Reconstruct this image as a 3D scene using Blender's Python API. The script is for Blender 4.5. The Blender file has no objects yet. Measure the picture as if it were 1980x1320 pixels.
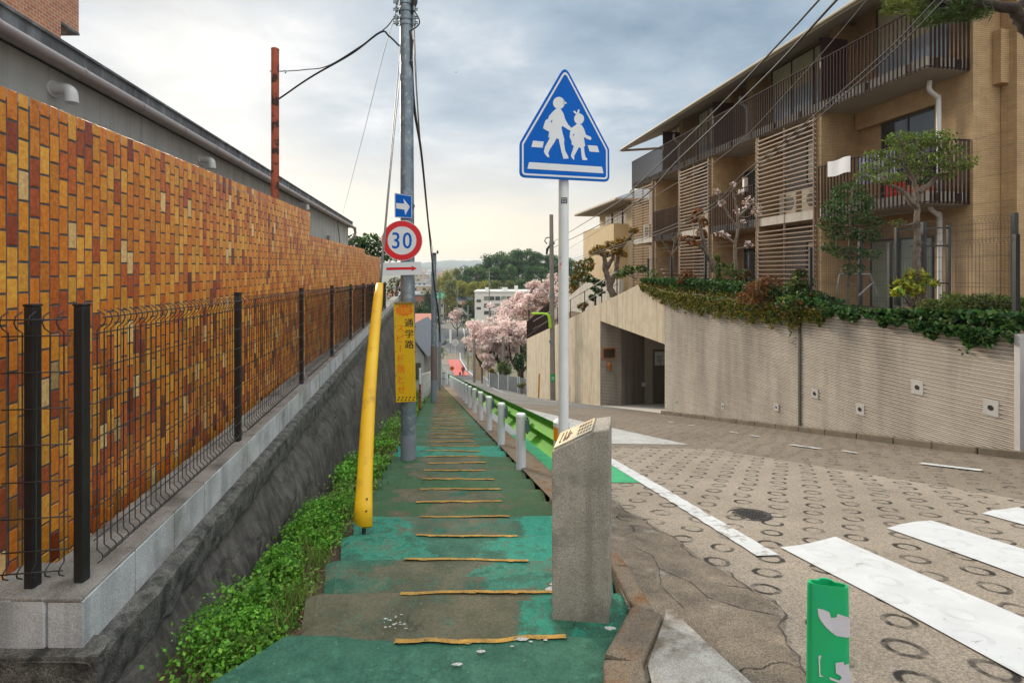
import bpy, bmesh, math, random
import numpy as np
from mathutils import Vector, Matrix
R = math.radians
rng = random.Random(7)
nr = np.random.default_rng(11)
scn = bpy.context.scene
col = scn.collection

# ------------------------------------------------------------------ camera
EYE = 1.6
cd = bpy.data.cameras.new('camera'); cam = bpy.data.objects.new('camera', cd); col.objects.link(cam)
cam.location = (0, 0, EYE); cam.rotation_euler = (R(90), 0, 0)
cd.sensor_width = 36; cd.lens = 18; cd.shift_y = -130/1980; cd.clip_end = 12000; cd.clip_start = .05
scn.camera = cam

# ------------------------------------------------------------------ node helper
class G:
    def __init__(s, name, world=None):
        if world: s.m = world
        else: s.m = bpy.data.materials.new(name)
        s.m.use_nodes = True; s.t = s.m.node_tree
        s.b = s.t.nodes.get('Principled BSDF')
    def set(s, sock, v):
        if isinstance(v, bpy.types.NodeSocket): s.t.links.new(v, sock)
        elif isinstance(v, (tuple, list)) and sock.type == 'RGBA' and len(v) == 3: sock.default_value = (*v, 1)
        else: sock.default_value = v
    def n(s, typ, out=0, props=None, **inp):
        nd = s.t.nodes.new(typ)
        for k, v in (props or {}).items(): setattr(nd, k, v)
        for k, v in inp.items():
            if k[0] == 'i' and k[1:].isdigit(): s.set(nd.inputs[int(k[1:])], v)
            else: s.set(nd.inputs[k.replace('_', ' ')], v)
        return nd.outputs[out]
    def pos(s): return s.n('ShaderNodeTexCoord', 3)
    def mapv(s, v, scale=(1,1,1), rot=(0,0,0), loc=(0,0,0)):
        return s.n('ShaderNodeMapping', Vector=v, Scale=scale, Rotation=rot, Location=loc)
    def noise(s, scale, v=None, detail=5., rough=.6, dist=0.):
        return s.n('ShaderNodeTexNoise', Vector=v or s.pos(), Scale=scale, Detail=detail, Roughness=rough, Distortion=dist)
    def voro(s, scale, v=None, feature='F1', out=0, rand=1.):
        return s.n('ShaderNodeTexVoronoi', out, {'feature': feature}, Vector=v or s.pos(), Scale=scale, Randomness=rand)
    def ramp(s, f, *st, interp='LINEAR'):
        nd = s.t.nodes.new('ShaderNodeValToRGB'); s.set(nd.inputs[0], f); e = nd.color_ramp.elements
        nd.color_ramp.interpolation = interp
        while len(e) < len(st): e.new(.5)
        for q, (p, c) in zip(e, st):
            q.position = p; q.color = (c, c, c, 1) if isinstance(c, (int, float)) else (*c, 1)
        return nd.outputs[0]
    def mix(s, f, a, b, blend='MIX'):
        nd = s.t.nodes.new('ShaderNodeMix'); nd.data_type = 'RGBA'; nd.blend_type = blend
        s.set(nd.inputs[0], f); s.set(nd.inputs[6], a); s.set(nd.inputs[7], b); return nd.outputs[2]
    def math(s, op, a, b=0., c=0., clamp=False):
        nd = s.t.nodes.new('ShaderNodeMath'); nd.operation = op; nd.use_clamp = clamp
        s.set(nd.inputs[0], a); s.set(nd.inputs[1], b); s.set(nd.inputs[2], c); return nd.outputs[0]
    def vm(s, op, a, b=(0,0,0), out=0):
        nd = s.t.nodes.new('ShaderNodeVectorMath'); nd.operation = op
        s.set(nd.inputs[0], a); s.set(nd.inputs[1], b); return nd.outputs[out]
    def sep(s, v):
        nd = s.t.nodes.new('ShaderNodeSeparateXYZ'); s.set(nd.inputs[0], v); return nd.outputs
    def attr(s, name='Col'):
        return s.n('ShaderNodeAttribute', 0, {'attribute_name': name})
    def bump(s, h, strength=.3, dist=.01):
        return s.n('ShaderNodeBump', Height=h, Strength=strength, Distance=dist)
    def out(s, col=None, rough=None, bump=None, metal=None, spec=None, **k):
        for nm, v in (('Base Color', col), ('Roughness', rough), ('Normal', bump), ('Metallic', metal), ('Specular IOR Level', spec)):
            if v is not None: s.set(s.b.inputs[nm], v)
        for nm, v in k.items(): s.set(s.b.inputs[nm.replace('_', ' ')], v)
        return s.m

# ------------------------------------------------------------------ world: bright overcast with a warm break low ahead
SUN_AZ, SUN_EL = -32., 22.     # degrees: azimuth from straight ahead, elevation
w = bpy.data.worlds.new('World'); scn.world = w
g = G('w', world=w)
bg = g.t.nodes['Background']; wo = g.t.nodes['World Output']
sky = g.t.nodes.new('ShaderNodeTexSky'); sky.sky_type = 'NISHITA'; sky.sun_disc = False
sky.sun_elevation = R(SUN_EL); sky.sun_rotation = R(SUN_AZ); sky.dust_density = 2.
g.set(bg.inputs[0], sky.outputs[0]); bg.inputs[1].default_value = .10
d = g.n('ShaderNodeTexCoord', 0)
x, y, z = g.sep(d)
zz = g.math('MAXIMUM', z, 0.)
pr = g.math('ADD', zz, .13)
pv = g.n('ShaderNodeCombineXYZ', X=g.math('DIVIDE', x, pr), Y=g.math('DIVIDE', y, pr), Z=0.)
n1 = g.noise(.75, g.mapv(pv, (1, 1.25, 1), (0, 0, .35), (3.1, 1.2, 0)), 7., .52, .35)
n2 = g.noise(1.9, g.mapv(pv, (1, 1.1, 1), (0, 0, -.2), (7.3, 2.9, 0)), 7., .58, .2)
cl = g.math('ADD', g.math('MULTIPLY', n1, .52), g.math('MULTIPLY', n2, .48))
ccol = g.ramp(cl, (.36, (.19, .265, .35)), (.45, (.28, .365, .45)), (.53, (.39, .46, .53)), (.60, (.56, .60, .64)), (.70, (.80, .79, .78)))
# warm break towards the horizon
el = g.math('ARCSINE', z)
az = g.math('ARCTAN2', x, y)
elw = g.math('ADD', el, g.math('MULTIPLY', g.math('SUBTRACT', n2, .5), .16))
warm = g.ramp(g.math('DIVIDE', elw, .5), (0., 1.), (.20, .95), (.36, .5), (.56, .0))
azd = g.math('ABSOLUTE', g.math('ADD', az, .10))
waz = g.ramp(azd, (0., 1.), (.28, .80), (.60, .42), (1.5, .15))
wf = g.math('MULTIPLY', warm, waz)
wcol = g.ramp(g.math('DIVIDE', el, .4), (0., (.82, .64, .43)), (.18, (.92, .78, .58)), (.7, (.74, .71, .67)))
c2 = g.mix(wf, ccol, wcol)
zen = g.ramp(z, (.47, (1, 1, 1)), (.80, (3.7, 3.4, 3.0)))  # overhead and rear sky, out of view, brightened and warmed as added fill light
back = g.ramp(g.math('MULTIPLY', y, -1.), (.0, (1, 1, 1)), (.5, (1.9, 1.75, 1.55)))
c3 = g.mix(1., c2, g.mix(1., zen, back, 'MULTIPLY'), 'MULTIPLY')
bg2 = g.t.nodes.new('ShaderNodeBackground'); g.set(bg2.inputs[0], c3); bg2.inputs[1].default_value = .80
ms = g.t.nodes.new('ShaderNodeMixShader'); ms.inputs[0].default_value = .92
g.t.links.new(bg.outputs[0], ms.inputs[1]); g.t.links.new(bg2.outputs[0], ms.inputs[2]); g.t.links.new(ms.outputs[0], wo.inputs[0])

sl = bpy.data.lights.new('sun', 'SUN'); sl.energy = 2.6; sl.angle = R(12); sl.color = (1., .87, .68)
so = bpy.data.objects.new('sun', sl); col.objects.link(so)
dv = Vector((math.sin(R(SUN_AZ))*math.cos(R(SUN_EL)), math.cos(R(SUN_AZ))*math.cos(R(SUN_EL)), math.sin(R(SUN_EL))))
so.rotation_euler = dv.to_track_quat('Z', 'Y').to_euler()

scn.view_settings.view_transform = 'Standard'; scn.view_settings.look = 'None'
scn.view_settings.exposure = .66; scn.view_settings.gamma = 1.
scn.render.engine = 'CYCLES'
try:
    scn.cycles.max_bounces = 8; scn.cycles.diffuse_bounces = 4; scn.cycles.transparent_max_bounces = 12
    scn.cycles.volume_bounces = 0
    scn.cycles.use_denoising = True
except Exception: pass

# ------------------------------------------------------------------ measuring helper: a pixel of the photograph at a known depth
def P(px, py, d): return Vector(((px-990)/990*d, d, EYE+(530-py)/990*d))

# ------------------------------------------------------------------ mesh builder
class MB:
    def __init__(s): s.v = []; s.f = []; s.m = []; s.c = []; s.mi = 0; s.cc = None
    def add(s, vs, fs):
        o = len(s.v); s.v += [tuple(p) for p in vs]
        for f in fs:
            s.f.append(tuple(i+o for i in f)); s.m.append(s.mi); s.c.append(s.cc)
    def quad(s, a, b, c, d): s.add([a, b, c, d], [(0, 1, 2, 3)])
    def hexa(s, b, t):     # bottom 4, top 4 (same winding, counter-clockwise from above)
        s.add(list(b)+list(t), [(3, 2, 1, 0), (4, 5, 6, 7), (0, 1, 5, 4), (1, 2, 6, 5), (2, 3, 7, 6), (3, 0, 4, 7)])
    def box(s, x0, x1, y0, y1, z0, z1):
        s.hexa([(x0, y0, z0), (x1, y0, z0), (x1, y1, z0), (x0, y1, z0)], [(x0, y0, z1), (x1, y0, z1), (x1, y1, z1), (x0, y1, z1)])
    def obox(s, c, u, v, w):   # centre and three half-axes
        c, u, v, w = map(Vector, (c, u, v, w))
        s.hexa([c-u-v-w, c+u-v-w, c+u+v-w, c-u+v-w], [c-u-v+w, c+u-v+w, c+u+v+w, c-u+v+w])
    def bar(s, a, b, r, up=(0, 0, 1), r2=None):
        a, b = Vector(a), Vector(b); d = b-a; L = d.length
        if L < 1e-6: return
        d /= L; up = Vector(up)
        if abs(d.dot(up)) > .95: up = Vector((0, 1, 0))
        u = d.cross(up).normalized(); v = u.cross(d)
        s.obox((a+b)/2, u*r, d*L/2, v*(r2 or r))
    def tube(s, pts, r, n=8, cap=True):
        pts = [Vector(p) for p in pts]; k = len(pts)
        if not isinstance(r, (list, tuple)): r = [r]*k
        o = []; prev = None
        for i, p in enumerate(pts):
            t = (pts[min(i+1, k-1)]-pts[max(i-1, 0)])
            if t.length < 1e-9: t = Vector((0, 0, 1))
            t.normalize()
            if prev is None:
                a = Vector((0, 0, 1)) if abs(t.z) < .9 else Vector((1, 0, 0))
                u = t.cross(a).normalized()
            else:
                u = prev-t*prev.dot(t)
                u = u.normalized() if u.length > 1e-6 else t.orthogonal().normalized()
            prev = u; v = t.cross(u)
            o += [p+(u*math.cos(2*math.pi*j/n)+v*math.sin(2*math.pi*j/n))*r[i] for j in range(n)]
        fs = [(i*n+j, i*n+(j+1) % n, (i+1)*n+(j+1) % n, (i+1)*n+j) for i in range(k-1) for j in range(n)]
        if cap: fs += [tuple(range(n-1, -1, -1)), tuple(range((k-1)*n, k*n))]
        s.add(o, fs)
    def prism(s, pts, u, v, o, w, d):  # 2-D outline pts in plane (o; u, v), extruded along w by d, front face at o
        o, u, v, w = Vector(o), Vector(u), Vector(v), Vector(w)
        a = [o+u*p[0]+v*p[1] for p in pts]; b = [q+w*d for q in a]; n = len(a)
        s.add(a+b, [tuple(range(n)), tuple(range(2*n-1, n-1, -1))]+[(i, i+n, (i+1) % n+n, (i+1) % n) for i in range(n)])
    def flat(s, pts, u, v, o):
        o, u, v = Vector(o), Vector(u), Vector(v)
        s.add([o+u*p[0]+v*p[1] for p in pts], [tuple(range(len(pts)))])
    def grid(s, fn, nu, nv):
        vs = [fn(i/nu, j/nv) for j in range(nv+1) for i in range(nu+1)]
        s.add(vs, [(j*(nu+1)+i, j*(nu+1)+i+1, (j+1)*(nu+1)+i+1, (j+1)*(nu+1)+i) for j in range(nv) for i in range(nu)])
    def lathe(s, prof, c, n=16):   # (radius, height) rings about the vertical through c
        c = Vector(c); k = len(prof)
        vs = [c+Vector((r*math.cos(2*math.pi*j/n), r*math.sin(2*math.pi*j/n), h)) for r, h in prof for j in range(n)]
        s.add(vs, [(i*n+j, i*n+(j+1) % n, (i+1)*n+(j+1) % n, (i+1)*n+j) for i in range(k-1) for j in range(n)]
              + [tuple(range(n-1, -1, -1)), tuple(range((k-1)*n, k*n))])
    def build(s, name, mats, parent=None, smooth=False, org=None, bevel=0., fixn=False):
        me = bpy.data.meshes.new(name)
        o = Vector(org) if org is not None else (wloc(parent) if parent is not None else Vector((0, 0, 0)))
        me.from_pydata([(p[0]-o.x, p[1]-o.y, p[2]-o.z) for p in s.v], [], s.f)
        if not isinstance(mats, (list, tuple)): mats = [mats]
        for m in mats: me.materials.append(m)
        me.polygons.foreach_set('material_index', s.m)
        if any(c is not None for c in s.c):
            at = me.color_attributes.new('Col', 'FLOAT_COLOR', 'CORNER'); L = []
            for f, c in zip(s.f, s.c):
                if c and isinstance(c[0], (tuple, list)):
                    for q in c: L += [*q, 1]
                else: L += list((*(c or (1, 1, 1)), 1))*len(f)
            at.data.foreach_set('color', L)
        if smooth: me.polygons.foreach_set('use_smooth', [True]*len(me.polygons))
        if fixn:
            b = bmesh.new(); b.from_mesh(me); bmesh.ops.recalc_face_normals(b, faces=b.faces); b.to_mesh(me); b.free()
        if smooth and smooth != 1:
            me.set_sharp_from_angle(angle=R(smooth))
        me.update()
        ob = bpy.data.objects.new(name, me); col.objects.link(ob)
        if parent is not None: ob.parent = parent
        elif org is not None: ob.location = o
        if bevel:
            md = ob.modifiers.new('edge', 'BEVEL'); md.width = bevel; md.segments = 2; md.limit_method = 'ANGLE'; md.angle_limit = R(40)
        return ob
def wloc(o):
    p = Vector((0, 0, 0))
    while o is not None: p += o.location; o = o.parent
    return p
def tag(o, label, cat, group=None):
    o['label'] = label; o['category'] = cat
    if group: o['group'] = group
    return o
def thing(name, label, cat, loc=(0, 0, 0), group=None):
    o = bpy.data.objects.new(name, None); col.objects.link(o); o.location = loc; o.empty_display_size = .2
    return tag(o, label, cat, group)
def kind(o, k): o['kind'] = k; return o
def struct(mb, name, mats, **k): return kind(mb.build(name, mats, **k), 'structure')
def dup(root, loc, label=None, group=None, rz=None, sc=None):
    def cp(o, par):
        c = o.copy(); col.objects.link(c)
        if par is not None: c.parent = par
        for ch in list(o.children): cp(ch, c)
        return c
    r = cp(root, None); r.location = loc
    if rz is not None: r.rotation_euler = (0, 0, rz)
    if sc is not None: r.scale = sc if isinstance(sc, (tuple, list)) else (sc, sc, sc)
    if label: r['label'] = label
    if group: r['group'] = group
    return r
def arr_mesh(name, V, F, mats, C=None, parent=None, MI=None, org=None):   # numpy arrays: verts (n,3), quads (m,4), colour per quad
    V = np.asarray(V, float); F = np.asarray(F, np.int32)
    o = wloc(parent) if parent is not None else Vector(org or (0, 0, 0))
    V = V-np.array(o)
    me = bpy.data.meshes.new(name); me.vertices.add(len(V)); me.vertices.foreach_set('co', V.ravel())
    k = F.shape[1]
    me.loops.add(F.size); me.loops.foreach_set('vertex_index', F.ravel())
    me.polygons.add(len(F)); me.polygons.foreach_set('loop_start', np.arange(0, F.size, k, dtype=np.int32))
    if not isinstance(mats, (list, tuple)): mats = [mats]
    for m in mats: me.materials.append(m)
    if MI is not None: me.polygons.foreach_set('material_index', np.asarray(MI, np.int32))
    if C is not None:
        at = me.color_attributes.new('Col', 'FLOAT_COLOR', 'CORNER')
        c4 = np.concatenate([C, np.ones((len(C), 1))], 1)
        at.data.foreach_set('color', np.repeat(c4, k, 0).ravel())
    me.update(calc_edges=True)
    ob = bpy.data.objects.new(name, me); col.objects.link(ob)
    if parent is not None: ob.parent = parent
    elif org is not None: ob.location = o
    return ob
def leaves(C, size, cols, up=.35, asp=.55, jit=.4, dirs=None):
    """rhombic leaves at centres C (n,3): returns verts, quads, colours"""
    n = len(C); C = np.asarray(C, float)
    a = nr.normal(size=(n, 3)) if dirs is None else dirs+nr.normal(size=(n, 3))*.35
    a /= np.linalg.norm(a, axis=1, keepdims=True)
    nn = nr.normal(size=(n, 3)); nn[:, 2] = np.abs(nn[:, 2])+up*2
    b = np.cross(nn, a); b /= np.linalg.norm(b, axis=1, keepdims=True)+1e-9
    sz = (size*(1+jit*(nr.random(n)*2-1)))[:, None]
    V = np.stack([C-a*sz*.5, C+b*sz*asp*.5, C+a*sz*.5, C-b*sz*asp*.5], 1).reshape(-1, 3)
    F = np.arange(4*n).reshape(-1, 4)
    cols = np.asarray(cols, float)
    ci = cols[nr.integers(0, len(cols), n)]*(.72+.56*nr.random((n, 1)))
    return V, F, ci
def text_mesh(body, size, mat, o, u, v, name='lettering', parent=None, align='CENTER', extr=0., bold=0.):
    """flat lettering: o is the centre, u/v the unit axes of the sign's face"""
    c = bpy.data.curves.new('t', 'FONT'); c.body = body; c.size = size; c.align_x = align; c.align_y = 'CENTER'; c.offset = bold; c.resolution_u = 3
    ob = bpy.data.objects.new('t', c); col.objects.link(ob)
    me = bpy.data.meshes.new_from_object(ob.evaluated_get(bpy.context.evaluated_depsgraph_get()))
    col.objects.unlink(ob); bpy.data.objects.remove(ob); bpy.data.curves.remove(c)
    u, v, o = Vector(u), Vector(v), Vector(o)
    xs = [q.co.x for q in me.vertices]; ys = [q.co.y for q in me.vertices]
    cx, cy = (min(xs)+max(xs))/2, (min(ys)+max(ys))/2
    b = wloc(parent) if parent is not None else Vector((0, 0, 0))
    for q in me.vertices: q.co = o-b+u*(q.co.x-cx)+v*(q.co.y-cy)
    me.materials.clear(); me.materials.append(mat); me.update()
    r = bpy.data.objects.new(name, me); col.objects.link(r)
    if parent is not None: r.parent = parent
    return r
# ------------------------------------------------------------------ materials
def plain(name, c1, c2=None, scale=6., rough=.7, bump=.15, bscale=40., bd=.01, metal=0., stain=None, st_scale=1.2, spec=None, streak=None, st_lo=.5, st_hi=.72, speck=0.):
    g = G(name); c2 = c2 or tuple(min(1, x*1.25) for x in c1)
    f = g.ramp(g.noise(scale), (.3, 0.), (.7, 1.))
    c = g.mix(f, c1, c2)
    if stain: c = g.mix(g.ramp(g.noise(st_scale, detail=8.), (st_lo, 0.), (st_hi, 1.)), c, stain)
    if streak:
        v = g.mapv(g.pos(), (7, 7, .45)); c = g.mix(g.math('MULTIPLY', g.ramp(g.noise(1., v, 6.), (.48, 0.), (.75, 1.)), .75), c, streak)
    if speck: c = g.mix(speck, c, g.ramp(g.noise(160., detail=2.), (.35, .0), (.65, 1.)), 'OVERLAY')
    b = g.bump(g.noise(bscale, detail=6.), bump, bd) if bump else None
    return g.out(c, rough, b, metal, spec)
def attrmat(name, rough=.75, bump=.15, bscale=60., var=.25, vs=18., spec=.4, trans=0.):
    g = G(name); a = g.attr()
    c = g.mix(var, a, g.ramp(g.noise(vs, detail=6.), (.3, .15), (.7, .85)), 'OVERLAY')
    m = g.out(c, rough, g.bump(g.noise(bscale), bump, .004) if bump else None, 0., spec)
    if trans:
        tr = g.t.nodes.new('ShaderNodeBsdfTranslucent'); g.set(tr.inputs[0], a)
        mx = g.t.nodes.new('ShaderNodeMixShader'); mx.inputs[0].default_value = trans
        o = g.t.nodes['Material Output']
        g.t.links.new(g.b.outputs[0], mx.inputs[1]); g.t.links.new(tr.outputs[0], mx.inputs[2]); g.t.links.new(mx.outputs[0], o.inputs[0])
    return m
M = {}
M['leaf'] = attrmat('leaf', .55, 0, var=0., trans=.3, spec=.3)
M['petal'] = attrmat('petal', .8, 0, var=0., trans=.35, spec=.1)
M['brick'] = attrmat('glazed_brick', .38, .12, 220., .55, 45., .5)
M['mortar'] = plain('mortar', (.075, .075, .08), (.125, .12, .12), 30, .9, .4, 120)
M['black'] = plain('black_steel', (.012, .012, .014), (.02, .02, .022), 20, .42, .05)
M['darkwire'] = plain('dark_wire', (.02, .02, .022), (.035, .034, .035), 20, .5, 0)
M['block'] = plain('concrete_block', (.46, .46, .475), (.62, .62, .64), 4, .9, .35, 90, .006, streak=(.15, .15, .15), stain=(.28, .27, .25), st_scale=2.2, speck=.25)
M['blocktop'] = plain('concrete_block_top', (.20, .175, .155), (.33, .30, .28), 7, .92, .4, 90, .006, stain=(.10, .085, .075), st_scale=4, speck=.3)
M['coping'] = plain('rough_coping', (.085, .08, .072), (.19, .178, .16), 18, .95, .9, 60, .015, stain=(.045, .043, .037), st_scale=11, st_lo=.46, st_hi=.62, speck=.5)
def m_stone():
    g = G('rubble_stone'); p = g.pos()
    wv = g.vm('ADD', p, g.vm('SCALE', g.n('ShaderNodeTexNoise', 1, Vector=p, Scale=2.5, Detail=4.), (0, 0, 0)))
    wp = g.vm('ADD', p, g.vm('MULTIPLY', g.n('ShaderNodeTexNoise', 1, Vector=p, Scale=3., Detail=6.), (.5, .5, .5)))
    e = g.voro(1.5, g.mapv(wp, (1, 1, 1.25)), 'DISTANCE_TO_EDGE')
    cell = g.voro(1.5, g.mapv(wp, (1, 1, 1.25)), 'F1', 1)
    base = g.mix(g.ramp(g.noise(5., detail=9., rough=.7), (.3, 0.), (.72, 1.)), (.040, .036, .034), (.15, .135, .122))
    base = g.mix(.35, base, g.ramp(g.sep(cell)[0], (0., .25), (1., .75)), 'OVERLAY')
    st = g.ramp(g.noise(1., g.mapv(p, (14, 14, .9)), 8., .7), (.46, 0.), (.74, 1.))
    base = g.mix(g.math('MULTIPLY', st, .75), base, (.21, .19, .175))
    crack = g.ramp(e, (0., 1.), (.035, 0.))
    base = g.mix(g.math('MULTIPLY', crack, g.ramp(g.noise(1.5), (.45, 0.), (.62, .6))), base, (.016, .014, .013))
    h = g.math('ADD', g.math('MULTIPLY', g.ramp(e, (0., 0.), (.06, 1.)), .35), g.math('MULTIPLY', g.noise(11., detail=9., rough=.7), .9))
    return g.out(base, .9, g.bump(h, .8, .03), 0., .25)
M['stone'] = m_stone()
def m_stair():
    # worn green anti-slip paint over brown-grey concrete: Col.r = bare, Col.g = fresh teal, Col.b = grime
    g = G('stair_paint'); p = g.pos(); a = g.sep(g.attr())
    n = g.math('ADD', g.math('MULTIPLY', g.math('SUBTRACT', g.noise(2.1, g.mapv(p, (1, 1.4, 1)), 9., .7, .8), .5), 1.5), g.math('MULTIPLY', g.noise(11., detail=8., rough=.7), 1.)) ; n2 = g.noise(9., detail=6.); fine = g.math('ADD', g.math('MULTIPLY', g.noise(230., detail=3.), .5), g.math('MULTIPLY', g.noise(62., detail=4., rough=.8), .62))
    green = g.mix(g.ramp(n2, (.3, 0.), (.7, 1.)), (.020, .088, .056), (.048, .150, .098))
    teal = g.mix(n2, (.012, .17, .115), (.030, .29, .20))
    olive = g.mix(g.ramp(g.noise(5., detail=7.), (.3, 0.), (.7, 1.)), (.070, .066, .036), (.150, .122, .078))
    dkg = g.mix(n2, (.025, .075, .030), (.055, .125, .05))
    c = g.mix(g.ramp(g.math('ADD', a[1], g.math('MULTIPLY', g.math('SUBTRACT', n, .5), 1.5)), (.42, 0.), (.62, 1.)), green, teal)
    c = g.mix(g.ramp(g.math('ADD', a[2], g.math('MULTIPLY', g.math('SUBTRACT', n, .5), .9)), (.4, 0.), (.7, 1.)), c, dkg)
    c = g.mix(g.ramp(g.math('ADD', a[0], g.math('MULTIPLY', g.math('SUBTRACT', n, .5), 1.5)), (.32, 0.), (.70, .92)), c, olive)
    chip = g.ramp(g.noise(6.5, detail=9., rough=.7), (.70, 0.), (.725, 1.))
    c = g.mix(g.math('MULTIPLY', chip, .75), c, (.42, .39, .36))
    ck = g.voro(1.3, g.vm('ADD', p, g.vm('MULTIPLY', g.n('ShaderNodeTexNoise', 1, Vector=p, Scale=4., Detail=5.), (.35, .35, .35))), 'DISTANCE_TO_EDGE')
    cm = g.math('MULTIPLY', g.ramp(ck, (0., 1.), (.008, 0.)), g.ramp(g.noise(1.1), (.52, 0.), (.58, .8)))
    c = g.mix(cm, c, (.018, .02, .016))
    c = g.mix(.6, c, g.ramp(fine, (.36, .06), (.76, .94)), 'OVERLAY')
    wsp = g.voro(34., p, 'F1', 0); c = g.mix(g.math('MULTIPLY', g.ramp(wsp, (.07, 1.), (.11, 0.)), g.ramp(g.noise(6.), (.5, 0.), (.6, .7))), c, (.42, .40, .36))
    h = g.math('ADD', fine, g.math('MULTIPLY', n2, .6))
    return g.out(c, .72, g.bump(h, .5, .006), 0., .35)
M['stair'] = m_stair()
def m_yel():
    g = G('yellow_edge_paint')
    c = g.mix(g.ramp(g.noise(14., detail=6.), (.3, 0.), (.65, 1.)), (.30, .17, .045), (.54, .29, .05))
    c = g.mix(g.ramp(g.noise(30., detail=9., rough=.75), (.55, 0.), (.63, .85)), c, (.10, .085, .052))
    c = g.mix(.6, c, g.ramp(g.noise(150., detail=4., rough=.8), (.34, .08), (.68, .92)), 'OVERLAY')
    return g.out(c, .85, g.bump(g.noise(220.), .4, .004))
M['yel'] = m_yel()
M['chip'] = plain('bare_mortar_patch', (.36, .34, .32), (.56, .53, .50), 12, .95, .5, 120, .006, speck=.4)
def ringf(g, p, a, b, rad, wid, jm):
    x, y, z = g.sep(p)
    det = a[0]*b[1]-a[1]*b[0]
    jit = g.n('ShaderNodeTexNoise', 1, Vector=p, Scale=1.3, Detail=2.)
    jx, jy, _ = g.sep(jit)
    x2 = g.math('ADD', x, g.math('MULTIPLY', g.math('SUBTRACT', jx, .5), jm)); y2 = g.math('ADD', y, g.math('MULTIPLY', g.math('SUBTRACT', jy, .5), jm))
    u = g.math('DIVIDE', g.math('SUBTRACT', g.math('MULTIPLY', x2, b[1]), g.math('MULTIPLY', y2, b[0])), det)
    v = g.math('DIVIDE', g.math('SUBTRACT', g.math('MULTIPLY', y2, a[0]), g.math('MULTIPLY', x2, a[1])), det)
    fu = g.math('SUBTRACT', g.math('FRACT', u), .5); fv = g.math('SUBTRACT', g.math('FRACT', v), .5)
    dx = g.math('ADD', g.math('MULTIPLY', fu, a[0]), g.math('MULTIPLY', fv, b[0]))
    dy = g.math('ADD', g.math('MULTIPLY', fu, a[1]), g.math('MULTIPLY', fv, b[1]))
    r = g.math('SQRT', g.math('ADD', g.math('MULTIPLY', dx, dx), g.math('MULTIPLY', dy, dy)))
    wob = g.noise(22., detail=3.)
    k = g.math('ABSOLUTE', g.math('SUBTRACT', r, g.math('ADD', rad, g.math('MULTIPLY', g.math('SUBTRACT', wob, .5), .012))))
    return g.math('MULTIPLY', g.ramp(g.math('DIVIDE', k, wid*2), (.33, 1.), (.55, 0.)), g.ramp(g.noise(9., detail=4.), (.38, .15), (.58, 1.)))
def m_ring(name, c1, c2, a, b, rad, wid, dark, spk, jm=.14):
    """exposed-aggregate concrete with pressed non-slip rings on an oblique lattice"""
    g = G(name); p = g.pos(); ring = ringf(g, p, a, b, rad, wid, jm)
    agg = g.voro(150., p, 'F1', 1); ax, ay, az = g.sep(agg)
    big = g.noise(.8, detail=8., rough=.65)
    c = g.mix(g.ramp(big, (.3, 0.), (.7, 1.)), c1, c2)
    c = g.mix(.38, c, g.ramp(ax, (0., .10), (.5, .5), (1., .92)), 'OVERLAY')
    c = g.mix(g.ramp(ay, (.84, 0.), (.9, spk)), c, (.05, .05, .055))
    c = g.mix(g.ramp(g.noise(3., detail=9., rough=.7), (.55, 0.), (.78, .55)), c, tuple(q*.55 for q in c1))
    c = g.mix(g.math('MULTIPLY', ring, dark), c, (.008, .008, .009))
    h = g.math('ADD', g.math('MULTIPLY', ax, .35), g.math('MULTIPLY', ring, -1.2))
    return g.out(c, .85, g.bump(h, .55, .012), 0., .3)
M['ring'] = m_ring('ring_concrete', (.232, .188, .148), (.318, .264, .214), (.127, .23), (.216, -.17), .064, .0150, .93, .45)
M['ring2'] = m_ring('old_ring_concrete', (.165, .128, .098), (.235, .185, .142), (.13, .20), (.20, -.15), .045, .014, .85, .9, .5)
M['speck'] = plain('grey_speckled_pavement', (.30, .29, .285), (.42, .41, .40), 3, .9, .3, 120, .006, speck=.75)
M['asphalt'] = plain('asphalt', (.115, .108, .104), (.165, .157, .15), 1.5, .9, .3, 120, .006, stain=(.075, .07, .068), st_scale=.8, speck=.6)
def m_apron():
    g = G('cracked_old_concrete'); p = g.pos()
    c = g.mix(g.ramp(g.noise(2.2, detail=9., rough=.68), (.33, 0.), (.66, 1.)), (.085, .070, .056), (.29, .228, .172))
    c = g.mix(g.ramp(g.noise(5., detail=8.), (.6, 0.), (.75, .7)), c, (.34, .31, .27))
    c = g.mix(.75, c, g.ramp(g.noise(140., detail=3.), (.3, .08), (.7, .92)), 'OVERLAY')
    wv = g.vm('ADD', p, g.vm('MULTIPLY', g.n('ShaderNodeTexNoise', 1, Vector=p, Scale=3., Detail=6.), (.35, .35, .35)))
    ck = g.voro(1.25, wv, 'DISTANCE_TO_EDGE'); cm = g.math('MULTIPLY', g.ramp(ck, (0., 1.), (.008, 0.)), g.ramp(g.noise(1.7), (.45, 0.), (.55, .8)))
    c = g.mix(cm, c, (.012, .011, .01))
    h = g.math('SUBTRACT', g.noise(60., detail=8., rough=.7), g.math('MULTIPLY', cm, 2.))
    return g.out(c, .9, g.bump(h, .8, .012), 0., .25)
M['apron'] = m_apron()
M['kerbstone'] = plain('stained_kerb_stone', (.13, .098, .070), (.25, .195, .145), 5, .92, .8, 55, .015, stain=(.17, .075, .018), st_scale=5., st_lo=.48, st_hi=.66, speck=.45)
M['slabw'] = plain('pale_worn_slab', (.24, .205, .17), (.46, .43, .40), 7, .92, .6, 60, .01, stain=(.15, .115, .085), st_scale=6., st_lo=.46, st_hi=.62, speck=.25)
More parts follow.
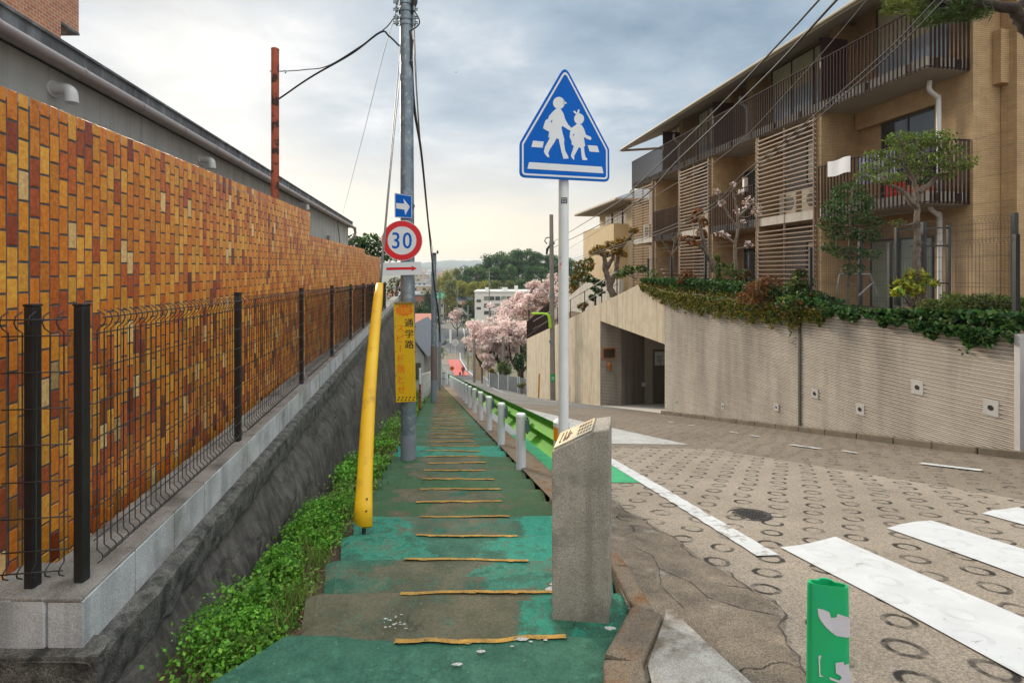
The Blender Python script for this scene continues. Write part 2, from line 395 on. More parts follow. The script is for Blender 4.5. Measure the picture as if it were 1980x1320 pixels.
def m_white(name='road_white', lo=.60, hi=.68, base=(.56, .56, .575)):
    g = G(name); rg = ringf(g, g.pos(), (.127, .23), (.216, -.17), .066, .016, .14)
    c = g.mix(g.ramp(g.noise(5., detail=7.), (.35, 0.), (.7, 1.)), tuple(q*.86 for q in base), base)
    wear = g.ramp(g.noise(6.5, detail=10., rough=.8, dist=.4), (lo, 0.), (hi, .9))
    c = g.mix(wear, c, (.20, .165, .13))
    c = g.mix(g.ramp(g.noise(26., detail=9., rough=.8), (.61, 0.), (.66, .8)), c, (.23, .20, .175))
    c = g.mix(g.math('MULTIPLY', rg, .16), c, (.2, .19, .18))
    return g.out(c, .75, g.bump(g.math('SUBTRACT', g.noise(110., detail=5.), g.math('MULTIPLY', rg, .8)), .4, .006))
M['rwhite'] = m_white(); M['rwhite2'] = m_white('road_white_worn', .52, .59)
M['rgreen'] = plain('road_green', (.015, .24, .095), (.03, .36, .15), 5, .7, .3, 110, .005, speck=.3)
M['rred'] = plain('road_red', (.40, .06, .055), (.50, .09, .08), 2, .8, .2)
M['iron'] = plain('manhole_iron', (.018, .016, .016), (.045, .04, .038), 30, .7, .8, 45, .012)
M['kerb'] = plain('kerb_concrete', (.135, .105, .075), (.22, .18, .135), 4, .9, .4, 70, .008, speck=.4, stain=(.085, .068, .05), st_scale=2)
M['galv'] = plain('galvanised_steel', (.15, .19, .235), (.255, .305, .355), 7, .45, .12, 40, metal=.35, stain=(.33, .36, .39), st_scale=14, st_lo=.55, st_hi=.6)
M['polebase'] = plain('grey_pole_sleeve', (.21, .23, .28), (.25, .27, .32), 9, .5, .1)
M['white'] = plain('white_paint', (.64, .64, .66), (.74, .74, .76), 5, .45, .06, stain=(.47, .45, .43), st_scale=9, st_lo=.6, st_hi=.8)
M['postwhite'] = plain('white_post', (.66, .65, .71), (.74, .73, .79), 5, .5, .06, stain=(.40, .39, .42), st_scale=9, st_lo=.6, st_hi=.8)
M['signwhite'] = plain('sign_white', (.66, .67, .72), (.71, .72, .77), 4, .4, 0)
M['signblue'] = plain('sign_blue', (.0, .10, .47), (.001, .115, .52), 3, .55, 0, spec=.15)
M['signred'] = plain('sign_red', (.62, .006, .012), (.70, .010, .018), 3, .38, 0)
M['signyel'] = plain('sign_yellow', (.70, .40, .002), (.78, .46, .004), 3, .5, 0, stain=(.62, .34, .01), st_scale=5)
M['signor'] = plain('sign_orange', (.74, .15, .004), (.80, .18, .006), 3, .5, 0)
M['ink'] = plain('sign_black', (.012, .010, .008), (.02, .018, .016), 3, .5, 0)
M['tubeyel'] = plain('yellow_plastic', (.74, .40, .008), (.84, .50, .012), 2.5, .45, .1, stain=(.52, .27, .02), st_scale=7, st_lo=.54, st_hi=.72)
M['tubeblk'] = plain('black_plastic', (.012, .012, .013), None, 9, .5, 0)
M['railgrn'] = plain('green_rail_paint', (.085, .36, .016), (.13, .48, .026), 3, .6, .03, stain=(.02, .12, .02), st_scale=3, st_lo=.58, st_hi=.8, spec=.12)
M['rust'] = plain('rusty_red_paint', (.34, .065, .03), (.44, .10, .05), 6, .75, .4, 60, stain=(.055, .018, .012), st_scale=7, st_lo=.52, st_hi=.57)
M['monument'] = plain('weathered_granite', (.29, .25, .21), (.38, .335, .285), 6, .88, .4, 90, .006, streak=(.13, .112, .095), stain=(.18, .155, .13), st_scale=5, speck=.28)
M['bronze'] = plain('bronze_plaque', (.42, .33, .20), (.58, .47, .32), 9, .45, .2, 60, metal=.45, stain=(.16, .19, .20), st_scale=5, st_lo=.45, st_hi=.62)
M['bronzed'] = plain('bronze_relief', (.13, .085, .05), (.2, .14, .08), 20, .5, 0, metal=.3)
M['delin'] = plain('green_rubber', (.004, .34, .11), (.008, .42, .15), 3, .5, .1, stain=(.004, .38, .19), st_scale=7, st_lo=.48, st_hi=.7)
M['reflect'] = plain('grey_reflective_tape', (.50, .47, .53), (.60, .57, .63), 8, .5, .1)
M['orange'] = plain('orange_tape', (.72, .24, .008), None, 6, .45, 0)
def m_tile(name, c1, c2, dc, h=.045, L=.23, rough=.75):
    g = G(name); x, y, z = g.sep(g.pos())
    hz = g.math('ADD', g.math('MULTIPLY', x, .72), y)
    v = g.n('ShaderNodeCombineXYZ', X=hz, Y=z, Z=0.)
    bt = g.t.nodes.new('ShaderNodeTexBrick'); g.set(bt.inputs['Vector'], v); g.set(bt.inputs['Color1'], c1); g.set(bt.inputs['Color2'], c2); g.set(bt.inputs['Mortar'], dc)
    for k, q in (('Scale', 1.), ('Mortar Size', .006), ('Brick Width', L), ('Row Height', h), ('Bias', -.1)): bt.inputs[k].default_value = q
    c = g.mix(.3, bt.outputs[0], g.ramp(g.noise(3., detail=7.), (.3, .2), (.7, .8)), 'OVERLAY')
    return g.out(c, rough, g.bump(g.math('SUBTRACT', 1., bt.outputs[1]), .4, .006))
M['tan'] = m_tile('tan_tile', (.46, .30, .155), (.40, .255, .135), (.29, .19, .10))
M['towertile'] = m_tile('orange_tile_small', (.52, .20, .09), (.40, .13, .07), (.55, .42, .32), .06, .12)
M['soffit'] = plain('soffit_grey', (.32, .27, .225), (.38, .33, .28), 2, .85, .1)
M['slabedge'] = plain('slab_edge', (.40, .35, .30), (.47, .42, .36), 3, .8, .1, streak=(.25, .21, .18))
M['eave'] = plain('eave_trim', (.40, .34, .25), (.46, .40, .30), 3, .6, .05)
M['roofgrey'] = plain('roof_sheet', (.17, .185, .21), (.23, .25, .28), 3, .5, .1)
M['railbr'] = plain('brown_rail', (.030, .015, .014), (.048, .026, .022), 8, .7, .03, spec=.15)
M['slat'] = plain('bronze_slat', (.22, .15, .11), (.29, .20, .145), 8, .55, .03, spec=.2)
M['panelbr'] = plain('dark_panel', (.045, .02, .022), (.06, .03, .03), 3, .5, .03)
M['frame'] = plain('window_frame', (.05, .042, .038), (.07, .06, .055), 8, .4, .02)
M['greywall'] = plain('grey_render', (.25, .21, .185), (.31, .27, .24), 3, .85, .1)
M['ac'] = plain('ac_casing', (.44, .36, .26), (.50, .42, .31), 3, .5, .04)
M['pvc'] = plain('pale_pipe', (.60, .57, .56), (.68, .65, .64), 3, .4, .03)
M['cream'] = plain('cream_render', (.50, .36, .20), (.57, .42, .25), 1.2, .85, .08)
M['pale'] = plain('pale_concrete', (.46, .41, .35), (.56, .51, .44), 2, .9, .2, streak=(.3, .26, .22))
def m_glass(name, c, c2, rough=.06):
    g = G(name); f = g.ramp(g.noise(.9, detail=2.), (.35, 0.), (.65, 1.))
    return g.out(g.mix(f, c, c2), rough, None, 0., .7)
M['glass'] = m_glass('window_glass', (.03, .034, .036), (.07, .078, .08))
M['curtain'] = m_glass('curtained_glass', (.20, .23, .17), (.30, .33, .25), .12)
M['blind'] = m_glass('blind_behind_glass', (.56, .55, .38), (.68, .66, .50), .15)
M['skyglass'] = m_glass('bright_glass', (.30, .38, .45), (.50, .57, .60), .08)
M['warmglass'] = m_glass('warm_glass', (.55, .42, .28), (.70, .58, .42), .1)
def m_rib(name, c1, c2, pitch=.062, deep=1., grey=False):
    g = G(name); x, y, z = g.sep(g.pos())
    zz = g.math('MULTIPLY', z, 1/pitch); f = g.math('FRACT', zz)
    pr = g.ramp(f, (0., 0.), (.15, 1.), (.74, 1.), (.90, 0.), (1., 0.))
    c = g.mix(g.ramp(g.noise(1.6, detail=8., rough=.65), (.3, 0.), (.7, 1.)), c1, c2)
    st = g.ramp(g.noise(1., g.mapv(g.pos(), (1.9, 1.9, .22)), 7., .6), (.47, 0.), (.72, .8))
    c = g.mix(st, c, tuple(q*.52 for q in c1))
    c = g.mix(.16, c, g.ramp(g.noise(70., detail=5.), (.3, .15), (.7, .85)), 'OVERLAY')
    c = g.mix(g.math('MULTIPLY', g.math('SUBTRACT', 1., pr), .9*deep), c, tuple(q*.26 for q in c1))  # shade of the grooves painted into the concrete colour
    return g.out(c, .88, g.bump(g.math('ADD', g.math('MULTIPLY', pr, 1.), g.math('MULTIPLY', g.noise(45., detail=6.), .12)), .4*deep, .02), 0., .25)
M['rib'] = m_rib('ribbed_concrete', (.53, .462, .40), (.65, .578, .51))
M['ribdark'] = m_rib('ribbed_concrete_grey', (.48, .42, .37), (.58, .52, .46))
M['smooth'] = plain('board_marked_concrete', (.52, .42, .30), (.64, .53, .395), 2.2, .9, .25, 50, .01, streak=(.20, .155, .11), speck=.2)
M['dimwall'] = plain('dim_concrete', (.46, .42, .37), (.54, .49, .44), 2, .9, .2, 50)
M['door'] = plain('grey_door', (.17, .15, .14), (.19, .17, .16), 2, .6, .02)
M['fascia'] = plain('stained_fascia', (.085, .088, .095), (.155, .16, .17), 5, .85, .3, 40, .01, streak=(.33, .34, .36), stain=(.045, .045, .05), st_scale=2.5)
M['gutter'] = plain('brown_gutter', (.235, .185, .175), (.29, .235, .22), 4, .38, .05)
M['render'] = plain('house_render', (.42, .40, .37), (.52, .50, .47), 2, .85, .1, streak=(.27, .25, .23))
M['bark'] = plain('grey_bark', (.125, .088, .065), (.24, .185, .145), 9, .9, .9, 30, .03, stain=(.06, .045, .035), st_scale=5)
M['darkbark'] = plain('dark_bark', (.028, .018, .015), (.06, .04, .03), 9, .95, .9, 25, .03)
M['soil'] = plain('dry_soil', (.075, .05, .034), (.16, .105, .07), 6, 1., .9, 40, .03, speck=.6)
M['cable'] = plain('black_cable', (.02, .021, .024), None, 4, .6, 0)
M['wiregrey'] = plain('grey_strand', (.14, .135, .13), None, 4, .5, 0, metal=.4)
M['concpole'] = plain('concrete_pole', (.205, .18, .155), (.27, .24, .21), 3, .9, .2, 40)
M['lime'] = plain('lime_lamp', (.36, .62, .02), None, 4, .4, 0)
M['ggreen'] = plain('notice_green', (.01, .27, .07), None, 4, .5, 0)
M['earth'] = plain('ground_earth', (.085, .085, .045), (.14, .125, .07), .6, 1., .4, 3, .1, stain=(.16, .12, .08), st_scale=.35)
M['hill'] = plain('wooded_hill', (.030, .046, .032), (.058, .075, .042), .02, 1., 0)
M['grass'] = attrmat('grass_blade', .7, 0, var=0., trans=.3, spec=.2)
M['fgrey'] = plain('grey_fence_panel', (.22, .215, .215), (.28, .275, .27), 2, .6, .03)
M['blue'] = plain('blue_car_paint', (.012, .06, .26), None, 3, .3, 0)
M['tyre'] = plain('tyre_rubber', (.015, .015, .015), None, 9, .8, 0)
M['skin'] = plain('skin', (.45, .27, .19), None, 9, .6, 0)
M['redcoat'] = plain('rust_red_coat', (.22, .035, .028), (.28, .05, .04), 9, .8, .1)
M['darkcloth'] = plain('dark_cloth', (.018, .017, .022), None, 9, .85, 0)
M['mirror'] = plain('dull_mirror', (.10, .075, .055), (.14, .11, .08), 4, .12, 0, metal=.6)
M['mirror2'] = plain('sky_mirror', (.60, .64, .66), None, 4, .12, 0, metal=.5)
M['morange'] = plain('faded_orange', (.44, .13, .035), (.50, .17, .06), 6, .6, .1, stain=(.22, .07, .03), st_scale=9)
M['terra'] = plain('terracotta', (.40, .10, .045), (.48, .14, .07), 5, .8, .1)
M['redbox'] = plain('red_plastic', (.45, .015, .015), None, 5, .5, 0)
M['cloth'] = plain('pale_cloth', (.66, .64, .66), (.72, .70, .72), 3, .9, .1)
M['clothv'] = plain('lilac_cloth', (.30, .27, .45), (.38, .35, .52), 3, .9, .1)
M['haze'] = None
# ------------------------------------------------------------------ ground profile
_py = [-60, -20, -8, 0, 33, 45, 60, 84, 100, 120, 140, 165, 264, 420, 500, 3000, 6000]
_pz = [1.3, 1.1, .9, .415, -5.6, -7.7, -10.6, -15.2, -17.2, -18.6, -17.6, -16.8, -17.0, -16.5, -16, 26, 30]
def prof(y): return float(np.interp(y, _py, _pz))
def xs_r(y): return float(np.interp(y, [-6, 1.2, 2.0, 2.44, 3.2, 33, 40], [.25, .25, .36, .57, .59, -4.48, -5.2]))   # stair right edge
def xs_l(y): return float(np.interp(y, [-6, 1.5, 2.0, 2.28, 33, 40], [-2.2, -1.7, -1.18, -.99, -4.98, -5.9])) - (.0 if y < 2.3 else .0)
def x_wall(y): return 8.41-.21*y
def x_rail(y): return .15-.15*(y-6.02)
def RZ(x, y):
    e = -.027*max(0, min(y, 35)-5)*(1 if y < 35 else max(0, 1-(y-35)/30))
    t = (x-x_rail(y))/max(2., x_wall(y)-x_rail(y))
    return prof(y)+e*max(0, min(1.15, t))
def bump2(x, y, cx, cy, sx, sy): return math.exp(-((x-cx)/sx)**2-((y-cy)/sy)**2)
def T(x, y):
    z = prof(y)
    if y < 70:
        k = 1 if y < 45 else (70-y)/25
        z -= .55*k
        if y > 12:
            q = xs_l(min(y, 33))-2.5-x
            z -= 1.6*k*max(0, min(1, q/4))*min(1, (y-12)/8)
        if y > 8:
            z += -.027*max(0, min(y, 35)-5)*k*max(0, min(1.15, (x-x_rail(y))/6))
    z += 15.*bump2(x, y, 12, 215, 21, 50)+8*bump2(x, y, 60, 130, 30, 60)
    z += 2.5*bump2(x, y, 22, 62, 12, 22)
    return z
def strip(mb, ys, xl, xr, zf, dz=0., nx=6):
    fl = xl if callable(xl) else (lambda y: xl); fr = xr if callable(xr) else (lambda y: xr)
    def pt(u, v):
        k = v*(len(ys)-1); i = min(int(k+1e-6), len(ys)-2); y = ys[i]+(ys[i+1]-ys[i])*(k-i)
        a, b = fl(y), fr(y); x = a+(b-a)*u
        return (x, y, zf(x, y)+dz)
    mb.grid(pt, nx, len(ys)-1); return mb

# ------------------------------------------------------------------ ground, hills
gx = np.concatenate([-np.geomspace(4500, 60, 16), np.linspace(-50, 60, 45), np.geomspace(70, 4500, 16)])
gy = np.concatenate([np.linspace(-40, 130, 86), np.geomspace(135, 5200, 42)])
V = [(x, y, T(x, y)) for y in gy for x in gx]; nx = len(gx)
# the ground stays below the sheltered gardens and the deck at the viewer's feet
F = [(j*nx+i, j*nx+i+1, (j+1)*nx+i+1, (j+1)*nx+i) for j in range(len(gy)-1) for i in range(nx-1)]
kind(arr_mesh('ground', V, F, M['earth']), 'structure')
def hillmesh(name, d0, hs, seed, wid, depth):
    b = MB(); r = random.Random(seed); ph = [r.uniform(0, 6) for _ in range(8)]
    def f(u, v):
        x = -wid+2*wid*u; base = T(x, d0+depth*v)-6
        h = hs*(1+.20*math.sin(x/420+ph[0])+.13*math.sin(x/190+ph[1])+.07*math.sin(x/71+ph[2])+.035*math.sin(x/31+ph[3])+.02*math.sin(x/13+ph[4]))
        return (x, d0+depth*v, base+h*math.sin(min(1, v*1.6)*math.pi/2)*(1 if v < .7 else (1-v)/.3*.5+.5))
    b.grid(f, 460, 8); return struct(b, name, M['hill'])
hillmesh('hills', 3300, 66, 3, 2600, 700)
hillmesh('hills', 2500, 26, 8, 2200, 400)

# ------------------------------------------------------------------ stairs
NS = 67; TR, RS = .463, .0843
def y_nose(k): return 2.28+TR*k
def jy(k, x): return (.6 if k else 1.)*(.006*math.sin(x*5.1+k*2.3)+.004*math.sin(x*13+k*5.7)+.0025*math.sin(x*31+k))*(1.5 if k == 0 else 1)
def wear(k, u):
    """(bare, teal, dark) of a tread at fraction u across"""
    r = random.Random(k*31+int(u*5))
    if k == 0: return (.12, .22, .10)
    if k == 1: return (.86, .15, .2) if u < .66 else (.12, .45, .1)
    if k == 2: return (.42, .40, .2) if u < .22 else ((.72, .4, 0) if u < .55 else (.40, .62, 0))
    if k == 3: return (.34, .58, 0) if u < .36 else ((.30, .46, .1) if u < .62 else (.18, .70, 0))
    if k == 4: return (.26, .55, .1) if u < .25 else ((.50, .35, .2) if u < .75 else (.15, .75, 0))
    v = .22*math.sin(k*2.4)+.12*math.sin(k*5.1)
    if k < 10: return ((.50+v, .05, .75-v) if .16 < u < .74 else (.16, .2, .8))
    if k in (11, 12): return (.35, .6, .3) if .2 < u < .75 else (.05, .95, 0)
    c = abs(u-.52)
    return (.72+v*.7 if c < .25 else .22+v*.5, .1+.2*r.random(), .65-v) if k < 24 else ((.95 if c < .24 else .12), .15, .75)
mb = MB(); NX = 28
def tread(k):
    y1 = y_nose(k); y0 = y_nose(k-1) if k else -6.; z = -RS*k
    rows = ([-6, -3, -1, 0, .8, 1.4, 1.8, 2.0, 2.15] if k == 0 else [y0, y0+.12, y0+.25, y0+.36])+[y1-.05, y1-.018, y1-.004]
    P3 = []
    for q, y in enumerate(rows+[y1, y1+.004]):
        fr_ = 0 if k == 0 else max(0, min(1, (y-y0)/TR)); a, b = xs_l(y)+(.035-.085*fr_ if k else 0), xs_r(y)+(-.03+.06*fr_ if k else 0)
        for i in range(NX+1):
            u = i/NX; x = a+(b-a)*u
            near = max(0, 1-(y1-y)/.3)
            yy = y+(jy(k, x)*near if not (k and q == 0) else jy(k-1, x)+.002)
            zz = z+.004*math.sin(x*4+k*1.7)+.003*math.sin(yy*9+x*7) - (.10*max(0, -u*8+.5)**2 if k else 0)
            if y > y1-.06: zz -= {y1-.05: .002, y1-.018: .008, y1-.004: .019}.get(y, .034 if y == y1 else RS+.03)
            if k == 0 and y < 1.6: zz += .0
            P3.append((x, yy, zz))
    n = len(rows)+2
    for j in range(n-1):
        for i in range(NX):
            A = j*(NX+1)+i; vj = .035*math.sin(P3[A][1]*23+k)+.02*math.sin(P3[A][1]*51); mb.cc = [wear(k, i/NX+vj), wear(k, (i+1)/NX+vj), wear(k, (i+1)/NX+vj*.8), wear(k, i/NX+vj*.8)]
            mb.add([P3[A], P3[A+1], P3[A+NX+2], P3[A+NX+1]], [(0, 1, 2, 3)])
    # left flank
    mb.cc = (.8, 0, .4)
    for j in range(n-2):
        p, q = P3[j*(NX+1)], P3[(j+1)*(NX+1)]
        mb.quad((p[0]-.03, p[1], p[2]-.45), (q[0]-.03, q[1], q[2]-.45), q, p)
for k in range(NS): tread(k)
mb.mi = 1; mb.cc = None
for k in range(NS):
    y1 = y_nose(k); xc = -.138-.136*(y1-2.28)+.02*math.sin(k*2.2); hw = .375+.02*math.sin(k*1.3); wd = .036+.006*math.sin(k*3.1)+(.012 if k > 4 else 0)
    if k == 1: hw += .06; xc += .05
    n = 64; pa = []; rs_ = random.Random(k+900)
    for i in range(n+1):
        x = xc-hw+2*hw*i/n; o = jy(k, x); jt = .004*math.sin(x*23+k*7)+.003*math.sin(x*57+k)+rs_.uniform(-.005, .004)
        zt = -RS*k+.004*math.sin(x*4+k*1.7)+.004
        pa.append([(x, y1+o-wd-.012-jt, zt+.0015), (x, y1+o-.05, zt+.002), (x, y1+o-.018, zt-.004), (x, y1+o-.003, zt-.014), (x, y1+o+.003, zt-.030)])
    for i in range(n):
        [mb.quad(pa[i][j], pa[i+1][j], pa[i+1][j+1], pa[i][j+1]) for j in range(4)]
# broken mortar patches on the second and third treads
mb.mi = 2
def blot(cx, cy, z, rx, ry, seed, n=22):
    r = random.Random(seed)
    pts = [(cx+rx*math.cos(t)*r.uniform(.6, 1.15), cy+ry*math.sin(t)*r.uniform(.6, 1.15), z) for t in [2*math.pi*i/n for i in range(n)]]
    mb.add(pts, [tuple(range(n))])
blot(.35, 2.87, -2*RS+.012, .16, .085, 4); blot(.22, 2.79, -2*RS+.011, .07, .035, 9); blot(.44, 2.98, -2*RS+.013, .10, .06, 5)
for i in range(16):
    blot(-.62+.12*rng.random()-.0, 2.42+.11*rng.random(), -RS+.0095, .004+.008*rng.random(), .003+.005*rng.random(), 40+i, 9)
for (px, py, s) in ((1010, 1238, .03), (1026, 1243, .012), (930, 1262, .02), (884, 1287, .022), (1055, 1240, .012), (1180, 1217, .03), (990, 1252, .01)):
    dd = 1.6*990/(py-530); blot((px-990)/990*dd, dd, .0085, s, s*.5, px, 11)
struct(mb, 'stair_path', [M['stair'], M['yel'], M['chip']], smooth=50)

# ------------------------------------------------------------------ road sheets
yy = list(np.concatenate([np.arange(-8, 8, .5), np.arange(8, 36, 1.), np.arange(36, 46, 1.5)]))
def x_rr(y): return 16. if y < 5 else (max(x_wall(y)+.25, 9-.0*y) if y < 7.2 else x_wall(y)+.4)
mb = MB(); strip(mb, [y for y in yy if y <= 20], xs_r, lambda y: (16 if y < 7.2 else x_wall(y)+.35), RZ, 0., 20)
struct(mb, 'road', M['ring2'])
def seam(y): return 2.8+(8.1-y)*.50
mb = MB(); strip(mb, list(np.arange(-8, 8.05, .46)), lambda y: max(xs_r(y)+.3, .8), seam, RZ, .004, 14); struct(mb, 'road', M['ring'])
mb = MB(); strip(mb, list(np.linspace(8.1, 19.3, 16)), lambda y: x_rail(y)+.08, lambda y: 2.8-.31*(y-8.1), RZ, .005, 8); struct(mb, 'road', M['speck'])
mb = MB(); strip(mb, [y for y in yy if y >= 18]+[46, 48], lambda y: xs_r(y)+.2, lambda y: x_wall(y)+.35 if y < 33 else x_wall(33)+.35+.25*(y-33)*(1 if y < 40 else 1-.35*(y-40)/2), RZ, .006, 10); struct(mb, 'road', M['asphalt'])
def xc_far(y): return float(np.interp(y, [30, 45, 60, 84, 120, 165, 264, 330, 420], [-1.0, -3.4, -5.4, -8.2, -13.9, -19, -33, -47, -66]))
ys_far = [45, 47, 50, 54, 58, 63, 68, 74, 80, 84, 88, 93, 98, 103, 108, 112, 114, 119, 120, 127, 133, 140, 160, 180, 200, 230, 270, 310, 360, 420]
mb = MB(); strip(mb, ys_far, lambda y: xc_far(y)-(2.75 if y < 130 else 4), lambda y: xc_far(y)+(2.75 if y < 130 else 4), T, .10, 8); struct(mb, 'road', M['asphalt'])
# pale ramp bands and red patches of the far road
mb = MB(); strip(mb, [108, 112, 120, 127], lambda y: xc_far(y)-2.7, lambda y: xc_far(y)+1.7, T, .15, 6); struct(mb, 'road', M['kerb'])
mb = MB(); strip(mb, [84, 88, 93, 98, 103, 108, 114, 119], lambda y: xc_far(y)-1.15, lambda y: xc_far(y)+1.35, T, .19, 5)
for a, b, s in ((215, 240, -1), (275, 295, 1)): strip(mb, [a, (a+b)/2, b], lambda y: xc_far(y)-3.6, lambda y: xc_far(y)+.3, T, .16, 3)
struct(mb, 'road_marking', M['rred'])
def ribbon(mb, pts, w, zf, dz, step=.4, jit=.012):
    pts = [Vector((*p, 0)) for p in pts]
    L = []
    for a, b in zip(pts, pts[1:]):
        n = max(1, int((b-a).length/step))
        L += [a.lerp(b, i/n) for i in range(n)]
    L.append(pts[-1]); ed = []
    for i, p in enumerate(L):
        t = (L[min(i+1, len(L)-1)]-L[max(i-1, 0)]).normalized(); nn = Vector((t.y, -t.x, 0))
        j = jit*(.6*math.sin(i*1.9)+.4*math.sin(i*4.3))
        ed.append([q for q in (p-nn*(w/2+j), p+nn*(w/2+j*.6))])
    for i in range(len(L)-1):
        mb.quad(*[(q.x, q.y, zf(q.x, q.y)+dz) for q in (ed[i][0], ed[i][1], ed[i+1][1], ed[i+1][0])])
# kerb-side green strip, white lines, zebra
mb = MB(); strip(mb, [5.25, 6, 7, 8, 9], lambda y: x_rail(y)+.25, lambda y: 1.24-.112*(y-6.4)-.05, RZ, .010, 4); struct(mb, 'road_marking', M['rgreen'])
mb = MB(); ribbon(mb, [(1.60, 3.2), (1.43, 4.8)], .145, RZ, .014, .06, .011); ribbon(mb, [(1.43, 4.81), (1.26, 6.38), (.72, 11.2), (-.2, 18.5), (-1.55, 28), (-2.6, 36), (-3.9, 44)], .15, RZ, .014)
ribbon(mb, [(5.46, 5.95), (5.14, 6.45)], .14, RZ, .014); ribbon(mb, [(4.66, 7.72), (4.45, 8.2)], .10, RZ, .014)
ribbon(mb, [(5.9, 5.1), (5.75, 5.4)], .12, RZ, .014)
for a in (7.3, 9.3, 9.9, 11.4, 12.3): ribbon(mb, [(x_wall(a)-1.95, a), (x_wall(a+.25)-1.95, a+.25)], .07, RZ, .014)
ribbon(mb, [(x_wall(21)-1.6, 21), (x_wall(26)-1.7, 26), (.0, 32), (-1.2, 38), (-2.2, 45)], .12, RZ, .016)
struct(mb, 'road_marking', M['rwhite2'])
mb = MB(); ribbon(mb, [(-2.2, 45), (-3.6, 52)], .12, T, .13); ribbon(mb, [(xc_far(y)+1.8, y) for y in (80, 84, 88, 93, 98, 103, 108, 114, 120, 127)], .22, T, .20, 2)
ribbon(mb, [(xc_far(y)+3.4, y) for y in (140, 160, 180, 200, 230, 260)], .3, T, .16, 6); ribbon(mb, [(xc_far(50)+1.2, 50), (xc_far(66)+2.2, 66)], .14, T, .14)
struct(mb, 'road_marking', M['rwhite'])
mb = MB()
def zebra(ax, ay, bx, by, y_end):
    dx = -.1385   # stripes run with the traffic
    pts = []
    for j in range(15):
        v = j/14
        for i in range(4):
            u = i/3; x0, y0 = ax+(bx-ax)*u, ay+(by-ay)*u; y = y0+(y_end-y0)*v; x = x0+dx*(y-y0)
            x += (.008*math.sin(y*17+i)+.005*math.sin(y*43)) if i in (0, 3) else 0
            pts.append((x, y+(.012*math.sin(x*29) if j == 0 else 0), RZ(x, y)+.012))
    mb.add(pts, [(j*4+i, j*4+i+4, j*4+i+5, j*4+i+1) for j in range(14) for i in range(3)])
zebra(1.756, 3.34, 2.238, 3.547, -1.2); zebra(2.746, 3.765, 3.22, 3.95, -.8); zebra(3.78, 4.13, 4.26, 4.33, -.4)
zebra(4.8, 4.55, 5.28, 4.75, 0); zebra(5.85, 4.95, 6.3, 5.15, .4)
struct(mb, 'road_marking', M['rwhite'])
# patched old concrete beside the kerb
mb = MB(); strip(mb, [-6, 0, 1.4, 2.05, 2.25, 2.45, 2.65, 2.84, 3.1, 3.52, 3.9, 4.2, 4.54, 4.9], lambda y: xs_r(y)+.02,
    lambda y: float(np.interp(y, [-6, 1.4, 2.05, 2.455, 2.84, 3.1, 3.52, 3.9, 4.54, 4.9], [1.2, 1.15, 1.12, 1.30, 1.27, 1.16, 1.11, 1.02, .88, .62]))+.02*math.sin(y*13), RZ, .011, 8)
struct(mb, 'pavement', M['apron'])
mb = MB(); by_ = [4.9, 4.54, 3.9, 3.52, 3.1, 2.84, 2.455, 2.05, 1.4, 0]; bx_ = [.62, .88, 1.02, 1.11, 1.16, 1.27, 1.30, 1.12, 1.15, 1.18]
ribbon(mb, [(a+.025*math.sin(b*13)+.012*math.sin(b*37), b) for a, b in zip(np.interp(-np.linspace(4.9, .5, 90), -np.array(by_), bx_), np.linspace(4.9, .5, 90))], .007, RZ, .0135, .05, .004)
ribbon(mb, [(.80, 3.35), (.88, 3.2), (.86, 3.0), (.98, 2.8), (1.0, 2.62), (1.12, 2.5), (1.27, 2.42)], .005, RZ, .0135, .04, .003); ribbon(mb, [(.86, 3.0), (.80, 2.75), (.84, 2.5)], .004, RZ, .0135, .04, .003)
struct(mb, 'pavement_crack', plain('crack_dark', (.05, .043, .037)))
mb = MB(); strip(mb, [-4, 0, 1., 1.6, 2.0, 2.2, 2.36, 2.46], lambda y: xs_r(y)+.17, lambda y: float(np.interp(y, [-4, 1.6, 2.0, 2.2, 2.36, 2.46], [1., .95, .86, .82, .79, .765]))+.006*math.sin(y*31), RZ, .026, 5)
struct(mb, 'pavement', M['slabw'])
# gutter slope between the stairs and the guard rail
mb = MB(); strip(mb, [4.5, 5, 6, 7, 8, 10, 12, 15, 18, 22, 26, 30, 33], lambda y: xs_r(y)-.01, lambda y: x_rail(y)+.26, lambda x, y: prof(y)+.012, .004, 3); struct(mb, 'pavement', M['kerbstone'])
# kerb stone on the stair's edge
def kerb(path, wdt, up, mat, name, zf, seg=.9, jit=.012):
    mb = MB(); acc = 0
    pts = [Vector((*p, 0)) for p in path]; L = []
    for a, b in zip(pts, pts[1:]):
        n = max(1, int((b-a).length/seg+.5)); L += [a.lerp(b, i/n) for i in range(n)]
    L.append(pts[-1])
    for a, b in zip(L, L[1:]):
        t = (b-a).normalized(); n = Vector((t.y, -t.x, 0)); a2, b2 = a+t*.004, b-t*.004
        q = [a2-n*wdt/2, a2+n*wdt/2, b2+n*wdt/2, b2-n*wdt/2]; j = lambda: rng.uniform(-jit, jit)
        jj = [j() for _ in q]
        mb.hexa([(p.x, p.y, zf(p.x, p.y)-.3) for p in q], [(p.x+n.x*(j2*.3)*(1 if i in (1, 2) else -1), p.y, zf(p.x, p.y)+up+j2*.4) for i, (p, j2) in enumerate(zip(q, jj))])
    return kind(mb.build(name, mat, bevel=.014), 'structure')
kerb([(.27, .6), (.36, 1.5), (.43, 2.0), (.64, 2.42)], .15, .05, M['kerbstone'], 'kerb', RZ, .55)
kerb([(.635, 2.45), (.635, 3.0), (.60, 3.3), (.38, 4.6)], .10, .03, M['kerbstone'], 'kerb', RZ, .6)
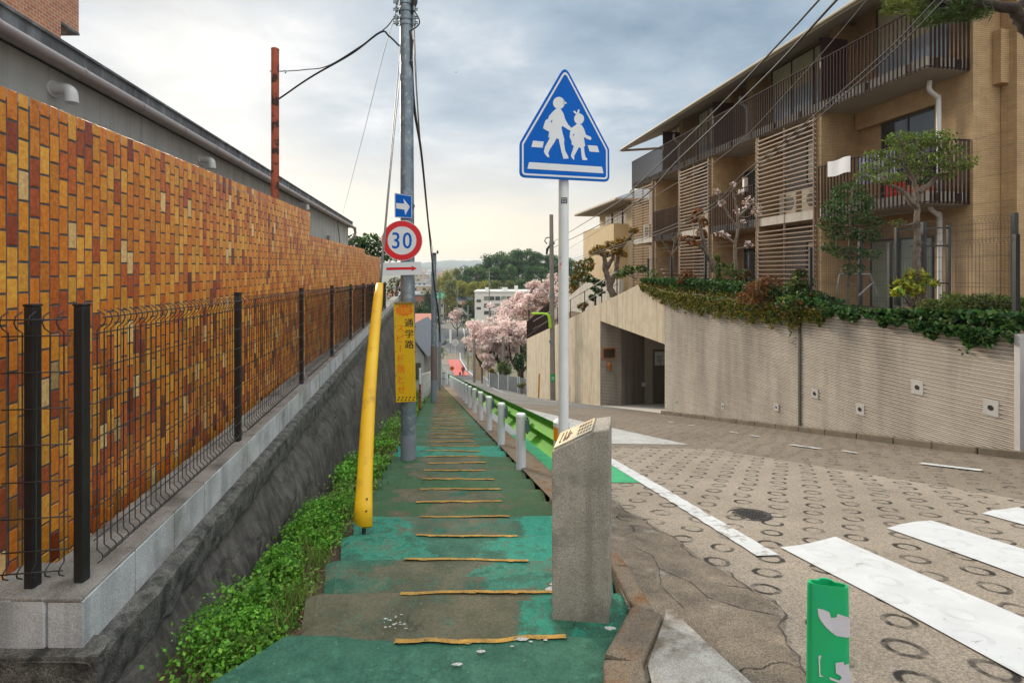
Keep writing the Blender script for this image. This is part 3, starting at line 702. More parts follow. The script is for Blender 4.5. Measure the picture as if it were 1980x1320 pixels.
kerb([(x_wall(y)-.13, y) for y in (16.4, 14, 12, 10, 8.6, 7.35)]+[(7.0, 6.7), (7.6, 6.2), (9, 5.5)], .17, .11, M['kerb'], 'kerb', RZ, .62, .006)
# manhole
p = P(1447, 1014, 1.27*990/(1014-530-178)); mb = MB()
mb.lathe([(.17, -.02), (.17, 0), (.155, .004), (.15, -.001), (.001, -.001)], (0, 0, 0), 28)
for i in range(-4, 5):
    for j in range(-4, 5):
        if i*i+j*j < 17: mb.box(i*.032-.01, i*.032+.01, j*.032-.01, j*.032+.01, -.001, .004)
o = mb.build('manhole_cover', M['iron'], org=(0, 0, 0)); o.location = (p.x, p.y, RZ(p.x, p.y)+.008); o.rotation_euler = (-.18, 0, .3)
tag(o, 'small round dark iron manhole cover in the ringed concrete near the white line', 'manhole cover')

# ------------------------------------------------------------------ planting strip along the stairs
def xw_face(y): return -1.72-.165*(y-2.126)          # stone wall's face under its coping
def zc_low(y): return -.19+.012*(y-2.1)               # coping's lower edge
def xw_base(y): return xw_face(y)+.10+.16*max(0, zc_low(y)-prof(y)+.3)
def soilz(x, y):
    if y < 2.12: return -.42
    t = max(0, min(1, (xs_l(y)-x)/max(.2, xs_l(y)-xw_base(y)))); return prof(y)-.11-.20*t+.025*math.sin(x*9+y*4)
mb = MB(); strip(mb, list(np.concatenate([[1.2, 1.7, 2.0], np.arange(2.3, 33, .5)])), lambda y: xw_base(y)-.3 if y > 2.1 else -3.4, lambda y: xs_l(y)+.01,
    soilz, 0., 8)
struct(mb, 'soil_strip', M['soil'])
# weeds: clumps of bright leaves
def weed_blob(n, cs, size, cols, up=.8): return leaves(cs, size, cols, up, .75)
greens = [(.085, .26, .022), (.13, .34, .028), (.16, .39, .035), (.055, .17, .018), (.20, .41, .05)]
Vs, Fs, Cs = [], [], []; off = 0
def put(V, F, C):
    global off
    Vs.append(V); Fs.append(F+off); Cs.append(C); off += len(V)
for i in range(330):
    y = 2.40+(nr.random()**1.5)*24; a, b = xw_base(y)+.06, xs_l(y)-(.16 if y < 6 else .10)
    if y < 2.35: b -= .16
    t = nr.random()**.9; x = a+(b-a)*t
    if math.sin(y*2.9+1)+math.sin(x*7+y*1.3)+.6*math.sin(y*7.1) < -.15+nr.random()*.5-.25: continue
    s = nr.uniform(.6, 1.3)*(1. if y < 9 else 1.5); n = int(300*s) if y < 7 else int(90*s)
    h = (.07+.20*nr.random())*s*(1.15-.75*t); rr = .13*s
    c = np.stack([x+nr.normal(size=n)*rr*.6, y+nr.normal(size=n)*rr*.9, soilz(x, y)+np.abs(nr.random(n)**.7)*h], 1)
    ci = .62+.5*((c[:, 2]-prof(y)+.1)/h)
    gs = greens if math.sin(y*3.7+x*5) > -.3 else [(.15, .29, .035), (.23, .38, .06), (.18, .25, .05), (.09, .19, .035)]
    V, F, C = leaves(c, (.022 if y < 5 else .038)*nr.uniform(.75, 1.35), gs, .9, nr.uniform(.5, .9)); put(V, F, C*np.clip(nr.uniform(.75, 1.25), 0, 2))
for i in range(30):     # the dense tufts near the viewer
    y = 2.42+nr.random()*3.; a, b = xw_base(y)+.08, xs_l(y)-.22; x = a+(b-a)*nr.random()
    n = 560; h = .12+.13*nr.random()
    th = nr.random(n)*6.28; rr = np.sqrt(nr.random(n))*.115
    c = np.stack([x+rr*np.cos(th), y+rr*np.sin(th), soilz(x, y)+.02+h*(1-(rr/.16)**2)*nr.random(n)**.4], 1)
    V, F, C = leaves(c, .019*nr.uniform(.8, 1.4), greens, .9, nr.uniform(.6, .95)); put(V, F, C*nr.uniform(.75, 1.3))
o = arr_mesh('weeds', np.concatenate(Vs), np.concatenate(Fs), M['leaf'], np.concatenate(Cs)); kind(o, 'stuff')
tag(o, 'bright green weeds growing between the green stairs and the dark stone wall', 'weeds')
for i in range(150):     # blades of grass
    y = 2.4+nr.random()**1.4*10; x = xw_base(y)+.05+(xs_l(y)-.14-xw_base(y))*nr.random(); n = 26
    c = np.stack([x+nr.normal(size=n)*.03, y+nr.normal(size=n)*.03, soilz(x, y)+.05+.05*nr.random(n)], 1)
    put(*leaves(c, .15, [(.10, .20, .03), (.16, .26, .05), (.24, .22, .08)], .0, .045, dirs=np.array([[0, 0, 1.6]])+nr.normal(size=(n, 3))*.3))
o.data.name = 'weeds'; bpy.data.objects.remove(o); o = arr_mesh('weeds', np.concatenate(Vs), np.concatenate(Fs), M['leaf'], np.concatenate(Cs)); kind(o, 'stuff')
tag(o, 'bright green weeds growing between the green stairs and the dark stone wall', 'weeds')
# dry straw among them
n = 900; y = 2.1+nr.random(n)**1.5*14; t = nr.random(n)
c = np.array([[xw_base(a)+(xs_l(a)-xw_base(a))*b, a, soilz(xw_base(a)+(xs_l(a)-xw_base(a))*b, a)+.02] for a, b in zip(y, t)])
V, F, C = leaves(c, .09, [(.26, .17, .09), (.16, .10, .06), (.33, .24, .14)], 2., .09)
o = arr_mesh('dead_grass', V, F, M['leaf'], C); kind(o, 'stuff'); tag(o, 'dry straw and dead leaves lying on the soil among the weeds', 'dead grass')

# ------------------------------------------------------------------ stone wall with coping and block course
sw = thing('stone_retaining_wall', 'dark rubble stone wall with a rough coping and grey concrete blocks under the mesh fence', 'retaining wall', (-1.8, 2.2, -.3))
mb = MB(); ysw = list(np.arange(2.16, 26.1, .3)); 
def swp(u, v):
    k = u*(len(ysw)-1); i = min(int(k+1e-6), len(ysw)-2); y = ysw[i]+(ysw[i+1]-ysw[i])*(k-i)
    zt = zc_low(y)+.03; zb = prof(y)-.45; z = zb+(zt-zb)*v
    dpt = .10*min(1, (zt-z)*3)+.16*(zt-z)
    r = .03*math.sin(y*3.1+z*2.2)+.02*math.sin(y*7.7-z*5.3)+.012*math.sin(y*17+z*11)
    return (xw_face(y)-.035+dpt+r*(1-v*.4), y+.02*math.sin(z*8), z)
mb.grid(swp, len(ysw)-1, 14)
mb.quad((xw_face(2.16)-.05, 2.16, .05), (xw_face(2.16)+.02, 2.16, -.6), (-4.5, 2.16, -.6), (-4.5, 2.16, .05))
mb.build('stone_face', M['stone'], sw, smooth=True)
mb = MB(); yc = list(np.concatenate([np.arange(2.07, 7, .07), np.arange(7, 26.2, .22)])); rc = random.Random(5)
def cop(y): 
    j = .012*math.sin(y*5.3)+.007*math.sin(y*13.1)+rc.uniform(-.003, .003)
    x = xw_face(y)+.022+j*.6; z0 = zc_low(y)+rc.uniform(-.015, .015); z1 = zc_low(y)+.215
    e = lambda: rc.uniform(-.005, .005)
    return [(x-.05, z0), (x-.012+e(), z0+.012), (x-.006+e(), z0+.07+e()), (x-.002+e(), z0+.14), (x-.004+e(), z1-.022+e()*.5), (x-.022, z1-.002+e()*.4), (x-.07, z1+.006), (x-.5, z1+.005)]
secs = [[(p[0], y, p[1]) for p in cop(y)] for y in yc]
k = len(secs[0]); mb.add([p for s_ in secs for p in s_], [(i*k+j, (i+1)*k+j, (i+1)*k+j+1, i*k+j+1) for i in range(len(secs)-1) for j in range(k-1)])
# return of the coping towards the near end
xr_ = xw_face(2.07)+.022
ret = [[(xr_-.02-.25*i+rc.uniform(-.01, .01) if i else xr_+.004, 2.07+rc.uniform(-.012, .012), z) for z in (-.5, -.1, -.02, .045)]+[(xr_-.02-.25*i, 2.20, .052)] for i in range(12)]
k = 5; mb.add([p for s_ in ret for p in s_], [(i*k+j, i*k+j+1, (i+1)*k+j+1, (i+1)*k+j) for i in range(len(ret)-1) for j in range(k-1)])
mb.build('coping', M['coping'], sw, smooth=32)
def xb(y): return -1.784-.165*(y-2.126)               # block face
def zbt(y): return .255+.010*(y-2.1)                   # block top
mb = MB(); mt = MB()
y = 2.126; first = True
while y < 25.5:
    L = .39; a, b = y, y+L
    q = [(xb(a), a+.003), (xb(b), b-.003), (xb(b)-.15, b-.003), (xb(a)-.15, a+.003)]
    q = [q[0], q[1], q[2], q[3]]; q.reverse()
    jz = rc.uniform(-.003, .003)
    mb.hexa([(p[0], p[1], zbt(p[1])-.245) for p in q], [(p[0], p[1], zbt(p[1])-.012+jz) for p in q])
    q2 = [(xb(a)-.004, a), (xb(b)-.004, b), (xb(b)-.30, b), (xb(a)-.30, a)]; q2.reverse()
    mt.hexa([(p[0], p[1], zbt(p[1])-.02) for p in q2], [(p[0], p[1], zbt(p[1])+jz) for p in q2])
    y += L
x = xb(2.126)-.004
for i in range(8):
    w_ = .155 if i == 0 else .39
    if i: mb.hexa([(x-w_+.004, 2.126, .01), (x, 2.126, .01), (x, 2.27, .01), (x-w_+.004, 2.27, .01)], [(x-w_+.004, 2.126, .245), (x, 2.126, .245), (x, 2.27, .245), (x-w_+.004, 2.27, .245)]); mt.box(x-w_, x, 2.13, 2.40, .24, .253)
    x -= w_
mb.build('block_course', M['block'], sw, bevel=.006); mt.build('block_top', M['blocktop'], sw, bevel=.006)

# ------------------------------------------------------------------ mesh fence
FX = lambda y: -1.89-.1607*(y-2.25)
FB = lambda y: .26+.0095*(y-2.25)      # foot
FT = lambda y: 1.46-.0085*(y-2.25)     # head
mf = thing('mesh_fence', 'black welded wire mesh fence with square posts on the concrete blocks', 'fence', (FX(2.25), 2.25, .26))
fy = [2.25, 4.08, 6.1, 8.0, 9.9, 11.8, 13.7, 15.6, 17.5]
for i, y in enumerate(fy):
    mb = MB(); r = .021
    mb.box(FX(y)-r, FX(y)+r, y-r, y+r, FB(y)-.005, FT(y)); mb.box(FX(y)-r-.003, FX(y)+r+.003, y-r-.003, y+r+.003, FT(y), FT(y)+.012)
    mb.build('post', M['black'], mf, bevel=.004)
mb = MB(); mb.box(-2.09, -2.048, 2.19, 2.232, .25, 1.46); mb.box(-2.093, -2.045, 2.187, 2.235, 1.46, 1.472); mb.build('post', M['black'], mf, bevel=.004)
hz = [.055, .125, .26, .41, .56, .71, .86, 1.01, 1.08]
def wire_panel(A, B, za, zb, n, out, r, hts, curl=.034, sides=5):
    """wires between feet A and B (x, y), foot heights za/zb, H scaled to the posts"""
    mb = MB(); A, B = Vector((*A, 0)), Vector((*B, 0)); H0 = 1.14
    for i in range(n):
        t = (i+.5)/n; p = A.lerp(B, t); z0 = za[0]+(zb[0]-za[0])*t+.045; h = (za[1]+(zb[1]-za[1])*t)-z0-.02
        pr = [(0, .035), (curl*.9, .015), (curl*1.25, .0), (curl*.9, -.015+.05), (0, .075), (0, .11)]
        low = [(0, .0), (curl*.6, .015), (curl*.7, .03), (curl*.5, .045), (0, .06)]
        top = [(0, h-.09), (curl*.7, h-.07), (curl, h-.045), (curl*.8, h-.018), (0, h)]
        mb.tube([(p.x+out[0]*a, p.y+out[1]*a, z0+b) for a, b in low+top], r, sides, False)
    for hgt in hts:
        f = hgt/1.13; o = curl*1.1 if hgt in (hts[0], hts[-1]) else 0
        a = (A.x+out[0]*o, A.y+out[1]*o, za[0]+.03+(za[1]-za[0]-.03)*f); b = (B.x+out[0]*o, B.y+out[1]*o, zb[0]+.03+(zb[1]-zb[0]-.03)*f)
        mb.tube([a, b], r*1.15, sides)
    return mb
for a, b in zip(fy, fy[1:]):
    n = 36
    wire_panel((FX(a)+.035, a+.02), (FX(b)+.035, b-.02), (FB(a), FT(a)), (FB(b), FT(b)), n, (.98, .16), .0028, hz).build('mesh_panel', M['darkwire'], mf, smooth=True)
wire_panel((-1.90, 2.205), (-2.16, 2.165), (.26, 1.46), (.26, 1.46), 5, (-.1, -.98), .0028, hz).build('mesh_panel', M['darkwire'], mf, smooth=True)

# ------------------------------------------------------------------ brick wall: bricks laid upright in columns
BX = lambda y: -1.95-.135*y
bw = thing('brick_wall', 'tall wall of upright glazed bricks in orange, amber and brown, stepped down along the slope', 'wall', (-2.6, 2.6, 0))
pal = [(.66, .19, .016), (.74, .27, .024), (.80, .35, .045), (.54, .12, .016), (.42, .08, .018), (.28, .05, .020), (.15, .03, .016), (.82, .50, .20), (.70, .23, .022)]
pw = [.27, .23, .17, .14, .07, .03, .012, .05, .08]
mb = MB(); rb = random.Random(21); cw, ch, jt = .0625, .142, .0105
ub = Vector((-.135, 1, 0)).normalized(); nb = Vector((1, .135, 0)).normalized(); BO = Vector((BX(2.254), 2.254, 0))
def wtop(s): return 2.43+.0143*s if s < 5.26 else (2.166+.0099*(s-5.26) if s < 10.6 else 2.10)
s = -2.6; ci = 0
def brick(s0, s1, z0, z1, c, d):
    b0, b1 = .004, .002
    o = BO
    def q(sa, z, dd): return o+ub*sa+nb*dd+Vector((0, 0, z))
    vs = [q(s0, z0, 0), q(s1, z0, 0), q(s1, z1, 0), q(s0, z1, 0), q(s0+b1, z0+b1, d), q(s1-b1, z0+b1, d), q(s1-b1, z1-b1, d), q(s0+b1, z1-b1, d)]
    mb.cc = c; mb.add(vs, [(4, 5, 6, 7), (0, 1, 5, 4), (1, 2, 6, 5), (2, 3, 7, 6), (3, 0, 4, 7)])
while s < 13.75:
    zt = wtop(s); z = zt-(ch/2 if ci % 2 else 0)
    if ci % 2: brick(s, s+cw-jt, zt-ch/2+jt, zt, rb.choices(pal, pw)[0], .004)
    while z > -.3:
        c = rb.choices(pal, pw)[0]; f = rb.uniform(.86, 1.1); c = tuple(q*f for q in c)
        if z < 1.3 and rb.random() < .16: c = tuple(q*.55 for q in c)
        brick(s+rb.uniform(-.001, .001), s+cw-jt, z-ch+jt, z, c, .004+rb.uniform(-.001, .001)); z -= ch
    s += cw; ci += 1
    if ci % 11 == 0: s += .004
mb.build('brick_face', M['brick'], bw)
mb = MB()
for a, b in ((-2.62, 5.26), (5.26, 10.6), (10.6, 13.77)):
    o = BO; h = wtop(a+.01); w2 = nb*-.11
    q = [o+ub*a, o+ub*b, o+ub*b+w2, o+ub*a+w2]; q.reverse()
    e = .002 if a > 0 else 0
    mb.hexa([(p.x, p.y, -.4) for p in q], [(p.x, p.y, h-.003) for p in q])
mb.build('mortar_backing', M['mortar'], bw)
mb = MB(); strip(mb, [2.3, 4, 8, 12, 17, 22, 28], lambda y: -16, lambda y: BX(y)-.02, lambda x, y: .2-.02*(y-2.3) if y < 17 else -.1-.2*(y-17), 0, 4); struct(mb, 'garden_ground', M['earth'])
# ------------------------------------------------------------------ signs: helper for a plate standing at O and facing n
class Plate:
    def __init__(s, px, py, d, yaw):
        s.o = P(px, py, d); s.u = Vector((math.cos(R(yaw)), math.sin(R(yaw)), 0)); s.v = Vector((0, 0, 1)); s.n = s.u.cross(s.v)*1.
        if s.n.y > 0: s.n = -s.n
    def ab(s, px, py):
        p = (px-990)/990; a = (p*s.o.y-s.o.x)/(s.u.x-p*s.u.y); d = s.o.y+s.u.y*a
        return (a, EYE+(530-py)/990*d-s.o.z)
    def w(s, a, b, k=0.): return s.o+s.u*a+s.v*b+s.n*k
    def plate(s, pts, mat, th, name, par, k=0., bevel=.002):
        b = MB(); b.prism(pts, s.u, s.v, s.o+s.n*k, -s.n, th); return b.build(name, mat, par, bevel=bevel, fixn=True)
    def film(s, polys, mat, k, name, par):
        b = MB()
        for q in polys:
            if sum(q[i][0]*q[(i+1) % len(q)][1]-q[(i+1) % len(q)][0]*q[i][1] for i in range(len(q))) < 0: q = q[::-1]
            b.flat(q, s.u, s.v, s.o+s.n*k)
        return b.build(name, mat, par)
    def text(s, body, size, mat, px, py, k, par, name='lettering', sx=1., bold=0.):
        a, b = s.ab(px, py); return text_mesh(body, size, mat, s.w(a, b, k), s.u*sx, s.v, name, par, bold=bold)
def rpoly(pts, r, n=5):
    out = []
    for i, p in enumerate(pts):
        a, b, c = Vector(pts[i-1]), Vector(p), Vector(pts[(i+1) % len(pts)])
        u, v = (a-b).normalized(), (c-b).normalized(); h = math.acos(max(-1, min(1, u.dot(v))))/2
        t = min(r/math.tan(h), (a-b).length*.45, (c-b).length*.45); q0, q1 = b+u*t, b+v*t
        for j in range(n+1):
            f = j/n; out.append(tuple(q0*(1-f)**2+b*2*f*(1-f)+q1*f**2))
    return out
def inset(pts, d):
    n = len(pts); ar = sum(pts[i][0]*pts[(i+1) % n][1]-pts[(i+1) % n][0]*pts[i][1] for i in range(n)); sg = 1 if ar > 0 else -1
    L = []
    for i in range(n):
        a, b = Vector(pts[i]), Vector(pts[(i+1) % n]); t = (b-a).normalized(); m = Vector((-t.y, t.x))*sg
        L.append((a+m*d, t))
    out = []
    for i in range(n):
        (p, t), (q, s_) = L[i-1], L[i]; k = ((q-p).x*s_.y-(q-p).y*s_.x)/(t.x*s_.y-t.y*s_.x); out.append(tuple(p+t*k))
    return out
def ringpoly(A, B):     # band between outlines with equal counts
    n = len(A); return [[A[i], A[(i+1) % n], B[(i+1) % n], B[i]] for i in range(n)]
circ = lambda cx, cy, rx, ry=None, n=40: [(cx+rx*math.cos(2*math.pi*i/n), cy+(ry or rx)*math.sin(2*math.pi*i/n)) for i in range(n)]

# ------------------------------------------------------------------ school crossing sign
pl = Plate(1091, 240, 3.9, 17)
t = thing('crossing_sign', 'large blue house-shaped sign with two walking white children on a white pole', 'road sign', (pl.o.x, pl.o.y+.06, RZ(pl.o.x, pl.o.y)))
Z = lambda q: [pl.ab(990+x/4.4, 120+y/4.4) for x, y in q]
cor = Z([(452, 26), (828, 742), (830, 1020), (65, 980), (65, 688)])
o1 = rpoly(cor, .045); o2 = rpoly(inset(cor, .017), .032); o3 = rpoly(inset(cor, .031), .02)
plt = pl.plate(o1, M['signblue'], .014, 'sign_plate', t)
boy = Z([(378, 396), (414, 402), (438, 440), (452, 490), (478, 535), (505, 562), (498, 586), (470, 572), (428, 545), (420, 560), (428, 600), (445, 662), (442, 690), (452, 755), (476, 803), (480, 822), (437, 824), (420, 765), (404, 690), (396, 655), (378, 652), (358, 688), (322, 742), (308, 775), (318, 808), (304, 812), (284, 790), (270, 764), (280, 722), (312, 665), (320, 645), (308, 640), (316, 596), (264, 566), (272, 530), (286, 494), (304, 488), (318, 455), (345, 425)])
girl = Z([(550, 528), (590, 534), (612, 570), (628, 620), (665, 635), (676, 650), (668, 666), (650, 660), (610, 640), (618, 690), (622, 715), (612, 720), (615, 765), (625, 810), (641, 825), (638, 836), (598, 834), (590, 790), (585, 735), (568, 725), (545, 770), (528, 800), (530, 828), (522, 832), (505, 810), (500, 795), (515, 750), (525, 715), (505, 700), (508, 680), (490, 640), (492, 600), (498, 586), (505, 562), (530, 545)])
zc = lambda cx, cy, rx, ry: Z([(cx+rx*math.cos(a), cy+ry*math.sin(a)) for a in [i*2*math.pi/28 for i in range(28)]])
bars = [Z(q) for q in ([(178, 670), (270, 678), (260, 730), (165, 724)], [(643, 708), (725, 714), (742, 769), (660, 763)], [(145, 852), (765, 892), (778, 948), (130, 908)])]
pl.film(ringpoly(o2, o3)+bars+[boy, girl, zc(398, 350, 50, 52), Z([(432, 322), (468, 352), (436, 366)]), zc(570, 485, 42, 46), Z([(519, 424), (533, 415), (552, 436), (560, 404), (575, 408), (568, 446), (545, 448)])], M['signwhite'], .0018, 'white_symbol', plt)
for q in ([(330, 505), (343, 490), (340, 512), (328, 516)], [(519, 620), (528, 604), (527, 626), (518, 634)]): pl.film([Z(q)], M['signblue'], .003, 'blue_gap', plt)
xp = (1090-990)/990*(3.9+.06); yp = pl.o.y+.075; zb_ = RZ(xp, yp)
mb = MB(); mb.tube([(xp, yp, zb_-.1), (xp, yp, pl.o.z+.20)], .040, 20); pole = mb.build('pole', M['white'], t, smooth=50)
mb = MB()
for h in (-.28, .08):
    mb = MB(); mb.obox(pl.w(0, h, -.022), pl.u*.17, pl.n*.008, (0, 0, .014)); mb.tube([(xp, yp, pl.o.z+h-.02), (xp, yp, pl.o.z+h+.02)], .044, 16); mb.build('bracket', M['galv'], t)
st = Plate(1091, 387, yp-.041, 0); b = MB(); q = [st.ab(x, y) for x, y in ((1085, 382), (1097, 382), (1097, 393), (1085, 393))]
skk = st.plate(q[::-1], M['ink'], .001, 'sticker', pole, 0, 0); 
b = MB()
for yy_ in (384.5, 387.5, 390.5):
    for x0, x1 in ((1086.5, 1089), (1090, 1092), (1093, 1095.5)):
        A, B = st.ab(x0, yy_-.6), st.ab(x1, yy_+.6); b.flat([(A[0], B[1]), (B[0], B[1]), (B[0], A[1]), (A[0], A[1])], st.u, st.v, st.o+st.n*.0012)
b.build('sticker_print', M['signwhite'], skk)
for px, py, m in ((1084, 511, 'signred'), (1087, 507, 'signblue'), (1083, 519, 'signor')):
    st2 = Plate(px, py, yp-.036, 0); st2.film([circ(0, 0, .007, n=12)], M[m], .0, 'sticker', pole)

# ------------------------------------------------------------------ guard rail and its posts
RY0 = 4.2; ysr = [RY0]+[6.02+1.78*i for i in range(19)]
railx = lambda y: x_rail(y)-.06+.015
t = thing('guard_rail', 'green corrugated steel guard rail running down beside the green stairs', 'guard rail', (railx(RY0), RY0, prof(RY0)))
W = [(.0, 0), (.012, .006), (.05, .045), (.078, .07), (.078, .112), (.045, .14), (.012, .175), (.045, .21), (.078, .238), (.078, .28), (.05, .305), (.012, .344), (0, .35)]
yr = list(np.arange(RY0+.05, 39.9, .6))
mb = MB(); secs = []
for y in yr:
    bow = .0 if y < 34 else .03*(y-34)**1.5
    secs.append([(railx(y)+.09+o_-bow, y, prof(y)+.33+h) for o_, h in W])
k = len(W); vs = [p for s_ in secs for p in s_]; n_ = len(secs)
mb.add(vs, [(i*k+j, (i+1)*k+j, (i+1)*k+j+1, i*k+j+1) for i in range(n_-1) for j in range(k-1)])
mb.build('rail_beam', M['railgrn'], t, smooth=35)
mb = MB()
for y in ysr[1:]:
    for h in (.42, .59):
        mb = MB(); c = Vector((railx(y)+.085, y, prof(y)+h)); mb.tube([c-Vector((.02, 0, 0)), c+Vector((.0, 0, 0))], .014, 8); mb.build('rail_bolt', M['ink'], t)
def guard_post(y, lab):
    x = railx(y); z = prof(y)
    p_ = thing('guard_post', lab, 'post', (x, y, z), 'white posts carrying the green guard rail')
    mb = MB(); r = .057; mb.lathe([(r, -.12), (r, .60), (r*.99, .612)], (x, y, z), 20); mb.build('post_tube', M['postwhite'], p_, smooth=40)
    mb = MB(); mb.lathe([(r*1.06, .607), (r*1.06, .632), (r*.9, .645), (r*.4, .652)], (x, y, z), 20); mb.build('post_cap', M['white'], p_, smooth=40)
    mb = MB(); mb.box(x+.05, x+.10, y-.04, y+.04, z+.44, z+.57); mb.tube([(x-.06, y, z+.51), (x+.11, y, z+.51)], .008, 6); mb.build('bracket', M['galv'], p_)
    return p_
gp = guard_post(ysr[1], 'first white guard post, the one that stands largest on the green stair edge')
for i, y in enumerate(ysr[2:18]):
    dup(gp, (railx(y), y, prof(y)), {0: 'second white guard post from the top of the stairs', 1: 'third white guard post from the top of the stairs', 2: 'fourth white guard post from the top of the stairs'}.get(i, 'white guard post in the dwindling row further down the stairs'),
        'white posts carrying the green guard rail' if i < 3 else 'white posts far down the stairs')
x, y = railx(RY0)+.034, RY0+.06; z = prof(y)
t = thing('delineator_post', 'thick white end post with an orange band behind the crossing sign pole', 'post', (x, y, z))
mb = MB(); mb.lathe([(.065, -.1), (.065, .58), (.065, .715)], (x, y, z), 20); mb.build('post_tube', M['white'], t, smooth=40)
mb = MB(); mb.lathe([(.067, .585), (.067, .70)], (x, y, z), 20); mb.build('orange_band', M['orange'], t, smooth=40)
mb = MB(); mb.lathe([(.069, .70), (.069, .735), (.05, .755), (.01, .762)], (x, y, z), 20); mb.build('post_cap', M['white'], t, smooth=40)

# ------------------------------------------------------------------ stone marker with bronze plaque
t = thing('stone_marker', 'grey granite marker with a slanted bronze plaque standing on the green stairs', 'marker', (.35, 2.58, -RS))
f = [(.194, 2.50), (.395, 2.478), (.469, 2.47), (.520, 2.67), (.447, 2.678), (.250, 2.70)]
h = [.734, .838, .852, .862, .850, .756]
mb = MB(); vs = [(p[0], p[1], -RS-.05) for p in f]+[(p[0], p[1], q) for p, q in zip(f, h)]
mb.add(vs, [(0, 1, 7, 6), (1, 2, 8, 7), (2, 3, 9, 8), (3, 4, 10, 9), (4, 5, 11, 10), (5, 0, 6, 11), (6, 7, 10, 11), (7, 8, 9, 10), (5, 4, 1, 0), (4, 3, 2, 1)])
ob = mb.build('stone_block', M['monument'], t, bevel=.007)
A, B, C_, D_ = [Vector(vs[i]) for i in (6, 7, 10, 11)]
nn = (B-A).cross(D_-A).normalized()
def sl(u, v, k): return (A*(1-u)*(1-v)+B*u*(1-v)+C_*u*v+D_*(1-u)*v)+nn*k
mb = MB(); mb.hexa([sl(.05, .06, -.002), sl(.97, .06, -.002), sl(.97, .95, -.002), sl(.05, .95, -.002)], [sl(.05, .06, .009), sl(.97, .06, .009), sl(.97, .95, .009), sl(.05, .95, .009)])
pq = mb.build('plaque', M['bronze'], t, bevel=.002)
mb = MB()
def strk(u0, v0, u1, v1, w=.012): mb.bar(sl(u0, v0, .0095), sl(u1, v1, .0095), w*.12, nn, .002)
for u0 in (.16, .25, .33): strk(u0, .22, u0+.02, .80); 
strk(.14, .3, .2, .24); strk(.27, .25, .31, .4); strk(.36, .3, .40, .62); strk(.40, .62, .43, .5)
for i in range(5):
    for j in range(3):
        u0, v0 = .60+.07*i, .20+.24*j; strk(u0, v0, u0+.035, v0+.10); strk(u0+.03, v0, u0+.005, v0+.13)
mb.build('plaque_relief', M['bronzed'], pq)
mb = MB(); mb.tube([P(1120, 1010, 2.489), P(1120, 1010, 2.52)], .010, 10); mb.build('drill_hole', M['ink'], t)

# ------------------------------------------------------------------ green rubber delineator
dp = Plate(1604, 1132, 1.5, -13)
t = thing('rubber_delineator', 'flat green rubber delineator with worn reflective patches beside the zebra crossing', 'delineator', (dp.o.x, dp.o.y, RZ(dp.o.x, dp.o.y)))
cs = [(-.055, .0), (-.050, -.010), (-.040, -.013), (.040, -.013), (.050, -.010), (.055, 0), (.053, .008), (.040, .014), (.026, .015), (.018, .026), (.010, .031), (-.008, .031), (-.018, .026), (-.026, .015), (-.045, .013), (-.053, .008)]
mb = MB(); zt, zb = dp.o.z, RZ(dp.o.x, dp.o.y)-.02; n = len(cs); rings = []
for zz_, k, ins in ((zb, 1.10, 1), (zb+.2, 1.06, 1), (zt-.012, 1., 1), (zt-.003, .985, 1), (zt, .95, 1), (zt, .84, 1), (zt-.02, .82, 1), (zt-.16, .8, 1)):
    rings.append([Vector((dp.o.x, dp.o.y, zz_))+dp.u*a*k-dp.n*(b+.013)*k*(1 if k > .9 else .95)-dp.n*(.0 if k > .9 else .0008) for a, b in cs])
mb.add([p for r_ in rings for p in r_], [(i*n+j, i*n+(j+1) % n, (i+1)*n+(j+1) % n, (i+1)*n+j) for i in range(len(rings)-1) for j in range(n)]+[tuple(range((len(rings)-1)*n, len(rings)*n))])
body = mb.build('rubber_post', M['delin'], t, smooth=60, fixn=True)
Q = lambda q: [dp.ab(1540+x/5.736, 1090+y/5.736) for x, y in q]
def patch(polys, name, m, k):
    for q in polys:
        b = MB(); q = Q(q); sc_ = []
        for a, bb in q:
            f_ = max(0, min(1, (-bb)/.5)); sc_.append((a, bb, k+.0035*f_+.0006))
        vs = [dp.o+dp.u*a+dp.v*bb+dp.n*kk for a, bb, kk in sc_]; b.add(vs, [tuple(range(len(vs)-1, -1, -1))])
        b.build(name, m, body)
patch([[(232, 485), (300, 500), (362, 528), (380, 590), (440, 585), (452, 545), (500, 560), (560, 580), (590, 600), (592, 800), (560, 808), (440, 790), (380, 745), (330, 700), (290, 650), (262, 610), (240, 560)],
       [(240, 1010), (272, 1000), (268, 1030), (258, 1050), (262, 1215), (300, 1240), (250, 1238)], [(428, 1085), (520, 1075), (528, 1110), (575, 1092), (580, 1160), (604, 1180), (604, 1300), (560, 1320), (500, 1320), (370, 1270), (358, 1240), (470, 1280), (498, 1250), (480, 1225), (435, 1200)]], 'reflective_patch', M['reflect'], .0006)

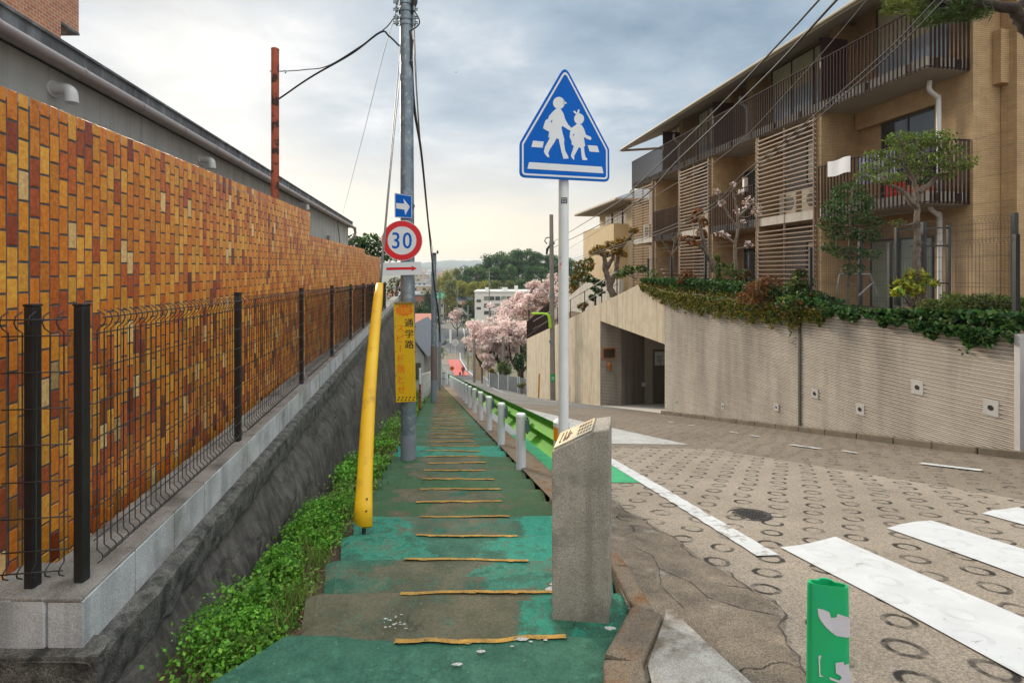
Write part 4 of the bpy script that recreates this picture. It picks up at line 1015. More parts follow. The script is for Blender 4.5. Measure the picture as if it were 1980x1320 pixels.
# ------------------------------------------------------------------ steel utility pole with road signs
bx, by = -1.374, 6.8; bz = prof(by)
t = thing('utility_pole', 'tall galvanised steel utility pole with road signs beside the green stairs', 'utility pole', (bx, by, bz))
ax = lambda z: bx-.030*(z-bz)/6.
mb = MB(); zs = np.linspace(bz-.2, 6.8, 9); mb.tube([(ax(z), by, z) for z in zs], [.100-.0030*(z-bz) for z in zs], 24); mb.build('pole_shaft', M['galv'], t, smooth=50)
mb = MB(); mb.tube([(bx, by, bz-.2), (ax(-.5), by, bz+.30)], [.104, .103], 24); mb.build('pole_sleeve', M['polebase'], t, smooth=50)
mb = MB(); 
for py in (57, 92, 107, 172, 235, 360):
    c = P(785+(1 if py > 100 else 0), py, by-.075); mb.obox(c, (.010, 0, 0), (0, .006, 0), (0, 0, .022)); mb.obox(c+Vector((0, 0, .03)), (.004, 0, 0), (0, .005, 0), (0, 0, .02))
mb.build('step_hole', M['ink'], t)
def band(z, r=.092, l=.0): 
    b = MB(); b.tube([(ax(z), by, z-.022), (ax(z), by, z+.022)], r, 20)
    for s_ in (-1, 1):
        for q in (-.012, .012): b.tube([(ax(z)+s_*(r-.01), by-.05, z+q), (ax(z)+s_*(r+.07+l), by-.05, z+q)], .008, 6)
        b.obox((ax(z)+s_*(r+.025), by-.05, z), (.012, 0, 0), (0, .03, 0), (0, 0, .03))
    return b.build('clamp_band', M['galv'], t, smooth=50)
for py in (-6, 8, 22, 38, 48): band(P(785, py, by).z)
mb = MB(); c = P(772, 24, by); mb.tube([c, c+Vector((.07, 0, 0))], .035, 12); c = P(771, 35, by); mb.tube([c, c+Vector((.09, .0, 0))], .014, 8); mb.build('insulator', M['ink'], t, smooth=40)
mb = MB(); mb.tube([P(802, -14, by-.05), P(801, 8, by-.05), P(797, 26, by-.05)], [.04, .035, .012], 10); mb.tube([P(792, 60, by-.06), P(797, 80, by-.06), P(795, 115, by-.06)], [.012, .018, .012], 8); mb.build('cable_sleeve', M['ink'], t, smooth=40)
mb = MB()
for py in (398, 465, 519): mb.tube([(ax(P(785, py, by).z), by, P(785, py, by).z-.015), (ax(P(785, py, by).z), by, P(785, py, by).z+.015)], .1, 20)
mb.build('sign_clamp', M['galv'], t, smooth=50)
# blue arrow plate
s1 = Plate(780, 398, 6.66, 9)
a = tag(thing('arrow_sign', 'small blue square sign with a white arrow above the speed limit sign', 'road sign', s1.o), 'small blue square sign with a white arrow above the speed limit sign', 'road sign')
q = [s1.ab(x, y) for x, y in ((763, 420.5), (797, 422.5), (797, 378.5), (763, 373))]
p_ = s1.plate(rpoly(q, .012), M['signblue'], .006, 'sign_plate', a)
fr0, fr1 = rpoly(inset(q, .004), .01), rpoly(inset(q, .010), .008)
ar = [s1.ab(400+x/2, y/2) for x, y in ((732, 785), (763, 788), (760, 768), (785, 799), (767, 832), (764, 811), (732, 806))]
s1.film(ringpoly(fr0, fr1)+[ar], M['signwhite'], .0012, 'white_arrow', p_)
# speed limit disc
s2 = Plate(777.5, 465, 6.65, 6); r0 = .262
a = thing('speed_limit_sign', 'round red-bordered speed limit sign with a blue 30', 'road sign', s2.o)
p_ = s2.plate(circ(0, 0, r0), M['signwhite'], .006, 'sign_plate', a)
s2.film(ringpoly(circ(0, 0, r0*.975), circ(0, 0, r0*.70)), M['signred'], .0012, 'red_border', p_)
for ch, px in (('3', 765.5), ('0', 787.5)):
    [s2.text(ch, .30, M['signblue'], px+dx_, 465, .0014+(dx_+.5)*.0003, p_, 'numeral', .84) for dx_ in (-.5, 0, .5)]
# plate with red arrow
s3 = Plate(777, 519, 6.66, 5)
a = thing('arrow_plate', 'white plate with a long red arrow under the speed limit disc', 'road sign', s3.o)
p_ = s3.plate(rpoly([s3.ab(x, y) for x, y in ((737, 533), (815, 531), (815, 506), (737, 508))], .02), M['signwhite'], .006, 'sign_plate', a)
s3.film([[s3.ab(x, y) for x, y in ((747, 517.2), (796, 516.3), (796, 513.8), (806.5, 519), (796, 524.2), (796, 521.3), (747, 522.3))]], M['signred'], .0013, 'red_arrow', p_)
# yellow school-route banner
s4 = Plate(782.5, 682, 6.63, 4)
a = thing('school_route_banner', 'long yellow vertical warning board with black and orange Japanese lettering on the steel pole', 'sign board', s4.o)
q = [s4.ab(x, y) for x, y in ((765.5, 778), (804.5, 776), (800, 584), (761, 585.5))]
p_ = s4.plate(q, M['signyel'], .008, 'board', a, 0, .003)
for ch, px, py in (('通', 790.3, 624), ('学', 791, 645), ('路', 791.4, 665.5)): [s4.text(ch, .118, M['ink'], px+dx_, py, .0016+dx_*.0004, p_) for dx_ in (0, .35, .7)]
for ch, px, py in (('ス', 773.3, 634.7), ('ピ', 773.8, 654), ('ー', 774, 673), ('ド', 774.5, 692.5), ('落', 774.7, 713.3), ('と', 775.3, 734), ('せ', 775.7, 753)):
    if ch == 'ー':
        A, B = s4.ab(772.9, 667), s4.ab(775.1, 680); s4.film([[(A[0], B[1]), (B[0], B[1]), (B[0], A[1]), (A[0], A[1])]], M['signor'], .0016, 'lettering', p_)
    else: [s4.text(ch, .115, M['signor'], px+dx_, py, .0016+dx_*.0004, p_) for dx_ in (0, .35, .7)]
a0 = s4.ab(781.7, 600); bl = []
for i in range(26):
    th = 2*math.pi*i/26; k = 1 if i % 2 else .74; bl.append((a0[0]+.125*k*math.cos(th), a0[1]+.083*k*math.sin(th)))
s4.film([bl], M['signor'], .0014, 'burst', p_)
for ch, px in (('注', 775.5), ('意', 787)): s4.text(ch, .088, M['signyel'], px, 600, .0026, p_)
b = []
for i, x in enumerate((770, 777, 784, 791, 799)):
    for yv in (768, 773):
        if yv == 768 and i == 0: pass
        xx = x+(2 if yv == 768 else 0); A, B = s4.ab(xx-1.4, yv-1.3), s4.ab(xx+1.4, yv+1.3)
        b.append([(A[0], B[1]), (B[0], B[1]), (B[0], A[1]), (A[0], A[1])])
s4.film(b, M['ink'], .0016, 'small_print', p_)
mb = MB()
for py in (632, 680, 727):
    for px in (763.5+(py-600)*.02, 802+(py-600)*.02): mb.obox(P(px, py, 6.625), (.008, 0, 0), (0, .004, 0), (0, 0, .004))
mb.build('cable_tie', M['ink'], a)
A, B = P(763, 589, 6.62), P(800, 588, 6.62); mb = MB(); mb.bar(A+Vector((0, 0, .02)), B+Vector((0, 0, .02)), .012); mb.build('top_batten', plain('olive_batten', (.22, .15, .03)), a)

# ------------------------------------------------------------------ yellow guy-wire guard
pb, pt_ = P(701, 1022, 3.70), P(734, 549, 4.79)
pb = Vector((pb.x, pb.y, prof(3.7)+.04))
t = thing('guy_wire_guard', 'leaning yellow plastic guy wire cover with black rod at its foot', 'guy wire guard', (pb.x, pb.y, prof(pb.y)))
dr = (pt_-pb).normalized(); sd = dr.cross(Vector((0, 1, 0))).normalized()*-1
if sd.x < 0: sd = -sd
fr = sd.cross(dr).normalized()
if fr.y > 0: fr = -fr
mb = MB(); rows = []; NN = 20
L = (pt_-pb).length
for i in range(15):
    s_ = i/14; c = pb+dr*L*s_+sd*(-.014*math.sin(s_*math.pi)) + fr*.02*math.sin(s_*math.pi)
    rw = .062-.022*s_+.010*max(0, 1-s_*8); rd = .036-.006*s_
    ring = []
    for j in range(NN+1):
        th = math.pi*1.10+ (2*math.pi-.55)*j/NN
        q = c+sd*math.cos(th)*rw+fr*-math.sin(th)*-rd
        if i == 0: q = q+dr*(.06*max(0, -math.cos(th))**1.5-.01)
        if i == 14: q = c+(q-c)*.8
        ring.append(q)
    rows.append(ring)
vs = [p for r_ in rows for p in r_]; k = NN+1; n_ = len(rows)
mb.add(vs, [(i*k+j, i*k+j+1, (i+1)*k+j+1, (i+1)*k+j) for i in range(n_-1) for j in range(k-1)])
ob = mb.build('cover', M['tubeyel'], t, smooth=60)
md = ob.modifiers.new('shell', 'SOLIDIFY'); md.thickness = .004; md.offset = 0
mb = MB(); mb.tube([Vector((pb.x+.005, pb.y+.01, prof(pb.y)-.06)), pb+dr*.35, pb+dr*L*.98], [.012, .03, .026], 10); mb.build('rod', M['tubeblk'], t, smooth=50)
mb = MB()
for s_ in (.045, .085, .36, .57, .965):
    c = pb+dr*L*s_+sd*(-.014*math.sin(s_*math.pi)-(.051-.021*s_))+fr*.012; mb.obox(c, sd*.008, dr*.012, fr*.010)
    if s_ < .1: mb.obox(c+sd*.085+fr*.032, sd*.005, dr*.006, fr*.004)
mb.build('clip', M['ink'], t)
def crv(pts, n=10):
    pts = [Vector(p) for p in pts]; q = [pts[0]*2-pts[1]]+pts+[pts[-1]*2-pts[-2]]; out = []
    for i in range(1, len(q)-2):
        for j in range(n):
            f_ = j/n; a, b, c, d = q[i-1], q[i], q[i+1], q[i+2]
            out.append(.5*((2*b)+(c-a)*f_+(2*a-5*b+4*c-d)*f_**2+(3*b-a-3*c+d)*f_**3))
    return out+[pts[-1]]
def wire(pts, r, m, label, name='cable', cat='cable', n=8, group=None):
    mb = MB(); mb.tube(crv(pts, n), r, 6); return tag(mb.build(name, M[m], org=pts[0], smooth=True), label, cat, group)
wire([pt_-dr*.05, P(756, 300, 5.75), P(776, 70, 6.7)], .006, 'wiregrey', 'grey guy wire rising from the yellow cover to the pole, upper strand', 'guy_wire', 'wire')
wire([pt_-dr*.05+Vector((.012, 0, 0)), P(762, 260, 6.0), P(777, 120, 6.72)], .006, 'wiregrey', 'grey guy wire beside the first one, ending lower on the steel pole', 'guy_wire', 'wire')
wire([P(663, 412, 19.3), P(700, 270, 12.5), P(740, 110, 8.2), P(763, 32, 6.85), P(770, -6, 6.7)], .005, 'wiregrey', 'thin drop wire from the house eave up to the steel pole', 'drop_wire', 'wire')
wire([P(540, 191, 7.95), P(600, 150, 7.6), P(680, 104, 7.2), P(735, 63, 6.9), P(752, 70, 6.85), P(772, 89, 6.78)], .013, 'cable', 'thick black cable from the rusty pipe pole looping to the steel pole')
wire([P(553, 138, 7.95), P(590, 135, 7.7), P(640, 125, 7.4), P(735, 63, 6.93), P(763, 34, 6.8)], .007, 'cable', 'thin support strand from the hook on the rusty pole to the steel pole')
wire([P(794, 60, 6.72), P(808, 50, 6.72), P(811, 40, 6.72), P(804, 26, 6.72), P(798, 20, 6.72)], .009, 'cable', 'black cable loop on the side of the steel pole top')
wire([P(795, 118, 6.72), P(801, 210, 7.2), P(815, 300, 9.5), P(827, 420, 13.), P(837, 520, 17.2)], .022, 'cable', 'thick black cable running down from the steel pole to the next pole', n=10)
wire([P(798, 24, 6.75), P(805, 180, 9.), P(818, 340, 12.), P(838, 497, 17.4)], .008, 'wiregrey', 'thin strand from the steel pole top to the next pole, the straighter one')
wire([P(799.5, 26, 6.75), P(809, 220, 9.4), P(824, 400, 13.), P(839, 500, 17.4)], .007, 'wiregrey', 'thin strand from the steel pole top to the next pole, the slacker one')
# rusty pipe pole
mb = MB(); p0 = P(532, 530, 8.); mb.tube([(p0.x, p0.y, -.2), (p0.x, p0.y, P(532, 95, 8.).z)], .058, 18)
t = thing('pipe_pole', 'rusty red steel pipe pole standing behind the brick wall', 'pole', (p0.x, p0.y, .1)); mb.build('pipe', M['rust'], t, smooth=50)
mb = MB(); c = P(532, 138, 8.); mb.tube([c, c+Vector((.13, 0, 0)), c+Vector((.16, 0, .01)), c+Vector((.17, 0, -.02)), c+Vector((.15, 0, -.03))], .009, 8); mb.tube([c-Vector((.08, 0, 0)), c], .009, 6); mb.build('hook', M['galv'], t)
mb = MB(); mb.lathe([(.06, 0), (.061, .015), (.04, .03)], P(532, 97, 8.), 16); mb.build('pipe_cap', M['rust'], t, smooth=50)

# ------------------------------------------------------------------ poles down the slope
def slim_pole(name, px, ybase, ytop, d, r0, r1, mat, label, x=None, lean=0):
    b_ = P(px, ybase, d); tp = P(px+lean, ytop, d)
    t = thing(name, label, 'utility pole', b_)
    f_ = Vector(b_)
    if d > 60: f_.z = min(b_.z, T(b_.x, b_.y))
    mb = MB(); mb.tube([f_-Vector((0, 0, .4)), tp], [r0, r1], 16); mb.build('pole_shaft', M[mat], t, smooth=50); return t, b_, tp
t, b_, tp = slim_pole('utility_pole', 839, 776, 490, 17.6, .105, .085, 'galv', 'second steel utility pole down the stairs, grey with a brown lower part')
mb = MB(); mb.tube([b_, b_+Vector((0, 0, .75))], [.112, .111], 16); mb.build('pole_sleeve', M['polebase'], t, smooth=50)
mb = MB(); mb.tube([b_+Vector((0, 0, .75)), b_+Vector((0, 0, 1.9))], [.109, .107], 16); mb.build('rust_guard', plain('brown_guard', (.17, .125, .12)), t, smooth=50)
mb = MB(); mb.tube([tp+Vector((-.03, -.1, 0)), tp+Vector((.10, -.1, -.02))], .03, 8); mb.obox(tp+Vector((.14, -.1, .04)), (.03, 0, 0), (0, .03, 0), (0, 0, .05)); mb.build('insulator', M['ink'], t)
wire([P(837, 520, 17.2), P(841, 560, 17.3), P(847, 600, 17.5), P(850, 640, 19), P(851, 660, 22)], .03, 'cable', 'black cable sagging past the second pole down the stairs', n=8)
t, b_, tp = slim_pole('utility_pole', 850, 760, 560, 27, .085, .07, 'galv', 'thin grey utility pole just beyond the second pole at the foot of the stairs')
for d_, px, yb_, yt, lab in ((48, 917, 733, 655, 'short dark pole at the roadside by the white fence below the blossom'), (44, 973, 722, 650, 'dark steel pole in front of the blossom trees'), (118, 946, 615, 520, 'slender pole in front of the white block'), (190, 862, 612, 548, 'utility pole far along the valley road, by the green roof'), (230, 871, 610, 552, 'utility pole farther along the valley road, by the bend'), (150, 884, 608, 556, 'slender pole beside the small blossom tree'), (95, 905, 655, 590, 'thin pole by the car park near the white signs')):
    q = slim_pole('utility_pole', px, yb_, yt, d_, .13, .11, 'concpole', lab)[0]
    if d_ > 100:
        c = P(px, yt+6, d_); mb = MB(); mb.box(c.x-1., c.x+1., c.y-.05, c.y+.05, c.z-.05, c.z+.05); mb.box(c.x-.8, c.x+.8, c.y-.05, c.y+.05, c.z-.9, c.z-.8); mb.build('cross_arm', M['concpole'], q)
# concrete pole by the ribbed wall
t, b_, tp = slim_pole('utility_pole', 1069, 776, 415, 26.6, .15, .10, 'concpole', 'brown concrete utility pole against the retaining wall with a green notice', lean=-3)
mb = MB()
for py in (660, 572, 470): c = P(1067, py, 26.6); mb.tube([c-Vector((0, 0, .06)), c+Vector((0, 0, .06))], .15, 14)
mb.build('clamp_band', M['galv'], t, smooth=50)
mb = MB(); c = P(1069, 730, 26.45); mb.box(c.x-.13, c.x+.13, c.y-.02, c.y, c.z-.19, c.z+.19); nb_ = mb.build('green_notice', M['ggreen'], t)
text_mesh('文', .2, M['signwhite'], (c.x, c.y-.022, c.z-.02), (1, 0, 0), (0, 0, 1), 'lettering', nb_)
c = P(1060, 470, 26.6); mb = MB(); mb.tube([P(1067, 458, 26.6), P(1056, 460, 26.6), P(1053, 466, 26.6), P(1058, 472, 26.6)], .03, 6); mb.tube([P(1066, 470, 26.6), P(1058, 482, 26.6), P(1057, 492, 26.6)], [.03, .08, .05], 6); mb.build('insulator', M['ink'], t)
L1 = P(1048, 606, 26.4); mb = MB(); mb.tube(crv([P(1064, 634, 26.4), P(1062, 614, 26.4), P(1056, 607, 26.4), P(1032, 605, 26.4)]), [.07]*21+[.05]*10, 8)
t = thing('street_lamp', 'lime green arm street lamp on the concrete pole before the blossom', 'street lamp', P(1064, 634, 26.4)); mb.build('lamp_arm', M['lime'], t, smooth=True)
mb = MB(); mb.obox(P(1036, 606, 26.4), (.22, 0, 0), (0, .09, 0), (0, 0, .05)); mb.build('lamp_head', M['lime'], t, bevel=.03)
mb = MB(); a, b = P(1041, 762, 28.), P(1043, 722, 28.); mb.tube([a-Vector((0, 0, .2)), b], .045, 8); tag(mb.build('marker_stake', plain('ochre_stake', (.45, .22, .03)), org=a), 'thin ochre stake standing against the foot of the retaining wall', 'stake')
# wires over the road to the upper frame edge
dfr = lambda px: 3.209/((px-990)/990+.0417)
def rw(pts, r, lab): wire([P(x, y, dfr(x)) for x, y in pts], r, 'cable', lab, 'overhead_wire', 'wire', 10)
rw([(1069, 468), (1200, 388), (1223, 366), (1369, 228), (1515, 75), (1584, 0), (1760, -190)], .011, 'upper thick overhead wire crossing before the apartment block')
rw([(1069, 479), (1200, 412), (1318, 303), (1476, 152), (1618, 0), (1800, -190)], .013, 'lower thick overhead wire crossing before the apartment block')
rw([(1069, 500), (1275, 374), (1400, 300), (1530, 170), (1677, 0), (1800, -150)], .005, 'thin slack overhead wire before the balcony rails')
rw([(1069, 512), (1275, 446), (1450, 325), (1680, 130), (1810, 0), (1980, -180)], .006, 'paired overhead wire passing the balcony, upper strand')
rw([(1069, 515), (1275, 452), (1456, 330), (1690, 133), (1826, 0), (1990, -170)], .006, 'paired overhead wire passing the balcony, lower strand')
# ------------------------------------------------------------------ house behind the brick wall
FXL = lambda y, o=0.: -3.408-.148*y-o
def lb(mb, y0, y1, o0, o1, z0, z1):
    q = [(FXL(y0, o1), y0), (FXL(y0, o0), y0), (FXL(y1, o0), y1), (FXL(y1, o1), y1)]
    mb.hexa([(*p, z0) for p in q], [(*p, z1) for p in q])
t = thing('house', 'low rendered house with a long brown gutter and stained fascia behind the brick wall', 'house', (FXL(8, 2), 8, .1))
mb = MB(); lb(mb, -3, 20.4, .10, 6, -.4, 3.48); mb.build('wall', M['render'], t)
mb = MB(); lb(mb, -3, 20.9, .0, .06, 3.52, 3.70); lb(mb, -3, 20.9, .06, 6, 3.49, 3.53); lb(mb, 20.84, 20.9, .06, 6, 3.531, 3.70); fa = mb.build('fascia', M['fascia'], t)
mb = MB(); lb(mb, -3, 20.92, -.02, 6.05, 3.70, 3.725); mb.build('roof', M['fascia'], t)
mb = MB()
gp_ = [(FXL(y, -.075), y, 3.478) for y in np.arange(-3, 21.1, .8)]
mb.tube(gp_, .062, 14); mb.build('gutter', M['gutter'], t, smooth=60)
for y in np.arange(1, 21, .95):
    mb = MB(); mb.tube([(FXL(y, -.075), y-.012, 3.478), (FXL(y, -.075), y+.012, 3.478)], .068, 14); mb.bar((FXL(y, 0), y, 3.53), (FXL(y, -.07), y, 3.54), .008); mb.build('gutter_bracket', M['gutter'], t, smooth=60)
mb = MB(); e_ = FXL(20.95, -.075); mb.tube(crv([(e_, 20.95, 3.45), (e_, 21., 3.25), (e_-.1, 20.85, 3.05), (e_-.33, 20.6, 2.85), (e_-.38, 20.55, 2.6), (e_-.38, 20.55, .2)], 4), .055, 10); mb.build('downpipe', M['gutter'], t, smooth=True)
for px, py, o_ in ((101, 178, .10), (387, 313, .10), (581, 398, .10)):
    p = (px-990)/990; y = (3.408+o_)/(-p-.148); c = Vector((FXL(y, o_), y, P(px, py, y).z))
    mb = MB(); mb.tube(crv([c+Vector((-.02, 0, .03)), c+Vector((.10, 0, .03)), c+Vector((.165, 0, 0)), c+Vector((.18, 0, -.10))], 5), .052, 12); mb.tube([c+Vector((.0, 0, .03)), c+Vector((.02, 0, .03))], .075, 12)
    mb.build('vent_elbow', M['pvc'], t, smooth=50)
c = Vector((FXL(16.3, .06), 16.3, 2.75)); mb = MB(); mb.box(c.x, c.x+.08, c.y-.05, c.y+.05, c.z-.1, c.z+.08); mb.build('wall_fitting', M['gutter'], t)
c = Vector((FXL(17.4, .06), 17.4, 2.2)); mb = MB(); mb.tube([c, c+Vector((.05, 0, .35))], .03, 6); mb.tube(crv([c+Vector((.05, .2, 1.2)), c+Vector((.06, .4, .4)), c+Vector((.05, .2, 0))], 5), .012, 5); mb.build('service_cable', M['cable'], t)
# tiled block above it
t = thing('tiled_tower', 'orange tiled upper building standing over the house roof', 'building', (-9, 4, 0))
def tb(mb, y0, y1, o1, z0, z1):
    q = [(-7.93-.148*(y-9)-o, y) for y, o in ((y0, o1), (y0, 0), (y1, 0), (y1, o1))]
    mb.hexa([(*p, z0) for p in q], [(*p, z1) for p in q])
mb = MB(); tb(mb, -4, 9, 8, 0, 6.05); tb(mb, -4, 9.45, 8, 6.05, 12); mb.build('wall', M['towertile'], t)
mb = MB(); q = [(-7.93-.148*(y-9)-o, y) for y, o in ((9.003, 1.6), (9.003, -.01), (9.46, -.01), (9.46, 1.6))]; mb.hexa([(*p, 6.0) for p in q], [(*p, 6.046) for p in q]); mb.build('overhang_soffit', M['fascia'], t)

# ------------------------------------------------------------------ ribbed concrete retaining wall
XW = lambda y, o=0.: 8.41-.21*y+o*.9787
YW = lambda y, o=0.: y+o*.2055
ww = thing('concrete_retaining_wall', 'long ribbed concrete retaining wall with weep holes, a recessed entry and a sloping end', 'retaining wall', (XW(14), 14, -3))
def wtop_r(y): return float(np.interp(y, [4, 7, 16.55, 18.4, 22, 35.2], [.70, .76, 1.02, 1.23, .33, -2.85]))
mb = MB(); pit = .062; ysec = [7.02, 8.3, 9.6, 10.88, 10.92, 12.3, 13.8, 15.2, 16.55]
rows = []
z = -84*.062
while z < .70:
    rows += [(z, .024), (z+.010, 0.), (z+.044, 0.), (z+.053, .024)]; z += pit
rows += [(.705, .024), (.71, 0.)]
def colm(y, extra=0.):
    L = []
    for zz_, o in rows:
        j = .0015*math.sin(zz_*31+y*3)
        L.append((XW(y, o+extra+j), YW(y, o+extra+j), zz_))
    return L
cs_ = []
for y in ysec:
    cs_.append(colm(y, .014 if abs(y-10.9) < .03 else 0))
k = len(rows); n_ = len(cs_)
mb.add([p for c in cs_ for p in c], [(i*k+j, i*k+j+1, (i+1)*k+j+1, (i+1)*k+j) for i in range(n_-1) for j in range(k-1)])
mb.build('ribbed_face', M['rib'], ww, fixn=False)
mb = MB(); q = [(XW(10.87), 10.87), (XW(10.93), 10.93), (XW(10.93, .05), YW(10.93, .05)), (XW(10.87, .05), YW(10.87, .05))]; q = [(a-.004, b) for a, b in q]; q.reverse(); mb.hexa([(*p, -4) for p in q], [(*p, .9) for p in q]); mb.build('movement_joint', plain('dark_joint', (.05, .045, .04)), ww)
mb = MB(); u_, v_, b_ = Vector((-.21, 1, 0)), Vector((0, 0, 1)), Vector((.9787, .2055, 0))
mb.prism([(7.02, .70), (16.55, .70), (16.55, 1.03), (7.02, .765)], u_, v_, (8.41, 0, 0), b_, .28); mb.prism([(7.02, -5), (16.5, -5), (16.5, .7), (7.02, .7)], u_, v_, Vector((8.41, 0, 0))+b_*.025, b_, .25)
mb.build('wall_top_band', M['rib'], ww, fixn=True)
mb = MB(); mb.prism([(16.55, -.66), (22, -.4), (22, .33), (18.4, 1.23), (16.55, 1.03)], u_, v_, Vector((8.41, 0, 0)), b_, .28)
mb.prism([(22, -6), (35.2, -9.5), (35.2, -2.85), (22, .33)], u_, v_, Vector((8.41, 0, 0)), b_, .28); mb.build('smooth_face', M['smooth'], ww, fixn=True)
mb = MB(); mb.box(XW(7.02)-.06, XW(7.02)+.02, 6.93, 7.012, -3, .765); mb.box(XW(7.02)-.01, XW(7.02)+.3, 6.97, 7.018, -3, .76); mb.build('edge_trim', plain('steel_trim', (.40, .38, .38), (.46, .44, .44), 5, .5, .05), ww)
mb = MB()
for i, (px, py, s_) in enumerate(((1575, 760.6, .085), (1662.7, 791, .09), (1773.4, 748.7, .10), (1915.6, 788, .10), (1501, 787, .07), (1397.5, 785, .06), (1307.6, 777, .05))):
    y = 8.41/((px-990)/990+.21); z = P(px, py, y).z; c = Vector((XW(y), y, z)); n_r = -b_; ut = u_.normalized()
    m1 = MB(); m1.obox(c+b_*.008, ut*s_, b_*.012, (0, 0, s_*1.15)); w1 = m1.build('weep_hole', plain('grey_mortar', (.42, .40, .38), (.5, .48, .46)) if i == 0 else bpy.data.materials['grey_mortar'], ww)
    m2 = MB(); m2.tube([c+n_r*.008, c+b_*.02], .038 if s_ > .08 else .024, 14); m2.build('drain_pipe', M['ink'], w1); 
# entry recess
path = [(XW(22), 22.0), (4.72, 22.2), (6.2, 24.0), (9.2, 24.6), (9.2, 17.4), (XW(16.55, .28), YW(16.55, .28))]
mb = MB()
for i, (a, b) in enumerate(zip(path, path[1:])):
    if i in (0, 1): continue
    mb.quad((*a, -6), (*b, -6), (*b, -.3), (*a, -.3))
mb.quad((*path[0], -.32), (*path[1], -.32), (*path[2], -.32), (*path[5], -.32)); mb.quad((*path[2], -.32), (*path[3], -.32), (*path[4], -.32), (*path[5], -.32))
mb.build('entry_wall', M['dimwall'], ww)
mb = MB(); rr_ = []
z = -4.6
for (a, b), nm in (((path[0], path[1]), 0), ((path[1], path[2]), 1)):
    a, b = Vector((*a, 0)), Vector((*b, 0)); nrm = Vector((b.y-a.y, -(b.x-a.x), 0)).normalized(); zs = []
    z = -4.7
    while z < -.35: zs += [(z, 0), (z+.01, .016), (z+.046, .016), (z+.056, 0)]; z += pit
    mb.add([(*(a+nrm*o).xy, q) for q, o in zs]+[(*(b+nrm*o).xy, q) for q, o in zs], [(j, len(zs)+j, len(zs)+j+1, j+1) for j in range(len(zs)-1)])
mb.build('entry_ribbed_panel', M['ribdark'], ww)
mb = MB(); strip(mb, [16.55, 18, 20, 22, 24.6], lambda y: XW(y)-.05, lambda y: XW(y)+5.2, lambda x, y: RZ(XW(y), y)+.012, .004, 3); mb.build('entry_floor', M['dimwall'], ww)
mb = MB(); c = P(1275, 725, 24.05); mb.box(c.x-.30, c.x+.36, c.y-.03, c.y+.06, -4.55, -1.95); dr_ = mb.build('door', M['door'], ww)
mb = MB(); c = P(1276, 693, 23.98); mb.box(c.x-.24, c.x+.28, c.y-.015, c.y+.015, c.z-.32, c.z+.32); mb.build('notice_board', M['signwhite'], dr_)
mb = MB(); c = P(1276, 697, 23.95); 
for i in range(6): mb.box(c.x-.15, c.x+.15-.05*(i % 3), c.y-.004, c.y+.004, c.z+.22-.06*i, c.z+.235-.06*i)
mb.box(c.x+.02, c.x+.035, c.y-.004, c.y+.004, c.z-.34, c.z-.05); mb.build('notice_print', M['ink'], dr_)
mb = MB(); c = P(1245, 743, 23.7); mb.obox(c, (.10, .03, 0), (0, .03, 0), (0, 0, .09)); mb.build('intercom', M['signwhite'], ww)
c = P(1178, 683, 22.0); t = thing('traffic_mirror', 'faded orange framed mirror on the ribbed entry panel', 'mirror', c)
mb = MB(); q = rpoly([(-.30, -.24), (.30, -.24), (.30, .24), (-.30, .24)], .08); mb.prism(q, (.98, .2, 0), (0, 0, 1), c, (-.2, .98, 0), .12); mb.build('mirror_frame', M['morange'], t, fixn=True, bevel=.015)
mb = MB(); mb.flat(rpoly([(-.25, -.19), (.25, -.19), (.25, .19), (-.25, .19)], .06), (.98, .2, 0), (0, 0, 1), c+Vector((.001, -.006, 0))); mb.build('mirror_glass', M['mirror'], t)
c = P(1178, 708, 22.); mb = MB(); mb.lathe([(.06, -.16), (.09, -.14), (.10, 0), (.12, .02), (.11, .12), (.05, .18)], c, 12); mb.box(c.x-.03, c.x+.03, c.y-.02, c.y+.2, c.z-.05, c.z+.05); tag(mb.build('warning_lamp', M['morange'], org=c, smooth=50), 'small rusty orange warning lamp under the entry mirror', 'lamp')
# continuation of the wall outside the entry road, set back
t = thing('block_wall', 'grey block wall set back at the near end of the ribbed wall', 'wall', (7.6, 6.6, -1)); mb = MB(); mb.hexa([(7.15, 7.2, -3), (12, 5.9, -3), (12, 6.2, -3), (7.2, 7.5, -3)], [(7.15, 7.2, .6), (12, 5.9, .6), (12, 6.2, .6), (7.2, 7.5, .6)]); mb.build('wall_face', M['block'], t)
# parapet and rails of the outside stair above the entry
t = thing('stair_parapet', 'pale concrete parapet sloping up behind the retaining wall end', 'parapet', (XW(27, 1.5), 27, -1))
mb = MB(); mb.prism([(23.5, -2), (34, -6), (34, -.75), (27.6, 1.25), (23.5, 1.35)], u_, v_, Vector((8.41, 0, 0))+b_*1.55, b_, .2); mb.build('parapet_wall', M['pale'], t, fixn=True)
t = thing('handrail', 'thin black handrail climbing the sloping top of the retaining wall', 'railing', (XW(27, .15), 27, wtop_r(27)))
mb = MB(); hr = [(XW(y, .15), YW(y, .15), wtop_r(y)+1.02) for y in (34, 30, 26, 23, 20.5)]; mb.tube(hr, .022, 6); mb.tube([(p[0], p[1], p[2]-.5) for p in hr], .012, 6); mb.build('top_rail', M['black'], t)
for y in (33.5, 31, 28.6, 26.4, 24.3, 22.2, 20.6):
    mb = MB(); x, y2, z = XW(y, .15), YW(y, .15), wtop_r(y); mb.tube([(x, y2, z-.2), (x, y2, z+1.02)], .024, 6); mb.build('post', M['black'], t)
t = thing('picket_fence', 'dark picket fence beyond the low end of the concrete wall', 'fence', P(1040, 640, 37))
mb = MB()
A, B = P(1019, 654, 38), P(1066, 618, 33)
